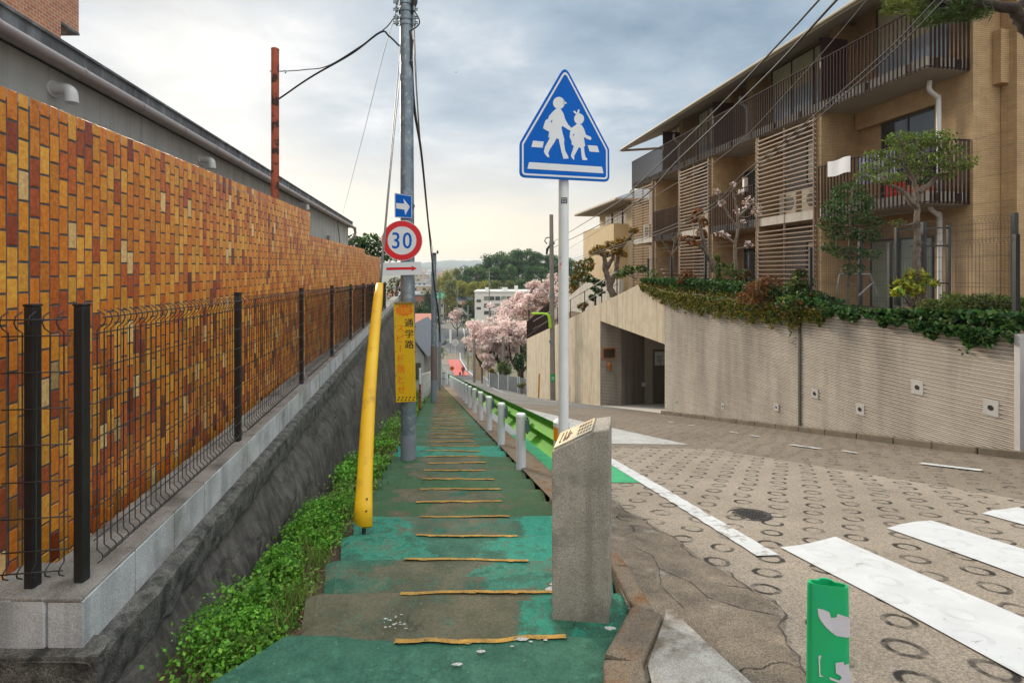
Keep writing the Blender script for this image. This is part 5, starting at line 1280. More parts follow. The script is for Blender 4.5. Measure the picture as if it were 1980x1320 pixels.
for i in range(40):
    p = A.lerp(B, i/39); mb.bar(p-Vector((0, 0, .5)), p+Vector((0, 0, 1.25)), .03)
mb.bar(A+Vector((0, 0, 1.2)), B+Vector((0, 0, 1.2)), .035); mb.bar(A+Vector((0, 0, .1)), B+Vector((0, 0, .1)), .035); mb.build('pickets', M['railbr'], t)
mb = MB(); strip(mb, [3, 5, 7.1, 9, 12, 15, 18.3, 20, 24, 28, 34], lambda y: 7.3 if y < 7 else (XW(y)+.2), lambda y: 26, lambda x, y: (.55+.02*(y-7) if y < 18.5 else max(.7-.24*(y-18.5), -4.5) if x < XW(y)+2.2 else .6), 0, 8); struct(mb, 'garden_ground', M['soil'])

# ------------------------------------------------------------------ apartment block
def B(y, o, z): return Vector((11.26-.17*y+o*.986, y+o*.168, z))
def ab(mb, y0, y1, o0, o1, z0, z1):
    q = [B(y0, o0, 0), B(y0, o1, 0), B(y1, o1, 0), B(y1, o0, 0)]
    mb.hexa([(p.x, p.y, z0) for p in q], [(p.x, p.y, z1) for p in q])
ap = thing('apartment_block', 'three storey tan tiled apartment block with slatted screens and brown balcony rails', 'apartment block', B(19, 3, .4))
Y0, Y1 = 11.5, 27.7
mb = MB(); ab(mb, 11.38, 27.5, 1.3, 10, -2, 6.22); ab(mb, 11.38, 27.2, 1.6, 10, 6.22, 9.28); ab(mb, 11.376, 12.25, 1.1, 1.3, -2, 6.22); ab(mb, 11.376, 11.9, 1.1, 1.6, 6.22, 9.05)
ab(mb, 11.05, 11.37, 1.85, 10, -2, 9.4); ab(mb, 11.20, 11.37, 1.62, 1.85, 5.9, 7.1); ab(mb, 12.25, 14.55, 1.1, 1.3, 5.72, 6.22)
for y in (25.1, 22.6, 20.1, 17.3, 14.6):
    s_ = -1 if y in (25.1, 20.1, 14.6) else 1
    ab(mb, y, y+.2, .05, 1.3, -.5, 6.22)
for y in (15.0, 19.0, 20.4, 24.2): ab(mb, y, y+.35, 1.0, 1.6, 6.5, 8.98)
mb.build('wall', M['tan'], ap)
mb = MB(); ab(mb, Y0, Y1, 0, 1.3, 6.24, 6.5)
for a, b in ((11.5, 14.6), (14.8, 17.3), (17.5, 20.1), (20.3, 22.6), (22.8, 25.1), (25.3, 27.7)): ab(mb, a, b, 0, 1.3, 3.2, 3.47)
mb.build('balcony_slab', M['slabedge'], ap)
mb = MB(); ab(mb, Y0+.03, Y1, .03, 1.3, 6.222, 6.238)
for a, b in ((11.53, 14.6), (17.5, 20.1), (22.8, 25.1)): ab(mb, a, b, .03, 1.29, 3.184, 3.198)
mb.build('balcony_soffit', M['soffit'], ap)
mb = MB(); mb.hexa([B(10.2, -.42, 8.36), B(10.2, 1.8, 9.30), B(28.3, 1.8, 9.30), B(28.3, -.42, 8.36)], [B(10.2, -.42, 8.40), B(10.2, 1.8, 9.34), B(28.3, 1.8, 9.34), B(28.3, -.42, 8.40)]); mb.build('eave_soffit', M['soffit'], ap)
mb = MB(); ab(mb, 10.2, 28.32, -.46, -.42, 8.35, 8.47); mb.hexa([B(28.302, -.42, 8.35), B(28.302, 10, 9.35), B(28.34, 10, 9.35), B(28.34, -.42, 8.35)], [B(28.302, -.42, 8.47), B(28.302, 10, 9.50), B(28.34, 10, 9.50), B(28.34, -.42, 8.47)])
q0, q1 = B(10.2, -.50, 8.43), B(28.32, -.50, 8.43); mb.tube([q0, q1], .05, 8); mb.build('roof_edge', M['eave'], ap)
mb = MB(); mb.hexa([B(10.2, -.42, 8.405), B(10.2, 1.8, 9.345), B(28.3, 1.8, 9.345), B(28.3, -.42, 8.405)], [B(10.2, -.40, 8.475), B(10.2, 1.8, 9.50), B(28.28, 1.8, 9.50), B(28.28, -.40, 8.475)]); mb.hexa([B(10.2, 1.8, 9.345), B(10.2, 10, 9.345), B(28.3, 10, 9.345), B(28.3, 1.8, 9.345)], [B(10.2, 1.8, 9.50), B(10.2, 9.9, 10.3), B(28.28, 9.9, 10.3), B(28.28, 1.8, 9.50)]); mb.build('roof', M['roofgrey'], ap)
def rail(y0, y1, z0, z1, end=True, pit=.11):
    mb = MB(); n = int((y1-y0)/pit)
    for i in range(n+1):
        y = y0+(y1-y0)*i/n; c = B(y, -.05, 0); mb.obox((c.x, c.y, (z0+z1)/2), B(1, 0, 0).lerp(B(1, 0, 0), 0)*0+Vector((.986, .168, 0))*.018, Vector((-.168, .986, 0))*.008, (0, 0, (z1-z0)/2))
    a, b = B(y0-.02, -.05, z1), B(y1+.02, -.05, z1); mb.bar(a, b, .026, (0, 0, 1), .012)
    mb.bar(a-Vector((0, 0, z1-z0-.03)), b-Vector((0, 0, z1-z0-.03)), .012)
    if end:
        for i in range(1, 11):
            c = B(y0-.05, -.05+1.12*i/10, 0); mb.obox((c.x, c.y, (z0+z1)/2), Vector((.986, .168, 0))*.010, Vector((-.168, .986, 0))*.022, (0, 0, (z1-z0)/2))
        mb.bar(B(y0-.05, -.06, z1), B(y0-.05, 1.1, z1), .024, (0, 0, 1), .012); mb.bar(B(y0-.05, -.06, z0+.03), B(y0-.05, 1.1, z0+.03), .012)
    for y in np.arange(y0+.4, y1, 1.15):
        c = B(y, -.03, z0+.15); mb.obox(c, Vector((.986, .168, 0))*.025, Vector((-.168, .986, 0))*.05, (0, 0, .09))
    if end:
        for o in (.25, .85): c = B(y0-.03, o, z0+.15); mb.obox(c, Vector((.986, .168, 0))*.05, Vector((-.168, .986, 0))*.02, (0, 0, .09))
    return mb.build('balcony_railing', M['railbr'], ap)
rail(Y0, Y1, 6.22, 7.66); rail(Y0, 14.58, 3.19, 4.64); rail(17.5, 20.1, 3.19, 4.64, False); rail(22.8, 25.1, 3.19, 4.64, False)
def screen(y0, y1):
    mb = MB(); z = .35
    while z < 6.12:
        if not 3.08 < z < 3.50: mb.bar(B(y0-.10, -.03, z), B(y1+.10, -.03, z), .014, (0, 0, 1), .019)
        z += .139
    for y in (y0+.02, y1-.02, (y0+y1)/2): 
        c = B(y, .02, 3.2); w_ = .028 if y != (y0+y1)/2 else .012; mb.obox(c, Vector((.986, .168, 0))*.03, Vector((-.168, .986, 0))*w_, (0, 0, 3.0))
    for y in (y0-.02, y1+.02): c = B(y, -.05, 3.2); mb.obox(c, Vector((.986, .168, 0))*.012, Vector((-.168, .986, 0))*.012, (0, 0, 3.0))
    return mb.build('slatted_screen', M['slat'], ap)
def window(y0, y1, o, z0, z1, gl='glass', mull=1, blind=None):
    mb = MB(); f = .045
    ab(mb, y0, y0+f, o-.06, o-.003, z0, z1); ab(mb, y1-f, y1, o-.06, o-.003, z0, z1); ab(mb, y0+f, y1-f, o-.06, o-.003, z0, z0+f); ab(mb, y0+f, y1-f, o-.06, o-.003, z1-f, z1)
    for i in range(1, mull+1): c = y0+(y1-y0)*i/(mull+1); ab(mb, c-.022, c+.022, o-.055, o-.003, z0+f, z1-f)
    w_ = mb.build('window', M['frame'], ap)
    mb = MB(); ab(mb, y0+f, y1-f, o-.03, o-.004, z0+f, z1-f); mb.build('pane', M[gl], w_)
    if blind:
        mb = MB(); zb_ = z1-f-(z1-z0)*blind[1]; ab(mb, y0+f+.01, y1-f-.01, o-.034, o-.031, zb_, z1-f-.005); mb.build('blind', M[blind[0]], w_)
    return w_
for a, b in ((14.8, 17.3), (20.3, 22.6), (25.3, 27.7)):
    screen(a, b)
    mb = MB(); ab(mb, a, b, .92, 1.29, .0, 3.18); ab(mb, a, b, .92, 1.29, 3.48, 6.22); mb.build('bay_wall', M['greywall'], ap)
    for z in (.35, 3.5):
        m_ = (a+b)/2
        window(a+.2, m_+.1, .92, z+.95 if z > 3 else z+.3, z+2.3, 'glass', 1, ('blind', .9) if a != 20.3 else ('curtain', .9))
    for k_, yy_ in enumerate((a+.55, a+1.55)):
        u1 = MB(); ab(u1, yy_-.38, yy_+.38, .35, .72, 3.49, 4.22); un = u1.build('air_conditioner', M['ac'], ap, bevel=.015)
        u2 = MB(); c = B(yy_-.06, .343, 3.86); u2.tube([c, c+Vector((.012, .002, 0))], .24, 24); u2.build('fan_grille', M['frame'], un)
window(12.32, 13.85, 1.3, 3.5, 5.70, 'glass', 1); window(12.4, 14.2, 1.3, .2, 2.55, 'glass', 1, ('curtain', .98))
window(17.7, 19.9, 1.3, 3.5, 5.6, 'glass', 1); window(17.7, 19.9, 1.3, .3, 2.6, 'glass', 1); window(23, 24.9, 1.3, 3.5, 5.6, 'glass', 1); window(23.0, 24.8, 1.3, .3, 2.6, 'glass', 1)
window(12.25, 14.3, 1.6, 6.55, 9.1, 'skyglass', 1, ('blind', .5)); window(15.6, 18.7, 1.6, 6.55, 9.1, 'skyglass', 2, ('blind', .4)); window(21.2, 23.8, 1.6, 6.55, 9.1, 'skyglass', 2, ('blind', .6)); window(24.8, 27.0, 1.6, 6.55, 9.1, 'warmglass', 3)
for y in (14.7, 20.2, 24.45): m_ = MB(); ab(m_, y, y+.05, .12, 1.0, 6.5, 8.4); m_.build('privacy_panel', M['panelbr'], ap)
for y, z0, z1, o in ((12.0, 3.5, 5.9, .92), (12.0, .2, 3.1, .95), (19.15, 6.5, 8.0, .85), (24.3, 6.5, 8.0, .85)):
    mb = MB(); c = B(y, o, 0); mb.tube(crv([B(y, o-.25, z1+.27), B(y, o-.25, z1+.05), B(y, o-.05, z1-.1), B(y, o, z1-.3), B(y, o, z0)], 4), .052, 10); mb.build('downpipe', M['pvc'], ap, smooth=True)
mb = MB()
for i in range(9): ab(mb, 23+.18*i, 23.2+.18*i, .1, 1.2, .3+.19*i, .34+.19*i)
mb.build('outside_steps', M['slabedge'], ap)
mb = MB(); ab(mb, 18.5, 18.6, .3, .45, 4.6, 5.1); mb.build('wall_light', M['pvc'], ap)
# things on the near balcony
c = B(13.75, -.10, 4.67); b_2 = MB(); b_2.grid(lambda u, v: B(13.45+.75*u, -.10-.01*math.sin(u*9), 4.70-.42*v+.015*math.sin(u*7)), 10, 6); o = b_2.build('towel', M['cloth'], org=c); md = o.modifiers.new('shell', 'SOLIDIFY'); md.thickness = .012; tag(o, 'white towel hung over the lower balcony rail of the apartment block', 'towel')
c = B(13.1, .55, 4.3); b_2 = MB(); b_2.grid(lambda u, v: B(12.75+1.1*u, .5+.05*math.sin(u*15), 4.75-.75*v), 22, 5); o = b_2.build('washing', M['clothv'], org=c); md = o.modifiers.new('shell', 'SOLIDIFY'); md.thickness = .01; tag(o, 'lilac washing hanging behind the lower balcony rail', 'washing')
def planter(y, o_, l, w_, h, m, nm, lab):
    c = B(y, o_, 3.472); r = MB(); q = [(-l/2, -w_/2), (l/2, -w_/2), (l/2, w_/2), (-l/2, w_/2)]; r.hexa([(c.x+a*.86, c.y+b*.86, c.z) for a, b in q], [(c.x+a, c.y+b, c.z+h) for a, b in q])
    t = thing(nm, lab, 'planter', c); r.build('tub', M[m], t, bevel=.01)
    n = 90; cc = np.stack([c.x+nr.normal(size=n)*l*.3, c.y+nr.normal(size=n)*w_*.35, c.z+h+.22*nr.random(n)], 1); V, F, C = leaves(cc, .08, [(.05, .12, .03), (.30, .02, .02), (.08, .18, .04)] if m != 'terra' else [(.05, .13, .03), (.09, .2, .04)]); arr_mesh('foliage', V, F, M['leaf'], C, t)
planter(12.15, .45, .75, .28, .22, 'terra', 'planter', 'long terracotta planter on the lower balcony of the apartment block')
planter(12.75, .5, .35, .3, .42, 'redbox', 'planter', 'red plant tub on the lower balcony beside the terracotta planter')
# second block beyond
def B2(y, o, z): return Vector((11.69-.17*y+o*.986, y+o*.168, z))
def ab2(mb, y0, y1, o0, o1, z0, z1):
    q = [B2(y0, o0, 0), B2(y0, o1, 0), B2(y1, o1, 0), B2(y1, o0, 0)]; mb.hexa([(p.x, p.y, z0) for p in q], [(p.x, p.y, z1) for p in q])
t = thing('apartment_block', 'smaller cream apartment block with a plain parapet standing beyond the slatted block', 'apartment block', B2(35, 3, -2))
mb = MB(); ab2(mb, 31.9, 38.2, 1.4, 8, -6, 6.0); ab2(mb, 30.9, 31.9, .9, 8, -6, 5.9); mb.build('wall', M['cream'], t)
mb = MB(); ab2(mb, 31.7, 37.8, 0, .2, -3, 4.74); ab2(mb, 31.7, 31.9, .2, 1.4, -3, 4.74); ab2(mb, 37.6, 37.8, .2, 1.4, -3, 4.74); ab2(mb, 31.9, 37.6, .2, 1.4, 3.2, 3.4); mb.build('parapet', M['cream'], t)
mb = MB(); ab2(mb, 30.6, 39, -.3, 8, 6.0, 6.05); mb.build('eave_soffit', M['soffit'], t)
mb = MB(); ab2(mb, 30.56, 39.04, -.34, 8.2, 6.052, 6.16); mb.build('roof_edge', M['eave'], t)
mb = MB(); mb.hexa([B2(30.6, -.3, 6.165), B2(30.6, 8.1, 6.165), B2(39, 8.1, 6.165), B2(39, -.3, 6.165)], [B2(33, 3, 7.4), B2(33, 5, 7.4), B2(37, 5, 7.4), B2(37, 3, 7.4)]); mb.build('roof', M['roofgrey'], t)
for a, b in ((32.2, 33.4), (33.6, 35.2), (35.5, 36.8)):
    f = MB(); ab2(f, a, b, 1.33, 1.397, 3.5, 5.9); w_ = f.build('window', M['frame'], t)
    f = MB(); ab2(f, a+.06, (a+b)/2-.03, 1.31, 1.329, 3.56, 5.84); ab2(f, (a+b)/2+.03, b-.06, 1.31, 1.329, 3.56, 5.84); f.build('pane', M['warmglass'], w_)
# ------------------------------------------------------------------ vegetation
class Acc:
    def __init__(s): s.V = []; s.F = []; s.C = []; s.n = 0
    def put(s, V, F, C): s.V.append(V); s.F.append(F+s.n); s.C.append(C); s.n += len(V)
    def build(s, name, mat, parent=None, org=None): return arr_mesh(name, np.concatenate(s.V), np.concatenate(s.F), mat, np.concatenate(s.C), parent, org=org)
def clump(acc, c, r, n, size, cols, shade=.45, asp=.55, up=.5, shell=.45, dirs=None):
    c = np.array(c, float); r = np.array(r if isinstance(r, (tuple, list)) else (r, r, r), float)
    d = nr.normal(size=(n, 3)); d /= np.linalg.norm(d, axis=1, keepdims=True)
    k = (shell+(1-shell)*nr.random((n, 1)))**.6*(.8+.35*nr.random((n, 1)))
    p = c+d*k*r
    V, F, C = leaves(p, size, cols, up, asp, dirs=dirs)
    acc.put(V, F, C*nr.uniform(.85, 1.15))
def limb(mb, pts, r0, r1, n=7, jit=.0):
    pts = [Vector(p) for p in pts]; q = crv(pts, 5)
    if jit: q = [q[0]]+[p+Vector((rng.gauss(0, jit), rng.gauss(0, jit), rng.gauss(0, jit*.4))) for p in q[1:-1]]+[q[-1]]
    mb.tube(q, [r0+(r1-r0)*i/(len(q)-1) for i in range(len(q))], n)
def tree(name, label, base, stems, clumps, size, cols, bark='bark', r0=.07, cat='tree', group=None, mat='leaf', asp=.55, up=.5, twig=.010, sub=3, shell=.45):
    """stems: lists of points; clumps: (centre, radii, leaf count)"""
    t = thing(name, label, cat, base, group); mb = MB(); nodes = []
    for i, s_ in enumerate(stems):
        rr = r0*(1 if i == 0 else .7); limb(mb, s_, rr, rr*.45, 9, r0*.15); nodes += [Vector(p) for p in crv(s_, 4)[4:]]
    for c, r, n in clumps:
        c = Vector(c); lo = [p for p in nodes if p.z < c.z+.05] or nodes; q = min(lo, key=lambda p: (p-c).length*1.0+.3*abs(p.z-c.z))
        m = q.lerp(c, .5)+Vector((0, 0, -.12*(c-q).length)); limb(mb, [q, m, c], r0*.34, twig, 6, r0*.1)
        rv = r if isinstance(r, (tuple, list)) else (r, r, r)
        for k in range(sub):
            e = c+Vector((rng.uniform(-1, 1)*rv[0]*.8, rng.uniform(-1, 1)*rv[1]*.8, rng.uniform(-.2, .9)*rv[2]*.8)); limb(mb, [m.lerp(c, .7), m.lerp(e, .75), e], twig*1.2, twig*.4, 5)
    mb.build('trunk', M[bark], t, smooth=60); ac = Acc()
    for c, r, n in clumps: clump(ac, c, r, n, size, cols, asp=asp, up=up, shell=shell)
    ac.build('crown', M[mat], t); return t
def PP(d, *q): return [P(x, y, d) for x, y in q]
def pads(d, sc, *q):   # (px, py, rx px, rz px, n)
    return [(P(x, y, d+rng.uniform(-.35, .35)*sc), (a/990*d, a/990*d*.9, b/990*d), int(n)) for x, y, a, b, n in q]
g_yel = [(.10, .16, .022), (.14, .20, .03), (.065, .12, .02), (.17, .22, .04)]
g_dark = [(.022, .065, .018), (.035, .095, .025), (.05, .12, .03), (.018, .045, .014)]
g_or = [(.32, .15, .018), (.22, .13, .02), (.12, .12, .02), (.38, .20, .03)]
g_rust = [(.20, .065, .018), (.14, .045, .015), (.26, .10, .03), (.10, .06, .02)]
tree('garden_tree', 'pruned garden tree with flat yellow-green pads before the lower balcony', P(1786, 600, 9.2), [PP(9.2, (1788, 612), (1780, 545), (1772, 500), (1776, 470), (1771, 432), (1774, 392), (1768, 350)), PP(9.2, (1772, 400), (1745, 372), (1712, 352)), PP(9.2, (1776, 372), (1810, 345), (1836, 322))],
    pads(9.2, 1, (1700, 322, 34, 14, 420), (1675, 340, 26, 12, 260), (1735, 300, 36, 16, 480), (1770, 275, 44, 18, 620), (1812, 268, 34, 16, 420), (1740, 268, 30, 14, 330), (1838, 292, 26, 14, 280), (1848, 322, 26, 10, 200), (1872, 312, 20, 12, 120), (1790, 310, 38, 14, 380), (1716, 345, 30, 12, 240), (1768, 335, 30, 12, 200), (1690, 300, 24, 10, 200), (1826, 340, 22, 8, 110), (1735, 432, 20, 8, 60)), .058, g_yel+[(.20, .26, .05)], r0=.075, up=1.0, asp=.45)
tree('garden_tree', 'dense dark green garden tree with a thin straight trunk behind the mesh fence', P(1640, 596, 10.4), [PP(10.4, (1639, 606), (1640, 540), (1643, 470), (1646, 400), (1648, 365))],
    pads(10.4, 1, (1640, 370, 34, 20, 520), (1668, 392, 26, 16, 320), (1612, 400, 26, 16, 330), (1655, 420, 34, 16, 380), (1605, 432, 26, 14, 300), (1630, 452, 34, 16, 380), (1676, 455, 30, 14, 320), (1690, 430, 20, 12, 160), (1645, 490, 36, 14, 360), (1608, 478, 20, 12, 180), (1684, 492, 20, 10, 140), (1652, 520, 26, 12, 200)), .062, g_dark+[(.06, .10, .02), (.08, .15, .04), (.06, .13, .035)], r0=.04, up=.8)
tree('cherry_sapling', 'slender young cherry with a few pale blossoms before the middle balcony', P(1424, 515, 13.2), [PP(13.2, (1424, 522), (1421, 480), (1427, 440), (1424, 400), (1418, 375)), PP(13.2, (1421, 470), (1400, 455), (1384, 447)), PP(13.2, (1424, 420), (1446, 402), (1460, 385)), PP(13.2, (1424, 440), (1400, 400), (1384, 372)), PP(13.2, (1420, 482), (1440, 478), (1452, 470))],
    pads(13.2, 1, (1386, 370, 8, 6, 26), (1395, 392, 9, 7, 24), (1417, 358, 6, 8, 14), (1432, 372, 8, 6, 18), (1448, 388, 12, 9, 40), (1464, 402, 9, 8, 32), (1462, 412, 9, 6, 30), (1438, 428, 7, 5, 14), (1392, 452, 12, 5, 26), (1404, 456, 8, 5, 20), (1447, 472, 9, 7, 28), (1425, 408, 8, 6, 16), (1442, 395, 9, 7, 20)), .07, [(.72, .58, .58), (.66, .48, .50), (.78, .68, .66), (.35, .22, .12)], mat='petal', r0=.05, twig=.006, sub=2, asp=.9)
tree('maple_tree', 'hard-pruned tree with rust orange young leaves before the slatted screen', P(1378, 520, 15), [PP(15, (1380, 525), (1372, 500), (1362, 478), (1356, 450), (1352, 420)), PP(15, (1364, 484), (1345, 470), (1332, 462))],
    pads(15, 1, (1350, 412, 11, 9, 130), (1342, 424, 10, 8, 90), (1360, 430, 10, 9, 90), (1356, 450, 12, 8, 110), (1330, 462, 14, 7, 120), (1345, 470, 10, 6, 70), (1316, 460, 7, 6, 30)), .10, g_rust+[(.30, .12, .02)], r0=.09, twig=.012)
tree('garden_tree', 'crooked two-stemmed tree with yellow-orange leaves on the sloping wall top', P(1184, 572, 21), [PP(21, (1186, 574), (1178, 548), (1170, 520), (1168, 498), (1160, 488)), PP(21, (1180, 553), (1190, 528), (1195, 500), (1206, 470), (1222, 452)), PP(21, (1172, 520), (1184, 500), (1186, 484))],
    pads(21, 2, (1160, 482, 15, 9, 200), (1148, 488, 9, 6, 90), (1180, 474, 13, 9, 180), (1198, 468, 12, 9, 150), (1194, 486, 14, 8, 160), (1172, 492, 12, 6, 110), (1226, 446, 10, 6, 110), (1214, 460, 9, 6, 80), (1205, 492, 9, 6, 80)), .14, g_or, r0=.15, twig=.02)
tree('garden_tree', 'small dark green bushy tree on the sloping wall top beside the handrail', P(1151, 586, 24.5), [PP(24.5, (1151, 590), (1151, 565), (1148, 545))], pads(24.5, 2, (1142, 540, 11, 8, 150), (1154, 545, 9, 7, 110), (1145, 575, 8, 6, 90), (1160, 565, 9, 7, 90), (1150, 558, 8, 6, 70), (1164, 548, 8, 6, 70)), .15, g_dark, r0=.06, twig=.015)
def shrub(name, label, base, pd, size, cols, group=None, cat='shrub', asp=.6, mat='leaf'):
    t = thing(name, label, cat, base, group); ac = Acc(); mb = MB(); b = Vector(base)
    for c, r, n in pd:
        clump(ac, c, r, n, size, cols, up=.7, asp=asp); mb.tube([b+Vector((rng.uniform(-.05, .05), 0, -.1)), b.lerp(Vector(c), .5)+Vector((0, 0, .02)), c], [.014*size/.06, .010*size/.06, .005*size/.06], 5)
    mb.build('stem', M['bark'], t); ac.build('foliage', M[mat], t); return t
shrub('shrub', 'rust brown shrub over the retaining wall beside the glossy green one', P(1482, 600, 11.9), pads(11.9, 1, (1465, 560, 26, 20, 520), (1490, 548, 24, 18, 460), (1445, 575, 22, 16, 360), (1480, 582, 26, 18, 420), (1505, 570, 16, 16, 240)), .06, g_rust)
shrub('shrub', 'glossy green shrub with red young tips over the retaining wall', P(1545, 600, 11.1), pads(11.1, 1, (1535, 560, 26, 20, 420), (1552, 545, 24, 16, 360), (1525, 585, 24, 16, 330), (1560, 575, 20, 16, 260), (1548, 527, 14, 8, 130)), .075, g_dark+g_yel+[(.30, .05, .02)])
shrub('variegated_shrub', 'yellow and green broad-leaved shrub at the foot of the pad-pruned tree', P(1766, 590, 9.05), pads(9.05, .6, (1745, 552, 20, 12, 120), (1772, 535, 24, 14, 170), (1765, 560, 20, 10, 100), (1795, 548, 18, 7, 70), (1735, 565, 12, 8, 50)), .13, [(.42, .40, .02), (.30, .34, .03), (.12, .22, .03), (.55, .48, .04)], asp=.35)
shrub('hedge', 'clipped yellow-green hedge behind the ivy at the high end of the wall', P(1880, 615, 8.2), pads(8.2, .8, *[(1800+i*19, 592-(6 if 1 < i < 9 else 0)+3*math.sin(i*2), 24, 18, 420) for i in range(11)]), .045, [(.11, .15, .02), (.07, .11, .018), (.15, .17, .03), (.05, .09, .015)], cat='hedge')
shrub('dead_shrub', 'dry leafless brown shrub hanging over the wall under the yellow shrub', P(1775, 592, 8.9), pads(8.9, .6, (1770, 585, 22, 10, 160), (1745, 600, 20, 8, 120), (1795, 590, 14, 10, 90)), .07, [(.22, .12, .08), (.30, .19, .13), (.14, .08, .06)], asp=.2)
shrub('climbing_ivy', 'ivy covered fence post rising beside the rust orange tree', P(1388, 555, 14), pads(14, .3, (1387, 500, 5, 10, 110), (1388, 520, 6, 12, 130), (1390, 540, 8, 12, 140), (1398, 512, 7, 5, 50)), .075, g_yel+g_dark, cat='ivy')
shrub('shrub', 'yellow-orange bush low on the sloping wall beside the handrail', P(1126, 602, 27), pads(27, 1, (1124, 592, 8, 7, 130), (1132, 588, 6, 6, 80)), .14, g_or)
shrub('shrub', 'tall yellow-orange bush beyond the sloping parapet', P(1128, 560, 33), pads(33, 2, (1120, 520, 12, 18, 260), (1138, 512, 12, 16, 260), (1112, 545, 10, 16, 200), (1130, 535, 12, 12, 200), (1105, 560, 8, 14, 130)), .2, g_or+g_yel)
shrub('shrub', 'dull green bush behind the crooked two-stemmed tree', P(1230, 535, 19.6), pads(19.6, 2, (1215, 522, 14, 9, 240), (1240, 520, 12, 8, 200), (1200, 530, 12, 8, 180)), .10, g_dark+g_yel)
tree('bare_shrub', 'small leafless twiggy tree before the outside steps of the block', P(1302, 520, 17.2), [PP(17.2, (1302, 524), (1301, 490), (1305, 462)), PP(17.2, (1302, 500), (1290, 480), (1280, 465)), PP(17.2, (1302, 490), (1314, 470), (1318, 452))], pads(17.2, .5, (1290, 478, 8, 8, 8), (1310, 470, 8, 8, 8), (1302, 460, 8, 8, 8)), .08, g_yel, r0=.04, twig=.008, sub=7)
for i, (px, py, d_) in enumerate(((1265, 545, 17.8), (1330, 545, 15.6), (1440, 545, 13.1), (1420, 530, 14.3))):
    shrub('shrub', ('low olive shrub behind the mesh fence at the far end of the ivy', 'low brownish shrub under the rust orange tree', 'thin red-tinged shrub under the young cherry', 'small yellow shrub beside the ivy covered post')[i], P(px, py+14, d_), pads(d_, 1, (px-10, py-6, 13, 12, 150), (px+10, py, 13, 12, 150), (px, py-16, 10, 10, 90)), .085, (g_yel, g_rust, g_rust+g_dark, g_yel)[i])
# ivy along the wall's top
ac = Acc(); n = 26000; y = 7.05+(18.2-7.05)*nr.random(n)
lo = np.interp(y, [7, 7.3, 7.8, 8.3, 8.9, 9.4, 10.0, 10.4, 11, 11.6, 13.5, 15, 16.1, 17.2, 18.2], [.66, .60, .60, .68, .78, .80, .78, .62, .48, .45, .46, .50, .56, .85, 1.15])
lo = lo+.07*np.sin(y*9)+.05*np.sin(y*23)
hi = np.interp(y, [7, 8, 9, 9.8, 10.3, 11, 13, 16, 18.2], [1.08, 1.05, .98, .92, 1.0, 1.22, 1.42, 1.50, 1.42])
u = nr.random(n)**.8; z = lo+(hi-lo)*u
tp = np.interp(y, [7, 16.55, 18.4], [.76, 1.02, 1.23]); o = np.where(z < tp+.04, -.02-.09*nr.random(n), -.06+.75*nr.random(n))
x = 8.41-.21*y+o*.98; c = np.stack([x, y+o*.2, z], 1); keep = (nr.random(n) < np.where((y > 9.3) & (y < 10.2), .45, 1))
c, y, u, z = c[keep], y[keep], u[keep], z[keep]
olive = np.array([(.20, .18, .018), (.27, .23, .025), (.14, .15, .02), (.30, .19, .03)]); ivy = np.array([(.022, .075, .018), (.04, .115, .025), (.06, .15, .03), (.09, .14, .03), (.016, .045, .012)])
V, F, C = leaves(c, .075, ivy, .3, .9); mo = (u < .70) & (y > 10.2) & (nr.random(len(y)) < .85); C[mo] = olive[nr.integers(0, 4, mo.sum())]*(.7+.6*nr.random((mo.sum(), 1)))
V.reshape(-1, 4, 3)[mo] = c[mo][:, None]+(V.reshape(-1, 4, 3)[mo]-c[mo][:, None])*.62
ac.put(V, F, C)
for px, py0, py1 in ((1868, 640, 690), (1872, 640, 672), (1530, 628, 668), (1960, 640, 655)):
    yy_ = 8.41/((px-990)/990+.21); m = 16; cc = np.array([[XW(yy_)-.03+.02*nr.normal(), yy_+.04*nr.normal(), P(px, py0+(py1-py0)*i/m, yy_).z] for i in range(m)]); ac.put(*leaves(cc, .05, ivy, .3, .9))
o = ac.build('ivy', M['leaf']); kind(o, 'stuff'); tag(o, 'ivy and creepers trailing over the top of the ribbed retaining wall', 'ivy')
# mesh fences in the garden
def garden_fence(ys, off, z0, z1, label, r=.03):
    t = thing('mesh_fence', label, 'fence', (XW(ys[0], off), YW(ys[0], off), z0))
    for y in ys:
        mb = MB(); x, y2 = XW(y, off), YW(y, off); mb.box(x-r, x+r, y2-r, y2+r, z0-.1, z1); mb.build('post', M['black'], t)
    for a, b in zip(ys, ys[1:]):
        L = math.hypot(XW(b)-XW(a), b-a); n = int(L/.055)
        mbp = wire_panel((XW(a, off), YW(a, off)), (XW(b, off), YW(b, off)), (z0, z1), (z0, z1), n, (-.98, -.2), .0026 if b < 12 else .003, [h*(z1-z0)/1.14 for h in hz], .04, 3)
        mbp.build('mesh_panel', M['darkwire'], t)
    return t
garden_fence([7.25, 9.15, 10.95, 12.9, 14.8, 16.7, 18.3], .32, .72, 2.17, 'black mesh fence standing in the ivy along the top of the retaining wall')
garden_fence([8.2, 9.7, 11.1], 1.75, .6, 2.62, 'taller black mesh fence close to the apartment wall', .035)
t = thing('black_gate', 'black framed garden gate before the curtained ground floor window', 'gate', P(1780, 585, 10.4)); mb = MB()
for a, b in (((1734, 590), (1734, 440)), ((1834, 580), (1834, 436)), ((1734, 443), (1834, 440)), ((1760, 476), (1834, 475)), ((1800, 548), (1834, 547))): mb.bar(P(*a, 10.4), P(*b, 10.4), .03 if a[0] == b[0] else .016)
mb.build('gate_frame', M['black'], t)
t = thing('folded_chair', 'thin metal folding frame leaning in the garden behind the mesh fence', 'chair', P(1650, 575, 10.9)); mb = MB()
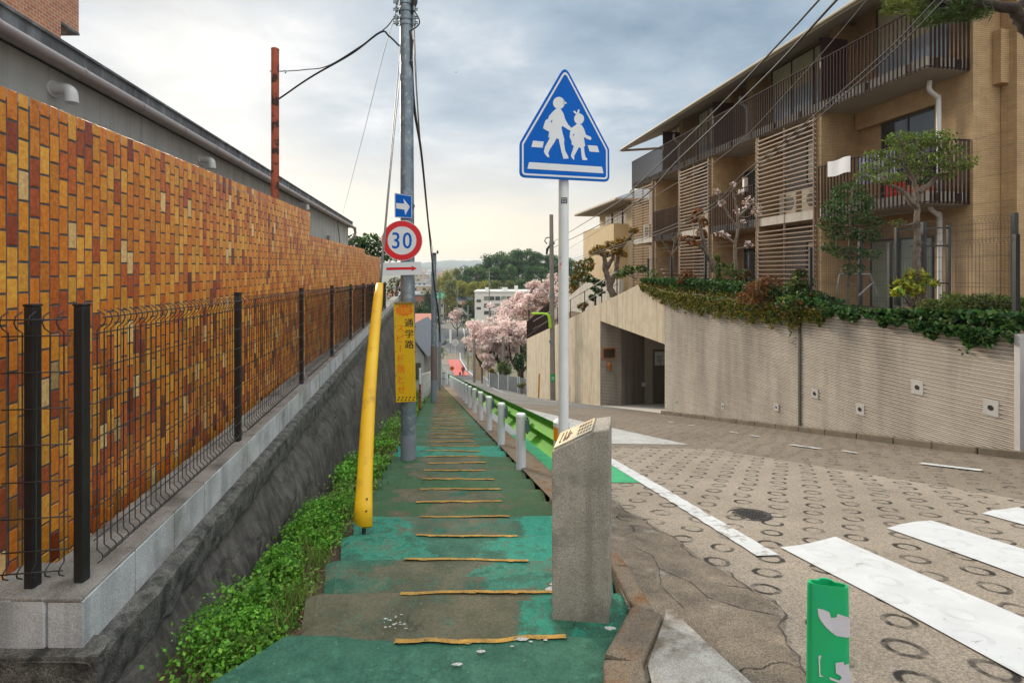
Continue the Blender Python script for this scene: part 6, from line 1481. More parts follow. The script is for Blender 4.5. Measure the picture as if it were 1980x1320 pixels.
for a, b in (((1618, 565), (1624, 530)), ((1624, 530), (1682, 530)), ((1682, 530), (1697, 572)), ((1660, 572), (1690, 545))): mb.tube([P(*a, 10.9), P(*b, 10.9)], .018, 6)
mb.build('frame', M['fgrey'], t)
# pine reaching in from beside the road
D = 6.5; t = thing('pine_tree', 'big pine whose dark bough reaches in over the apartment balcony', 'pine', (7.9, 6.9, .6)); mb = MB()
limb(mb, [(7.9, 6.9, .3), (7.7, 6.8, 2.5), P(2085, 60, D), P(2060, -120, D)], .2, .14, 12, .02)
limb(mb, PP(D, (2082, 110), (2010, 80), (1978, 45), (1958, 18), (1900, 10), (1840, 8), (1790, 0)), .10, .03, 10, .01)
limb(mb, PP(D, (1965, 20), (1990, -10), (2020, -40)), .06, .03, 8); ac = Acc(); tips = []
for k in range(60):
    px = rng.uniform(1700, 1920); py = -30+rng.uniform(0, 70)-(14 if px > 1890 else 0)-max(0, (1745-px)*.5)+8; tips.append((px, py, D+rng.uniform(-.5, .5)))
for px, py, d_ in tips:
    e = P(px, py, d_); s_ = P(min(1900, px+45), py*.5-4, D); limb(mb, [s_, s_.lerp(e, .5)+Vector((0, 0, .03)), e], .012, .004, 5)
    dr = (e-s_).normalized(); n = 130; tt = nr.random((n, 1))
    c = np.array(s_.lerp(e, .55))+(np.array(e)-np.array(s_.lerp(e, .55)))*tt+nr.normal(size=(n, 3))*.035
    V, F, C = leaves(c, .10, [(.03, .06, .012), (.05, .085, .015), (.085, .12, .018)] if px > 1770 or py > 25 else [(.10, .13, .015), (.16, .18, .02), (.07, .10, .014)], .0, .10, dirs=np.array(dr)[None]*.8+np.array([[0, 0, .25]])); ac.put(V, F, C)  # sunlit and shaded tints painted into the needles by their place on the bough
mb.build('trunk', M['darkbark'], t, smooth=60); ac.build('needles', M['leaf'], t)

# trees behind the house
tree('garden_tree', 'dark green round tree beyond the end of the brick wall', (-8.2, 26, -1.5), [[(-8.2, 26, -1.5), (-8.1, 26, 1), (-7.9, 26, 2.2)]], [((P(px, py, 26)), (a/990*26, a/990*26, b/990*26), n) for px, py, a, b, n in ((690, 470, 22, 14, 420), (715, 466, 24, 16, 480), (735, 480, 20, 14, 340), (700, 490, 24, 14, 380), (728, 500, 22, 14, 320), (755, 495, 20, 12, 260), (680, 462, 14, 8, 140))], .16, [(.03, .085, .02), (.05, .13, .03), (.02, .055, .015), (.08, .16, .04)], r0=.14, twig=.02)
tree('bare_tree', 'sparse twiggy tree behind the steel pole at the end of the fence', (-6.3, 27, -3.2), [[(-6.3, 27, -3.4), (-6.2, 27, -1), tuple(P(758, 560, 27))], [(-6.2, 27, -1.5), tuple(P(766, 560, 27)), tuple(P(775, 540, 27))]], [((P(px, py, 27)), (a/990*27, a/990*27, b/990*27), n) for px, py, a, b, n in ((752, 560, 10, 12, 80), (762, 545, 12, 10, 90), (770, 570, 10, 12, 70), (750, 580, 8, 10, 50), (776, 556, 8, 8, 40))], .13, g_dark, r0=.10, twig=.018, sub=5)
# cherry trees below the wall
pinks = [(.82, .66, .62), (.76, .56, .53), (.87, .75, .70), (.62, .42, .39), (.90, .80, .76), (.82, .68, .64)]
def cherry(px, py, d_, rpx, lab, n=26, bx=None, lf=330, sz=.19):
    c0 = P(px, py, d_); x = P(bx or px, 720, d_).x; zb = T(x, d_); base = Vector((x, d_, zb)); r = rpx/990*d_
    st = [[base, base.lerp(c0, .45)+Vector((.2, 0, .0)), c0+Vector((0, 0, -.1*r))], [base.lerp(c0, .35), base.lerp(c0, .6)+Vector((-.5*r, 0, .1)), c0+Vector((-.6*r, .2, .1*r))], [base.lerp(c0, .35), base.lerp(c0, .6)+Vector((.5*r, 0, .1)), c0+Vector((.6*r, -.2, .2*r))]]
    cl = []
    for i in range(n):
        th = rng.uniform(0, 6.28); ph = rng.uniform(-.8, 1.3); k = rng.uniform(.35, 1.)*r
        q = c0+Vector((math.cos(th)*math.cos(ph)*k*1.05, math.sin(th)*math.cos(ph)*k, math.sin(ph)*k*.95)); s_ = rng.uniform(.20, .38)*r; cl.append((q, (s_*1.3, s_*1.3, s_*.8), lf))
    return tree('cherry_tree', lab, base, st, cl, sz, pinks, 'darkbark', .19, 'cherry tree', None, 'petal', .8, .4, .03, 3, .2)
cherry(938, 655, 54, 40, 'pale pink cherry tree in blossom nearest the roadside white fence', 30, 946)
cherry(978, 648, 50, 40, 'pale pink cherry tree in blossom in the middle of the clump below the concrete wall', 30, 976)
cherry(1012, 600, 56, 44, 'taller pink cherry tree in blossom behind the middle one', 30, 1004)
cherry(962, 688, 50, 30, 'low pale pink cherry tree in blossom right behind the grey slatted fence', 20, 966)
cherry(1006, 655, 47, 36, 'pale pink cherry tree in blossom close against the end of the concrete wall', 24, 1008)
cherry(1048, 575, 52, 40, 'pink cherry tree in blossom beside the concrete utility pole', 26, 1040)
cherry(968, 610, 66, 34, 'pink cherry tree in blossom before the white windowed block', 20, 972, 110)
cherry(1085, 560, 60, 34, 'pink cherry tree in blossom mostly hidden behind the crossing sign pole', 18, 1080, 110)
cherry(882, 612, 150, 17, 'small cream-white cherry tree by the car park in the valley', 20, 884, 70, .4)
def bush(px, py, d_, a, b, n, lab, cols, sz=.2, nm='shrub'):
    c = P(px, py, d_); shrub(nm, lab, (c.x, c.y, min(c.z-b/990*d_, T(c.x, c.y))), [(P(px+rng.uniform(-a, a)*.6, py+rng.uniform(-b, b)*.5, d_+rng.uniform(-.5, .5)), (a/990*d_*.6, a/990*d_*.6, b/990*d_*.6), n//4) for _ in range(5)], sz, cols)
bush(1003, 700, 43, 14, 20, 900, 'dark evergreen shrub under the blossom beside the concrete wall', g_dark, .15)
bush(975, 712, 44, 14, 16, 800, 'dark green shrub under the blossom behind the grey fence', g_dark+g_yel, .15)
bush(952, 722, 43, 7, 10, 400, 'orange tinged shrub at the end of the white roadside fence', g_or, .13)
bush(1022, 690, 41, 10, 26, 700, 'tall dark green shrub squeezed against the end of the concrete wall', g_dark, .15)
bush(1050, 700, 60, 20, 40, 900, 'deep green shrub mass behind the cherry trunks', g_dark, .22)
bush(1008, 745, 37.5, 8, 6, 300, 'low grassy tuft at the foot of the grey fence', [(.12, .16, .03), (.2, .2, .05)], .14)
bush(932, 703, 52, 6, 4, 150, 'small palm-like shrub at the foot of the blossom', g_dark, .3)
# wood on the hill beyond the white block
def pine_proto(name, label, h, cols, broad=False, group='trees of the wood on the far hill'):
    t = thing(name, label, 'tree', (0, 0, -500), group); mb = MB(); w0 = wloc(t); limb(mb, [w0, w0+Vector((.3, .2, h*.5)), w0+Vector((0, 0, h*.92))], h*.018, h*.006, 7, .1); ac = Acc()
    for i in range(34 if not broad else 26):
        f = rng.uniform(.34, 1.) if not broad else rng.uniform(.3, 1); th = rng.uniform(0, 6.28); k = h*.26*(1.25-f*.95)*rng.uniform(.3, 1.1) if not broad else h*.30*math.sin(min(1, (1.06-f)*1.7)*1.57)*rng.uniform(.2, 1)
        c = w0+Vector((math.cos(th)*k, math.sin(th)*k, h*f)); s_ = h*rng.uniform(.07, .12); limb(mb, [w0+Vector((0, 0, h*f*.9)), c], h*.005, h*.002, 4)
        clump(ac, c, (s_*1.3, s_*1.3, s_*(.75 if not broad else .95)), 190, h*.036, cols, up=.6, asp=.5, shell=.25)
    mb.build('trunk', M['darkbark'], t); ac.build('crown', M['leaf'], t); return t
lab_p = 'dark green pine in the wood on the hill behind the white block'; lab_b = 'lighter broad-crowned tree in the wood on the hill behind the white block'
pp = [pine_proto('pine_tree', lab_p, 17, [(.055, .13, .03), (.085, .18, .04), (.03, .07, .024)]), pine_proto('pine_tree', lab_p, 17, [(.065, .15, .03), (.11, .20, .04), (.04, .09, .026)])]
bp = [pine_proto('broadleaf_tree', lab_b, 13, [(.30, .28, .03), (.38, .34, .04), (.20, .21, .03)], True), pine_proto('broadleaf_tree', lab_b, 13, [(.12, .18, .03), (.18, .22, .04), (.20, .15, .04)], True)]
wood = [(0, 866, 512+18, 215), (0, 884, 523, 205), (0, 853, 540, 225), (0, 875, 545, 190), (0, 892, 548, 186), (1, 905, 515, 215), (1, 920, 512, 210), (1, 897, 532, 200), (1, 934, 520, 205), (1, 945, 492, 215), (1, 962, 488, 220), (1, 976, 496, 210), (1, 988, 486, 220), (1, 1002, 482, 214), (1, 1018, 482, 222), (1, 1032, 486, 214), (1, 1046, 490, 222), (1, 1060, 492, 210), (1, 1075, 494, 216), (1, 1090, 498, 220), (1, 1105, 500, 216), (1, 955, 515, 190), (1, 990, 512, 188), (1, 1024, 514, 186), (1, 1050, 516, 188), (0, 960, 545, 176), (0, 938, 548, 178), (0, 985, 545, 174), (0, 915, 550, 182), (1, 1008, 540, 172), (1, 1035, 540, 172), (0, 1062, 540, 170)]
us = {0: 0, 1: 0}
for k_, px, ytop, d_ in wood:
    x = P(px, 500, d_).x; zb = T(x, d_)-.5; h = P(px, ytop, d_).z-zb; lst = pp if k_ else bp; p_ = lst[us[k_] % 2]; H = 17 if k_ else 13
    s_ = max(.35, h/H); o = p_ if us[k_] < 2 else dup(p_, (x, d_, zb)); us[k_] += 1; w_ = min(1.2, max(s_, .75))
    o.location = (x, d_, zb); o.scale = (w_, w_, s_); o.rotation_euler = (0, 0, rng.uniform(0, 6.28))
def lone(px, ytop, ybase, d_, cols, lab, broad=True):
    t = pine_proto('broadleaf_tree', lab, 8, cols, broad, None); x = P(px, 500, d_).x; zb = T(x, d_)-.3; h = P(px, ytop, d_).z-zb; t.location = (x, d_, zb); t.scale = (max(.5, h/8*.8),)*2+(h/8,)
    if 'group' in t: del t['group']
lone(832, 562, 0, 150, g_dark, 'dark green tree over the roofs beside the second steel pole'); lone(815, 592, 0, 90, g_dark, 'small dark tree between the orange and grey roofed houses'); lone(905, 582, 0, 150, g_dark, 'dark tree between the small cherry and the white block'); lone(826, 622, 0, 60, g_yel, 'olive tree beside the grey roofed house below the stairs')
# ------------------------------------------------------------------ buildings in the valley
def hmat(n, c): return plain(n, c, tuple(min(1, q*1.12) for q in c), 1.5, .8, 0)
WM = [hmat('wall_cream', (.50, .44, .34)), hmat('wall_white', (.60, .58, .55)), hmat('wall_tan', (.42, .30, .20)), hmat('wall_brown', (.25, .15, .10)), hmat('wall_grey', (.38, .38, .39))]
RM = [hmat('roof_blue', (.12, .145, .19)), hmat('roof_brown', (.16, .10, .075)), hmat('roof_red', (.34, .13, .08)), hmat('roof_dark', (.07, .07, .08)), hmat('roof_pale', (.34, .34, .35))]
def house(name, label, x, y, z, w_, dp, h, rh, wm, rm, rz=0., group=None, nwin=2, ridge='x', flat=False, gl='glass', over=.4):
    t = thing(name, label, 'house', (0, 0, 0), group); mb = MB(); mb.box(-w_/2, w_/2, -dp/2, dp/2, -1, h); 
    if not flat:
        if ridge == 'x': mb.add([(-w_/2, -dp/2, h), (-w_/2, dp/2, h), (-w_/2, 0, h+rh*.93), (w_/2, -dp/2, h), (w_/2, dp/2, h), (w_/2, 0, h+rh*.93)], [(0, 2, 1), (3, 4, 5)])
        else: mb.add([(-w_/2, -dp/2, h), (w_/2, -dp/2, h), (0, -dp/2, h+rh*.93), (-w_/2, dp/2, h), (w_/2, dp/2, h), (0, dp/2, h+rh*.93)], [(0, 1, 2), (3, 5, 4)])
    mb.build('wall', wm, t); mb = MB(); e = over
    if flat: mb.box(-w_/2-.1, w_/2+.1, -dp/2-.1, dp/2+.1, h+.003, h+.35)
    else:
        q = [(-1, 1), (1, 1)] if ridge == 'x' else [(-1, 1), (1, 1)]
        for s_ in (-1, 1):
            if ridge == 'x': b = [(-w_/2-e, s_*(dp/2+e), h-.15), (w_/2+e, s_*(dp/2+e), h-.15), (w_/2+e, 0, h+rh), (-w_/2-e, 0, h+rh)]
            else: b = [(s_*(w_/2+e), -dp/2-e, h-.15), (s_*(w_/2+e), dp/2+e, h-.15), (0, dp/2+e, h+rh), (0, -dp/2-e, h+rh)]
            tp = [(p[0], p[1], p[2]+.14) for p in b]; mb.add(b+tp, [(3, 2, 1, 0), (4, 5, 6, 7), (0, 1, 5, 4), (1, 2, 6, 5), (2, 3, 7, 6), (3, 0, 4, 7)])
    mb.build('roof', rm, t, fixn=True)
    fl = max(1, int(h/2.9))
    for f in range(fl):
        for i in range(nwin):
            cx = -w_/2+w_*(i+.5)/nwin; z0 = f*h/fl+.9; ww_ = min(1.7, w_/nwin*.6); mb = MB(); mb.box(cx-ww_/2, cx+ww_/2, -dp/2-.06, -dp/2-.004, z0, z0+1.2); wd = mb.build('window', M['frame'], t)
            mb = MB(); mb.box(cx-ww_/2+.08, cx+ww_/2-.08, -dp/2-.075, -dp/2-.061, z0+.08, z0+1.12); mb.build('pane', M[gl], wd)
    t.location = (x, y, z); t.rotation_euler = (0, 0, rz); return t
protos = []
rh_ = random.Random(77)
LH = ['cream house with a blue-grey roof among the far town houses', 'white house with a brown roof among the far town houses', 'tan house with a red roof among the far town houses', 'brown house with a dark roof among the far town houses', 'grey flat-roofed block among the far town houses', 'white house with a pale roof among the far town houses', 'cream house with a red roof among the far town houses', 'tan flat-roofed apartment block among the far town houses']
spec = [(9, 8, 5.6, 2.4, 0, 0, False), (10, 8, 5.8, 2.6, 1, 1, False), (9, 9, 5.6, 2.2, 2, 2, False), (8, 8, 5.8, 2.5, 3, 3, False), (14, 10, 8.8, 0, 4, 4, True), (11, 8, 5.8, 2.2, 1, 4, False), (10, 9, 5.6, 2.4, 0, 2, False), (20, 10, 11.6, 0, 2, 4, True)]
for i, (a, b, c, d_, wm, rm, fl) in enumerate(spec): protos.append(house('house', LH[i], 0, 0, -400, a, b, c, d_, WM[wm], RM[rm], group='town houses, kind %s' % 'abcdefgh'[i], nwin=2 if a < 12 else 4, flat=fl))
used = set(); cnt = 0
for i in range(190):
    d_ = 270*(8.5**(rh_.random()**1.15)); px = rh_.uniform(770, 905) if d_ < 500 else rh_.uniform(790, 960); x = P(px, 500, d_).x
    if d_ < 430 and abs(x-xc_far(d_)) < 9: continue
    if d_ < 300 and px > 880: continue
    k = rh_.randrange(8); o = protos[k] if k not in used else dup(protos[k], (0, 0, 0)); used.add(k)
    o.location = (x, d_, T(x, d_)-.2); o.rotation_euler = (0, 0, rh_.uniform(-.5, .5)); s_ = rh_.uniform(.9, 1.25)*(1 if d_ < 900 else 1.25); o.scale = (s_, s_, s_)
for i in range(8):
    if i not in used: protos[i].location = (-200+i*20, 900, T(-200+i*20, 900))
far_tree = pine_proto('broadleaf_tree', 'green tree among the far town houses', 9, [(.06, .10, .03), (.09, .13, .035), (.04, .07, .025)], True, 'trees among the far town houses')
for i in range(46):
    d_ = 290*(7**rh_.random()); px = rh_.uniform(785, 945); x = P(px, 500, d_).x
    if d_ < 430 and abs(x-xc_far(d_)) < 7: continue
    o = far_tree if i == 0 else dup(far_tree, (0, 0, 0)); o.location = (x, d_, T(x, d_)-.3); s_ = rh_.uniform(.6, 1.2)*(1 if d_ < 900 else 1.4); o.scale = (s_*1.1, s_*1.1, s_); o.rotation_euler = (0, 0, rh_.uniform(0, 6))
# white windowed block
d_ = 140; A, Bq = P(918, 565, d_), P(1062, 565, d_); zt = A.z; t = thing('office_block', 'long white windowed block behind the blossom trees', 'building', ((A.x+Bq.x)/2, d_+6, -18)); mb = MB(); mb.box(A.x, Bq.x, d_, d_+13, -19, zt); mb.build('wall', hmat('block_white', (.62, .57, .53)), t)
mb = MB(); mb.box(A.x-.2, Bq.x+.2, d_-.2, d_+13.2, zt+.003, zt+.4); mb.build('roof', hmat('block_parapet', (.66, .62, .58)), t)
mb = MB()
for px, w_, h_ in ((941, .9, .8), (976, 1.6, .8), (998, 1., 1.3)): c = P(px, 563, d_+3); mb.box(c.x-w_/2, c.x+w_/2, c.y, c.y+1.5, zt+.4, zt+.4+h_)
mb.build('roof_plant', WM[1], t)
for row, (y0, y1) in enumerate(((573, 580.5), (587, 594.5), (601, 608))):
    for i in range(12):
        px = 936+i*10.9; a, b = P(px, y1, d_), P(px+9, y0, d_); mb = MB(); mb.box(a.x, b.x, d_-.08, d_-.004, a.z, b.z); w_ = mb.build('window', M['frame'], t); mb = MB(); m_ = (a.x+b.x)/2; mb.box(a.x+.07, m_-.04, d_-.1, d_-.081, a.z+.07, b.z-.07); mb.box(m_+.04, b.x-.07, d_-.1, d_-.081, a.z+.07, b.z-.07); mb.build('pane', M['glass' if (i+row) % 3 else 'curtain'], w_)
for y0, y1 in ((579, 584), (593.5, 598)): a, b = P(921.5, y1, d_), P(930, y0, d_); mb = MB(); mb.box(a.x, b.x, d_-.08, d_-.004, a.z, b.z); w_ = mb.build('window', M['frame'], t); mb = MB(); mb.box(a.x+.1, b.x-.1, d_-.1, d_-.081, a.z+.1, b.z-.1); mb.build('pane', M['glass'], w_)
def hpx(name, label, px0, px1, ytop, yeave, d_, wm, rm, dp, rz=0, nwin=2, ridge='x', flat=False, gl='glass'):
    a, b = P(px0, yeave, d_), P(px1, ytop, d_); x = (a.x+b.x)/2; zb = T(x, d_); return house(name, label, x, d_+dp/2, zb, b.x-a.x, dp, max(2, a.z-zb), max(.5, b.z-a.z), wm, rm, rz, None, nwin, ridge, flat, gl)
hpx('house', 'grey tiled house just below the stairs behind the yellow board', 752, 820, 636, 688, 37, hmat('house_grey', (.30, .29, .28)), hmat('tile_grey', (.15, .16, .18)), 9, 0, 2, 'y')
hpx('house', 'house with an orange patterned roof above the grey tiled one', 770, 824, 612, 640, 72, WM[0], hmat('roof_orange', (.52, .22, .15)), 8, 0, 3)
hpx('building', 'low red brick building with long windows beyond the orange roof', 775, 836, 566, 572, 165, hmat('red_brick', (.26, .10, .07)), RM[3], 10, 0, 5, flat=True)
hpx('warehouse', 'cream shed with a bright green roof beside the valley road', 838, 858, 568, 577, 205, WM[0], hmat('roof_green', (.02, .30, .13)), 12, 0, 2, 'x')
hpx('building', 'two storey white shop building with a grey roof at the valley road', 884, 917, 573, 580, 185, WM[1], RM[0], 10, 0, 3)
hpx('house', 'small tan building beside the roadside cherry', 912, 926, 655, 660, 100, WM[2], RM[4], 6, 0, 1, flat=True)
hpx('carport', 'low grey roofed carport beside the valley road', 903, 925, 640, 644, 124, WM[4], RM[4], 10, 0, 1, flat=True)
# beige slope wall beyond the white fence
mb = MB(); a, b = P(916, 735, 60), P(936, 735, 60); mb.box(a.x, b.x, 62, 62.4, -13, P(0, 690, 62).z); tag(mb.build('garden_wall', WM[2], org=(a.x, 62, -12)), 'short tan garden wall by the road below the blossom', 'wall')
def fence_line(name, label, A, Bv, h, n, m, cat='fence', pw=.03, rails=(.1, .9), dens=None):
    t = thing(name, label, cat, A); mb = MB()
    for i in range(n+1):
        p = A.lerp(Bv, i/n); mb.bar(p-Vector((0, 0, .3)), p+Vector((0, 0, h)), pw)
    mb.build('pickets', m, t); mb = MB()
    for r_ in rails: mb.bar(A+Vector((0, 0, h*r_)), Bv+Vector((0, 0, h*r_)), pw*.8)
    mb.build('rails', m, t); return t
g0, g1, g2 = P(946, 754, 41), P(1004, 750, 39), P(1020, 746, 38)
for g_ in (g0, g1, g2): g_.z = RZ(g_.x, g_.y)
def panel_fence(pts, h, lab):
    t = thing('slat_fence', lab, 'fence', pts[0])
    mb = MB(); mp = MB()
    for a, b in zip(pts, pts[1:]):
        n = max(2, int((b-a).length/.16))
        for i in range(n):
            p, q = a.lerp(b, (i+.04)/n), a.lerp(b, (i+.96)/n); mb.hexa([p+Vector((0, -.012, -.1)), q+Vector((0, -.012, -.1)), q+Vector((0, .012, -.1)), p+Vector((0, .012, -.1))], [p+Vector((0, -.012, h)), q+Vector((0, -.012, h)), q+Vector((0, .012, h)), p+Vector((0, .012, h))])
            if i % 6 == 0: mp.bar(p+Vector((0, -.04, -.2)), p+Vector((0, -.04, h+.04)), .035)
    mb.build('panel', M['fgrey'], t); mp.build('post', M['postwhite'], t); return t
panel_fence([g0, g1, g2], 1.15, 'grey slatted metal fence along the road under the blossom')
a, b = P(931, 742, 58), P(944, 752, 46); a.z, b.z = T(a.x, a.y), T(b.x, b.y)
fence_line('guard_fence', 'short white guard fence at the roadside before the small wall', a, b, 1.0, 22, M['white'])
A, Bv = Vector((xs_l(18)-.12, 18, prof(18))), Vector((xs_l(33)-.12, 33, prof(33))); fence_line('guard_fence', 'white tubular guard fence along the low side of the stairs beyond the second pole', A, Bv, .95, 30, M['white'], rails=(.3, .6, 1.))
A, Bv = Vector((xs_r(33)+.2, 34, prof(34))), Vector((xc_far(52)-2.9, 52, T(xc_far(52)-2.9, 52)+.1)); fence_line('guard_fence', 'pale guard fence round the foot of the stairs', A, Bv, .9, 18, M['postwhite'], rails=(.5, 1.))
p = P(812, 790, 14.5); mb = MB(); mb.tube([p-Vector((0, 0, .3)), P(812, 738, 14.5)], .03, 8); t = thing('marker_stake', 'dark stake with a white top beside the stairs behind the yellow board', 'stake', p); mb.build('stake', M['rust'], t); mb = MB(); mb.tube([P(812, 742, 14.5), P(812, 712, 14.5)], .033, 8); mb.build('white_top', M['white'], t)
# vehicles, people, signs in the valley
def car(x, y, z, m, lab, kindw='car', h=1.5, w_=1.68, L=3.9, nm='parked_car', rz=0.):
    t = thing(nm, lab, kindw, (0, 0, 0)); mb = MB()
    pr = [(-L/2, .25), (-L/2+.05, .85), (-L/2+.75, .95), (-L/2+1.25, h), (L/2-.5, h), (L/2-.1, .95), (L/2, .3)] if kindw == 'car' else [(-L/2, .3), (-L/2, 1.1), (-L/2+.25, h), (L/2, h), (L/2, .3)]
    a = [(-w_/2, p[0], p[1]) for p in pr]; b = [(w_/2, p[0], p[1]) for p in pr]; n = len(pr)
    mb.add(a+b, [tuple(range(n-1, -1, -1)), tuple(range(n, 2*n))]+[(i, (i+1) % n, (i+1) % n+n, i+n) for i in range(n)]); mb.build('body', m, t, bevel=.08, fixn=True)
    mb = MB(); q = pr[2:4] if kindw == 'car' else pr[1:3]; f = lambda k: (q[0][0]+(q[1][0]-q[0][0])*k, q[0][1]+(q[1][1]-q[0][1])*k)
    (y0, z0), (y1, z1) = f(.12), f(.88); mb.quad((-w_*.42, y0-.02, z0+.01), (w_*.42, y0-.02, z0+.01), (w_*.38, y1-.02, z1+.01), (-w_*.38, y1-.02, z1+.01)); mb.build('windscreen', M['glass'], t)
    for s_ in (-1, 1):
        mb = MB(); mb.obox((s_*w_*.36, -L/2+.01, .68), (.16, 0, 0), (0, .03, 0), (0, 0, .08)); mb.build('headlight', M['signwhite'], t)
        for yy_ in (-L/2+.75, L/2-.75): mb = MB(); mb.tube([(s_*(w_/2-.18), yy_, .3), (s_*(w_/2+.01), yy_, .3)], .3, 14); mb.build('wheel', M['tyre'], t)
    t.location = (x, y, z); t.rotation_euler = (0, 0, rz); return t
for px, d_, m, lab, kw, h_, w_, L in ((856, 140, 'blue', 'small blue car on the valley road facing the hill', 'car', 1.5, 1.7, 3.8), (848, 188, 'white', 'white van at the crossing on the valley road', 'van', 2.0, 1.9, 4.5), (852, 240, 'white', 'white car in front of the green roofed shed', 'car', 1.5, 1.7, 4.), (905, 132, 'darkcloth', 'dark car parked under the lime lamp by the carport', 'car', 1.5, 1.7, 4.), (917, 168, 'railgrn', 'green van parked by the white shop building', 'van', 2., 1.8, 4.2)):
    x = P(px, 600, d_).x; car(x, d_, T(x, d_)+.12, M[m], lab, kw, h_, w_, L, 'parked_'+kw if kw == 'car' else kw)
# person with a dark dog
def skin(name, verts, edges, rad, m, parent, lv=1):
    me = bpy.data.meshes.new(name); o0 = wloc(parent); me.from_pydata([tuple(Vector(v)-o0) for v in verts], edges, []); ob = bpy.data.objects.new(name, me); col.objects.link(ob); ob.parent = parent; me.materials.append(m)
    sk = ob.modifiers.new('skin', 'SKIN')
    for v, r_ in zip(me.skin_vertices[0].data, rad): v.radius = (r_, r_)
    me.skin_vertices[0].data[0].use_root = True; sd = ob.modifiers.new('sub', 'SUBSURF'); sd.levels = sd.render_levels = lv; sk.use_smooth_shade = True; return ob
x0 = P(895.5, 700, 84).x; z0 = T(x0, 84)+.12; b0 = Vector((x0, 84, z0)); pe = thing('person', 'person in a rust red coat and dark trousers walking a dark dog down the road', 'person', b0)
J = lambda *q: [b0+Vector(p) for p in q]
skin('body', J((0, 0, .86), (0, 0, 1.12), (0, 0, 1.36), (0, 0, 1.46), (0, -.02, 1.58), (0, -.01, 1.66), (-.20, 0, 1.36), (-.26, .03, 1.10), (-.24, -.12, .90), (.20, 0, 1.36), (.25, 0, 1.10), (.22, -.12, .88), (-.09, 0, .82), (-.10, -.10, .46), (-.10, .05, .06), (-.10, -.08, .03), (.09, 0, .82), (.10, .12, .46), (.10, .26, .10), (.10, .14, .04)),
     [(0, 1), (1, 2), (2, 3), (3, 4), (4, 5), (2, 6), (6, 7), (7, 8), (2, 9), (9, 10), (10, 11), (0, 12), (12, 13), (13, 14), (14, 15), (0, 16), (16, 17), (17, 18), (18, 19)], [.13, .13, .13, .05, .10, .06, .06, .05, .035, .06, .05, .035, .09, .065, .045, .035, .09, .065, .045, .035], M['darkcloth'], pe)
mb = MB(); mb.lathe([(.20, .72), (.19, .95), (.17, 1.15), (.20, 1.36), (.12, 1.45), (.06, 1.48)], b0, 14); mb.tube(J((-.17, 0, 1.38), (-.26, .03, 1.10), (-.24, -.12, .92)), [.08, .065, .05], 8); mb.tube(J((.17, 0, 1.38), (.26, 0, 1.10), (.22, -.12, .90)), [.08, .065, .05], 8); mb.build('coat', M['redcoat'], pe, smooth=60)
mb = MB(); mb.lathe([(.04, 1.47), (.085, 1.52), (.095, 1.60), (.08, 1.66)], b0+Vector((0, -.02, 0)), 12); mb.build('face', M['skin'], pe, smooth=True); mb = MB(); mb.lathe([(.10, 1.55), (.108, 1.63), (.08, 1.70), (.02, 1.72)], b0+Vector((0, .02, 0)), 12); mb.build('hair', M['darkcloth'], pe, smooth=True)
xd = P(889.5, 700, 84).x; d0 = Vector((xd, 84, T(xd, 84)+.12)); dg_ = thing('dog', 'dark dog walking on the road beside the person in red', 'dog', d0); J = lambda *q: [d0+Vector(p) for p in q]
skin('body', J((.0, .22, .44), (0, 0, .45), (0, -.24, .46), (0, -.38, .60), (0, -.46, .68), (0, -.58, .63), (-.08, -.24, .34), (-.08, -.22, .18), (-.08, -.24, .03), (.08, -.24, .34), (.08, -.28, .18), (.08, -.26, .03), (-.08, .24, .36), (-.08, .18, .24), (-.08, .30, .16), (-.08, .27, .03), (.08, .24, .36), (.08, .20, .24), (.08, .32, .16), (.08, .29, .03), (0, .36, .52), (0, .46, .64)),
     [(0, 1), (1, 2), (2, 3), (3, 4), (4, 5), (2, 6), (6, 7), (7, 8), (2, 9), (9, 10), (10, 11), (0, 12), (12, 13), (13, 14), (14, 15), (0, 16), (16, 17), (17, 18), (18, 19), (0, 20), (20, 21)], [.12, .12, .14, .09, .09, .045, .05, .035, .03, .05, .035, .03, .065, .045, .03, .03, .065, .045, .03, .03, .03, .018], M['darkcloth'], dg_)
mb = MB()
for s_ in (-1, 1): mb.add(J((s_*.05, -.44, .75), (s_*.09, -.42, .74), (s_*.08, -.42, .84)), [(0, 1, 2)])
mb.build('ear', M['darkcloth'], dg_)
def sign_post(name, lab, px, py, ybase, d_, build):
    c = P(px, py, d_); g_ = T(c.x, d_); t = thing(name, lab, 'road sign', (c.x, d_, g_)); mb = MB(); mb.tube([(c.x, d_+.06, min(g_, P(px, ybase, d_).z)-.2), (c.x, d_+.06, c.z+.2)], .04, 8); mb.build('pole', M['white'], t); build(t, c); return t
def diamond(t, c):
    mb = MB(); mb.prism([(0, .26), (.26, 0), (0, -.26), (-.26, 0)], (1, 0, 0), (0, 0, 1), c, (0, 1, 0), .02); p_ = mb.build('sign_plate', M['signor'], t, fixn=True); mb = MB(); mb.flat([(-.03, -.12), (.05, -.02), (.09, -.02), (0, .14), (-.09, -.02), (-.03, -.02)], (1, 0, 0), (0, 0, 1), c-Vector((0, .004, 0))); mb.build('symbol', M['ink'], p_)
sign_post('diamond_sign', 'yellow-orange diamond warning sign on a white pole at the foot of the stairs', 874, 712, 748, 48, diamond)
def disc(r_, m1, m2):
    def f(t, c):
        mb = MB(); mb.prism(circ(0, 0, r_, n=24), (1, 0, 0), (0, 0, 1), c, (0, 1, 0), .06); p_ = mb.build('disc_frame', M[m1], t, fixn=True); mb = MB(); mb.flat(circ(0, 0, r_*.86, n=24), (1, 0, 0), (0, 0, 1), c-Vector((0, .004, 0))); mb.build('disc_face', M[m2], p_)
    return f
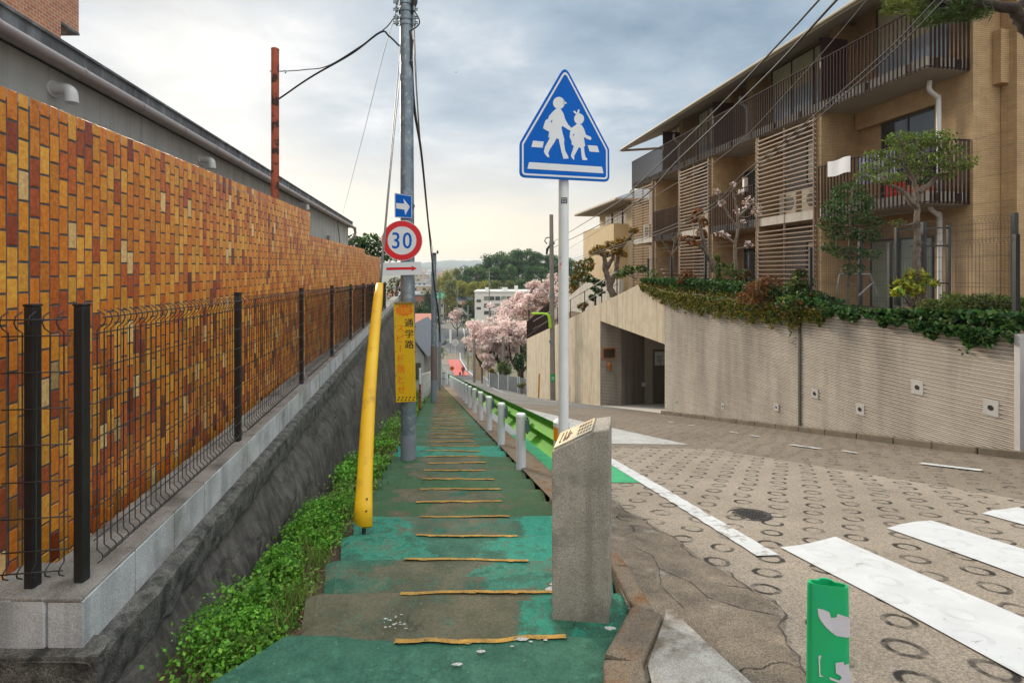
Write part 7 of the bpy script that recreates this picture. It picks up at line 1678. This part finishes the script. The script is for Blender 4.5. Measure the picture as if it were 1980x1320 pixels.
sign_post('traffic_mirror', 'round pale traffic mirror at the bend of the valley road', 880, 662, 690, 100, disc(.62, 'postwhite', 'mirror2'))
sign_post('round_sign', 'small round red sign by the blue car', 843, 668, 690, 110, disc(.4, 'signred', 'signwhite'))
sign_post('round_sign', 'blue round sign low beside the second steel pole', 846, 702, 720, 60, disc(.28, 'signblue', 'signblue'))
for px, py, d_, lab, s_ in ((861, 658, 120, 'lime green arm lamp over the blue car', 1), (903, 664, 112, 'lime green arm lamp beside the blossom', -1)):
    c = P(px, py, d_); t = thing('street_lamp', lab, 'street lamp', (c.x-s_*1.2, d_, T(c.x-s_*1.2, d_))); mb = MB(); mb.tube([(c.x-s_*1.2, d_, T(c.x, d_)-.3), (c.x-s_*1.2, d_, c.z-.6)], .07, 8); mb.build('pole', M['galv'], t); mb = MB(); mb.tube(crv([(c.x-s_*1.2, d_, c.z-.6), (c.x-s_*.9, d_, c.z-.1), (c.x, d_, c.z), (c.x+s_*.8, d_, c.z+.25)], 4), .09, 8); mb.build('lamp_arm', M['lime'], t, smooth=True)
# white boards by the car park
for px, py, d_, w_, h_, m, lab in ((871, 650, 128, .5, 3.4, 'white', 'narrow white banner board by the valley road'), (897, 588, 176, 1.4, 2., 'morange', 'orange shop sign board by the white shop building')):
    c = P(px, py, d_); g_ = T(c.x, d_); t = thing('sign_board', lab, 'sign board', (c.x, d_, g_)); mb = MB(); mb.box(c.x-w_/2, c.x+w_/2, d_-.06, d_+.06, c.z-h_/2, c.z+h_/2); mb.build('board', M[m], t, bevel=.02); mb = MB(); mb.tube([(c.x, d_, g_-.2), (c.x, d_, c.z-h_/2)], .07, 8); mb.build('pole', M['galv'], t)
# bird
c = P(882, 140, 60); bd = thing('bird', 'tiny dark bird gliding in the open sky above the road', 'bird', c); mb = MB()
rows = [(-.24, .08, .02), (-.12, .0, .05), (0, -.03, .07), (.12, .0, .05), (.24, .09, .02)]
mb.add([(c.x+a, c.y-k, c.z+b) for a, b, k in rows]+[(c.x+a, c.y+k, c.z+b+.006) for a, b, k in rows]+[(c.x+a, c.y, c.z+b+.022) for a, b, k in rows], [(i, i+1, 6+i, 5+i) for i in range(4)]+[(i+5, i+6, i+11, i+10) for i in range(4)]+[(i+10, i+11, i+1, i) for i in range(4)])
mb.lathe([(.01, -.05), (.035, -.03), (.035, .02), (.01, .05)], c-Vector((0, 0, .02)), 8); mb.build('body', M['darkcloth'], bd, smooth=True)
# ------------------------------------------------------------------ haze
HAZE = 2.1e-4
g = G('haze'); nt = g.t; nt.nodes.remove(g.b); pv = nt.nodes.new('ShaderNodeVolumePrincipled'); pv.inputs['Color'].default_value = (.74, .84, .95, 1); pv.inputs['Density'].default_value = HAZE; pv.inputs['Anisotropy'].default_value = .3
nt.links.new(pv.outputs[0], nt.nodes['Material Output'].inputs['Volume'])
mb = MB(); mb.box(-4600, 4600, -60, 5300, -120, 130); hz_ = mb.build('haze', g.m); kind(hz_, 'stuff')
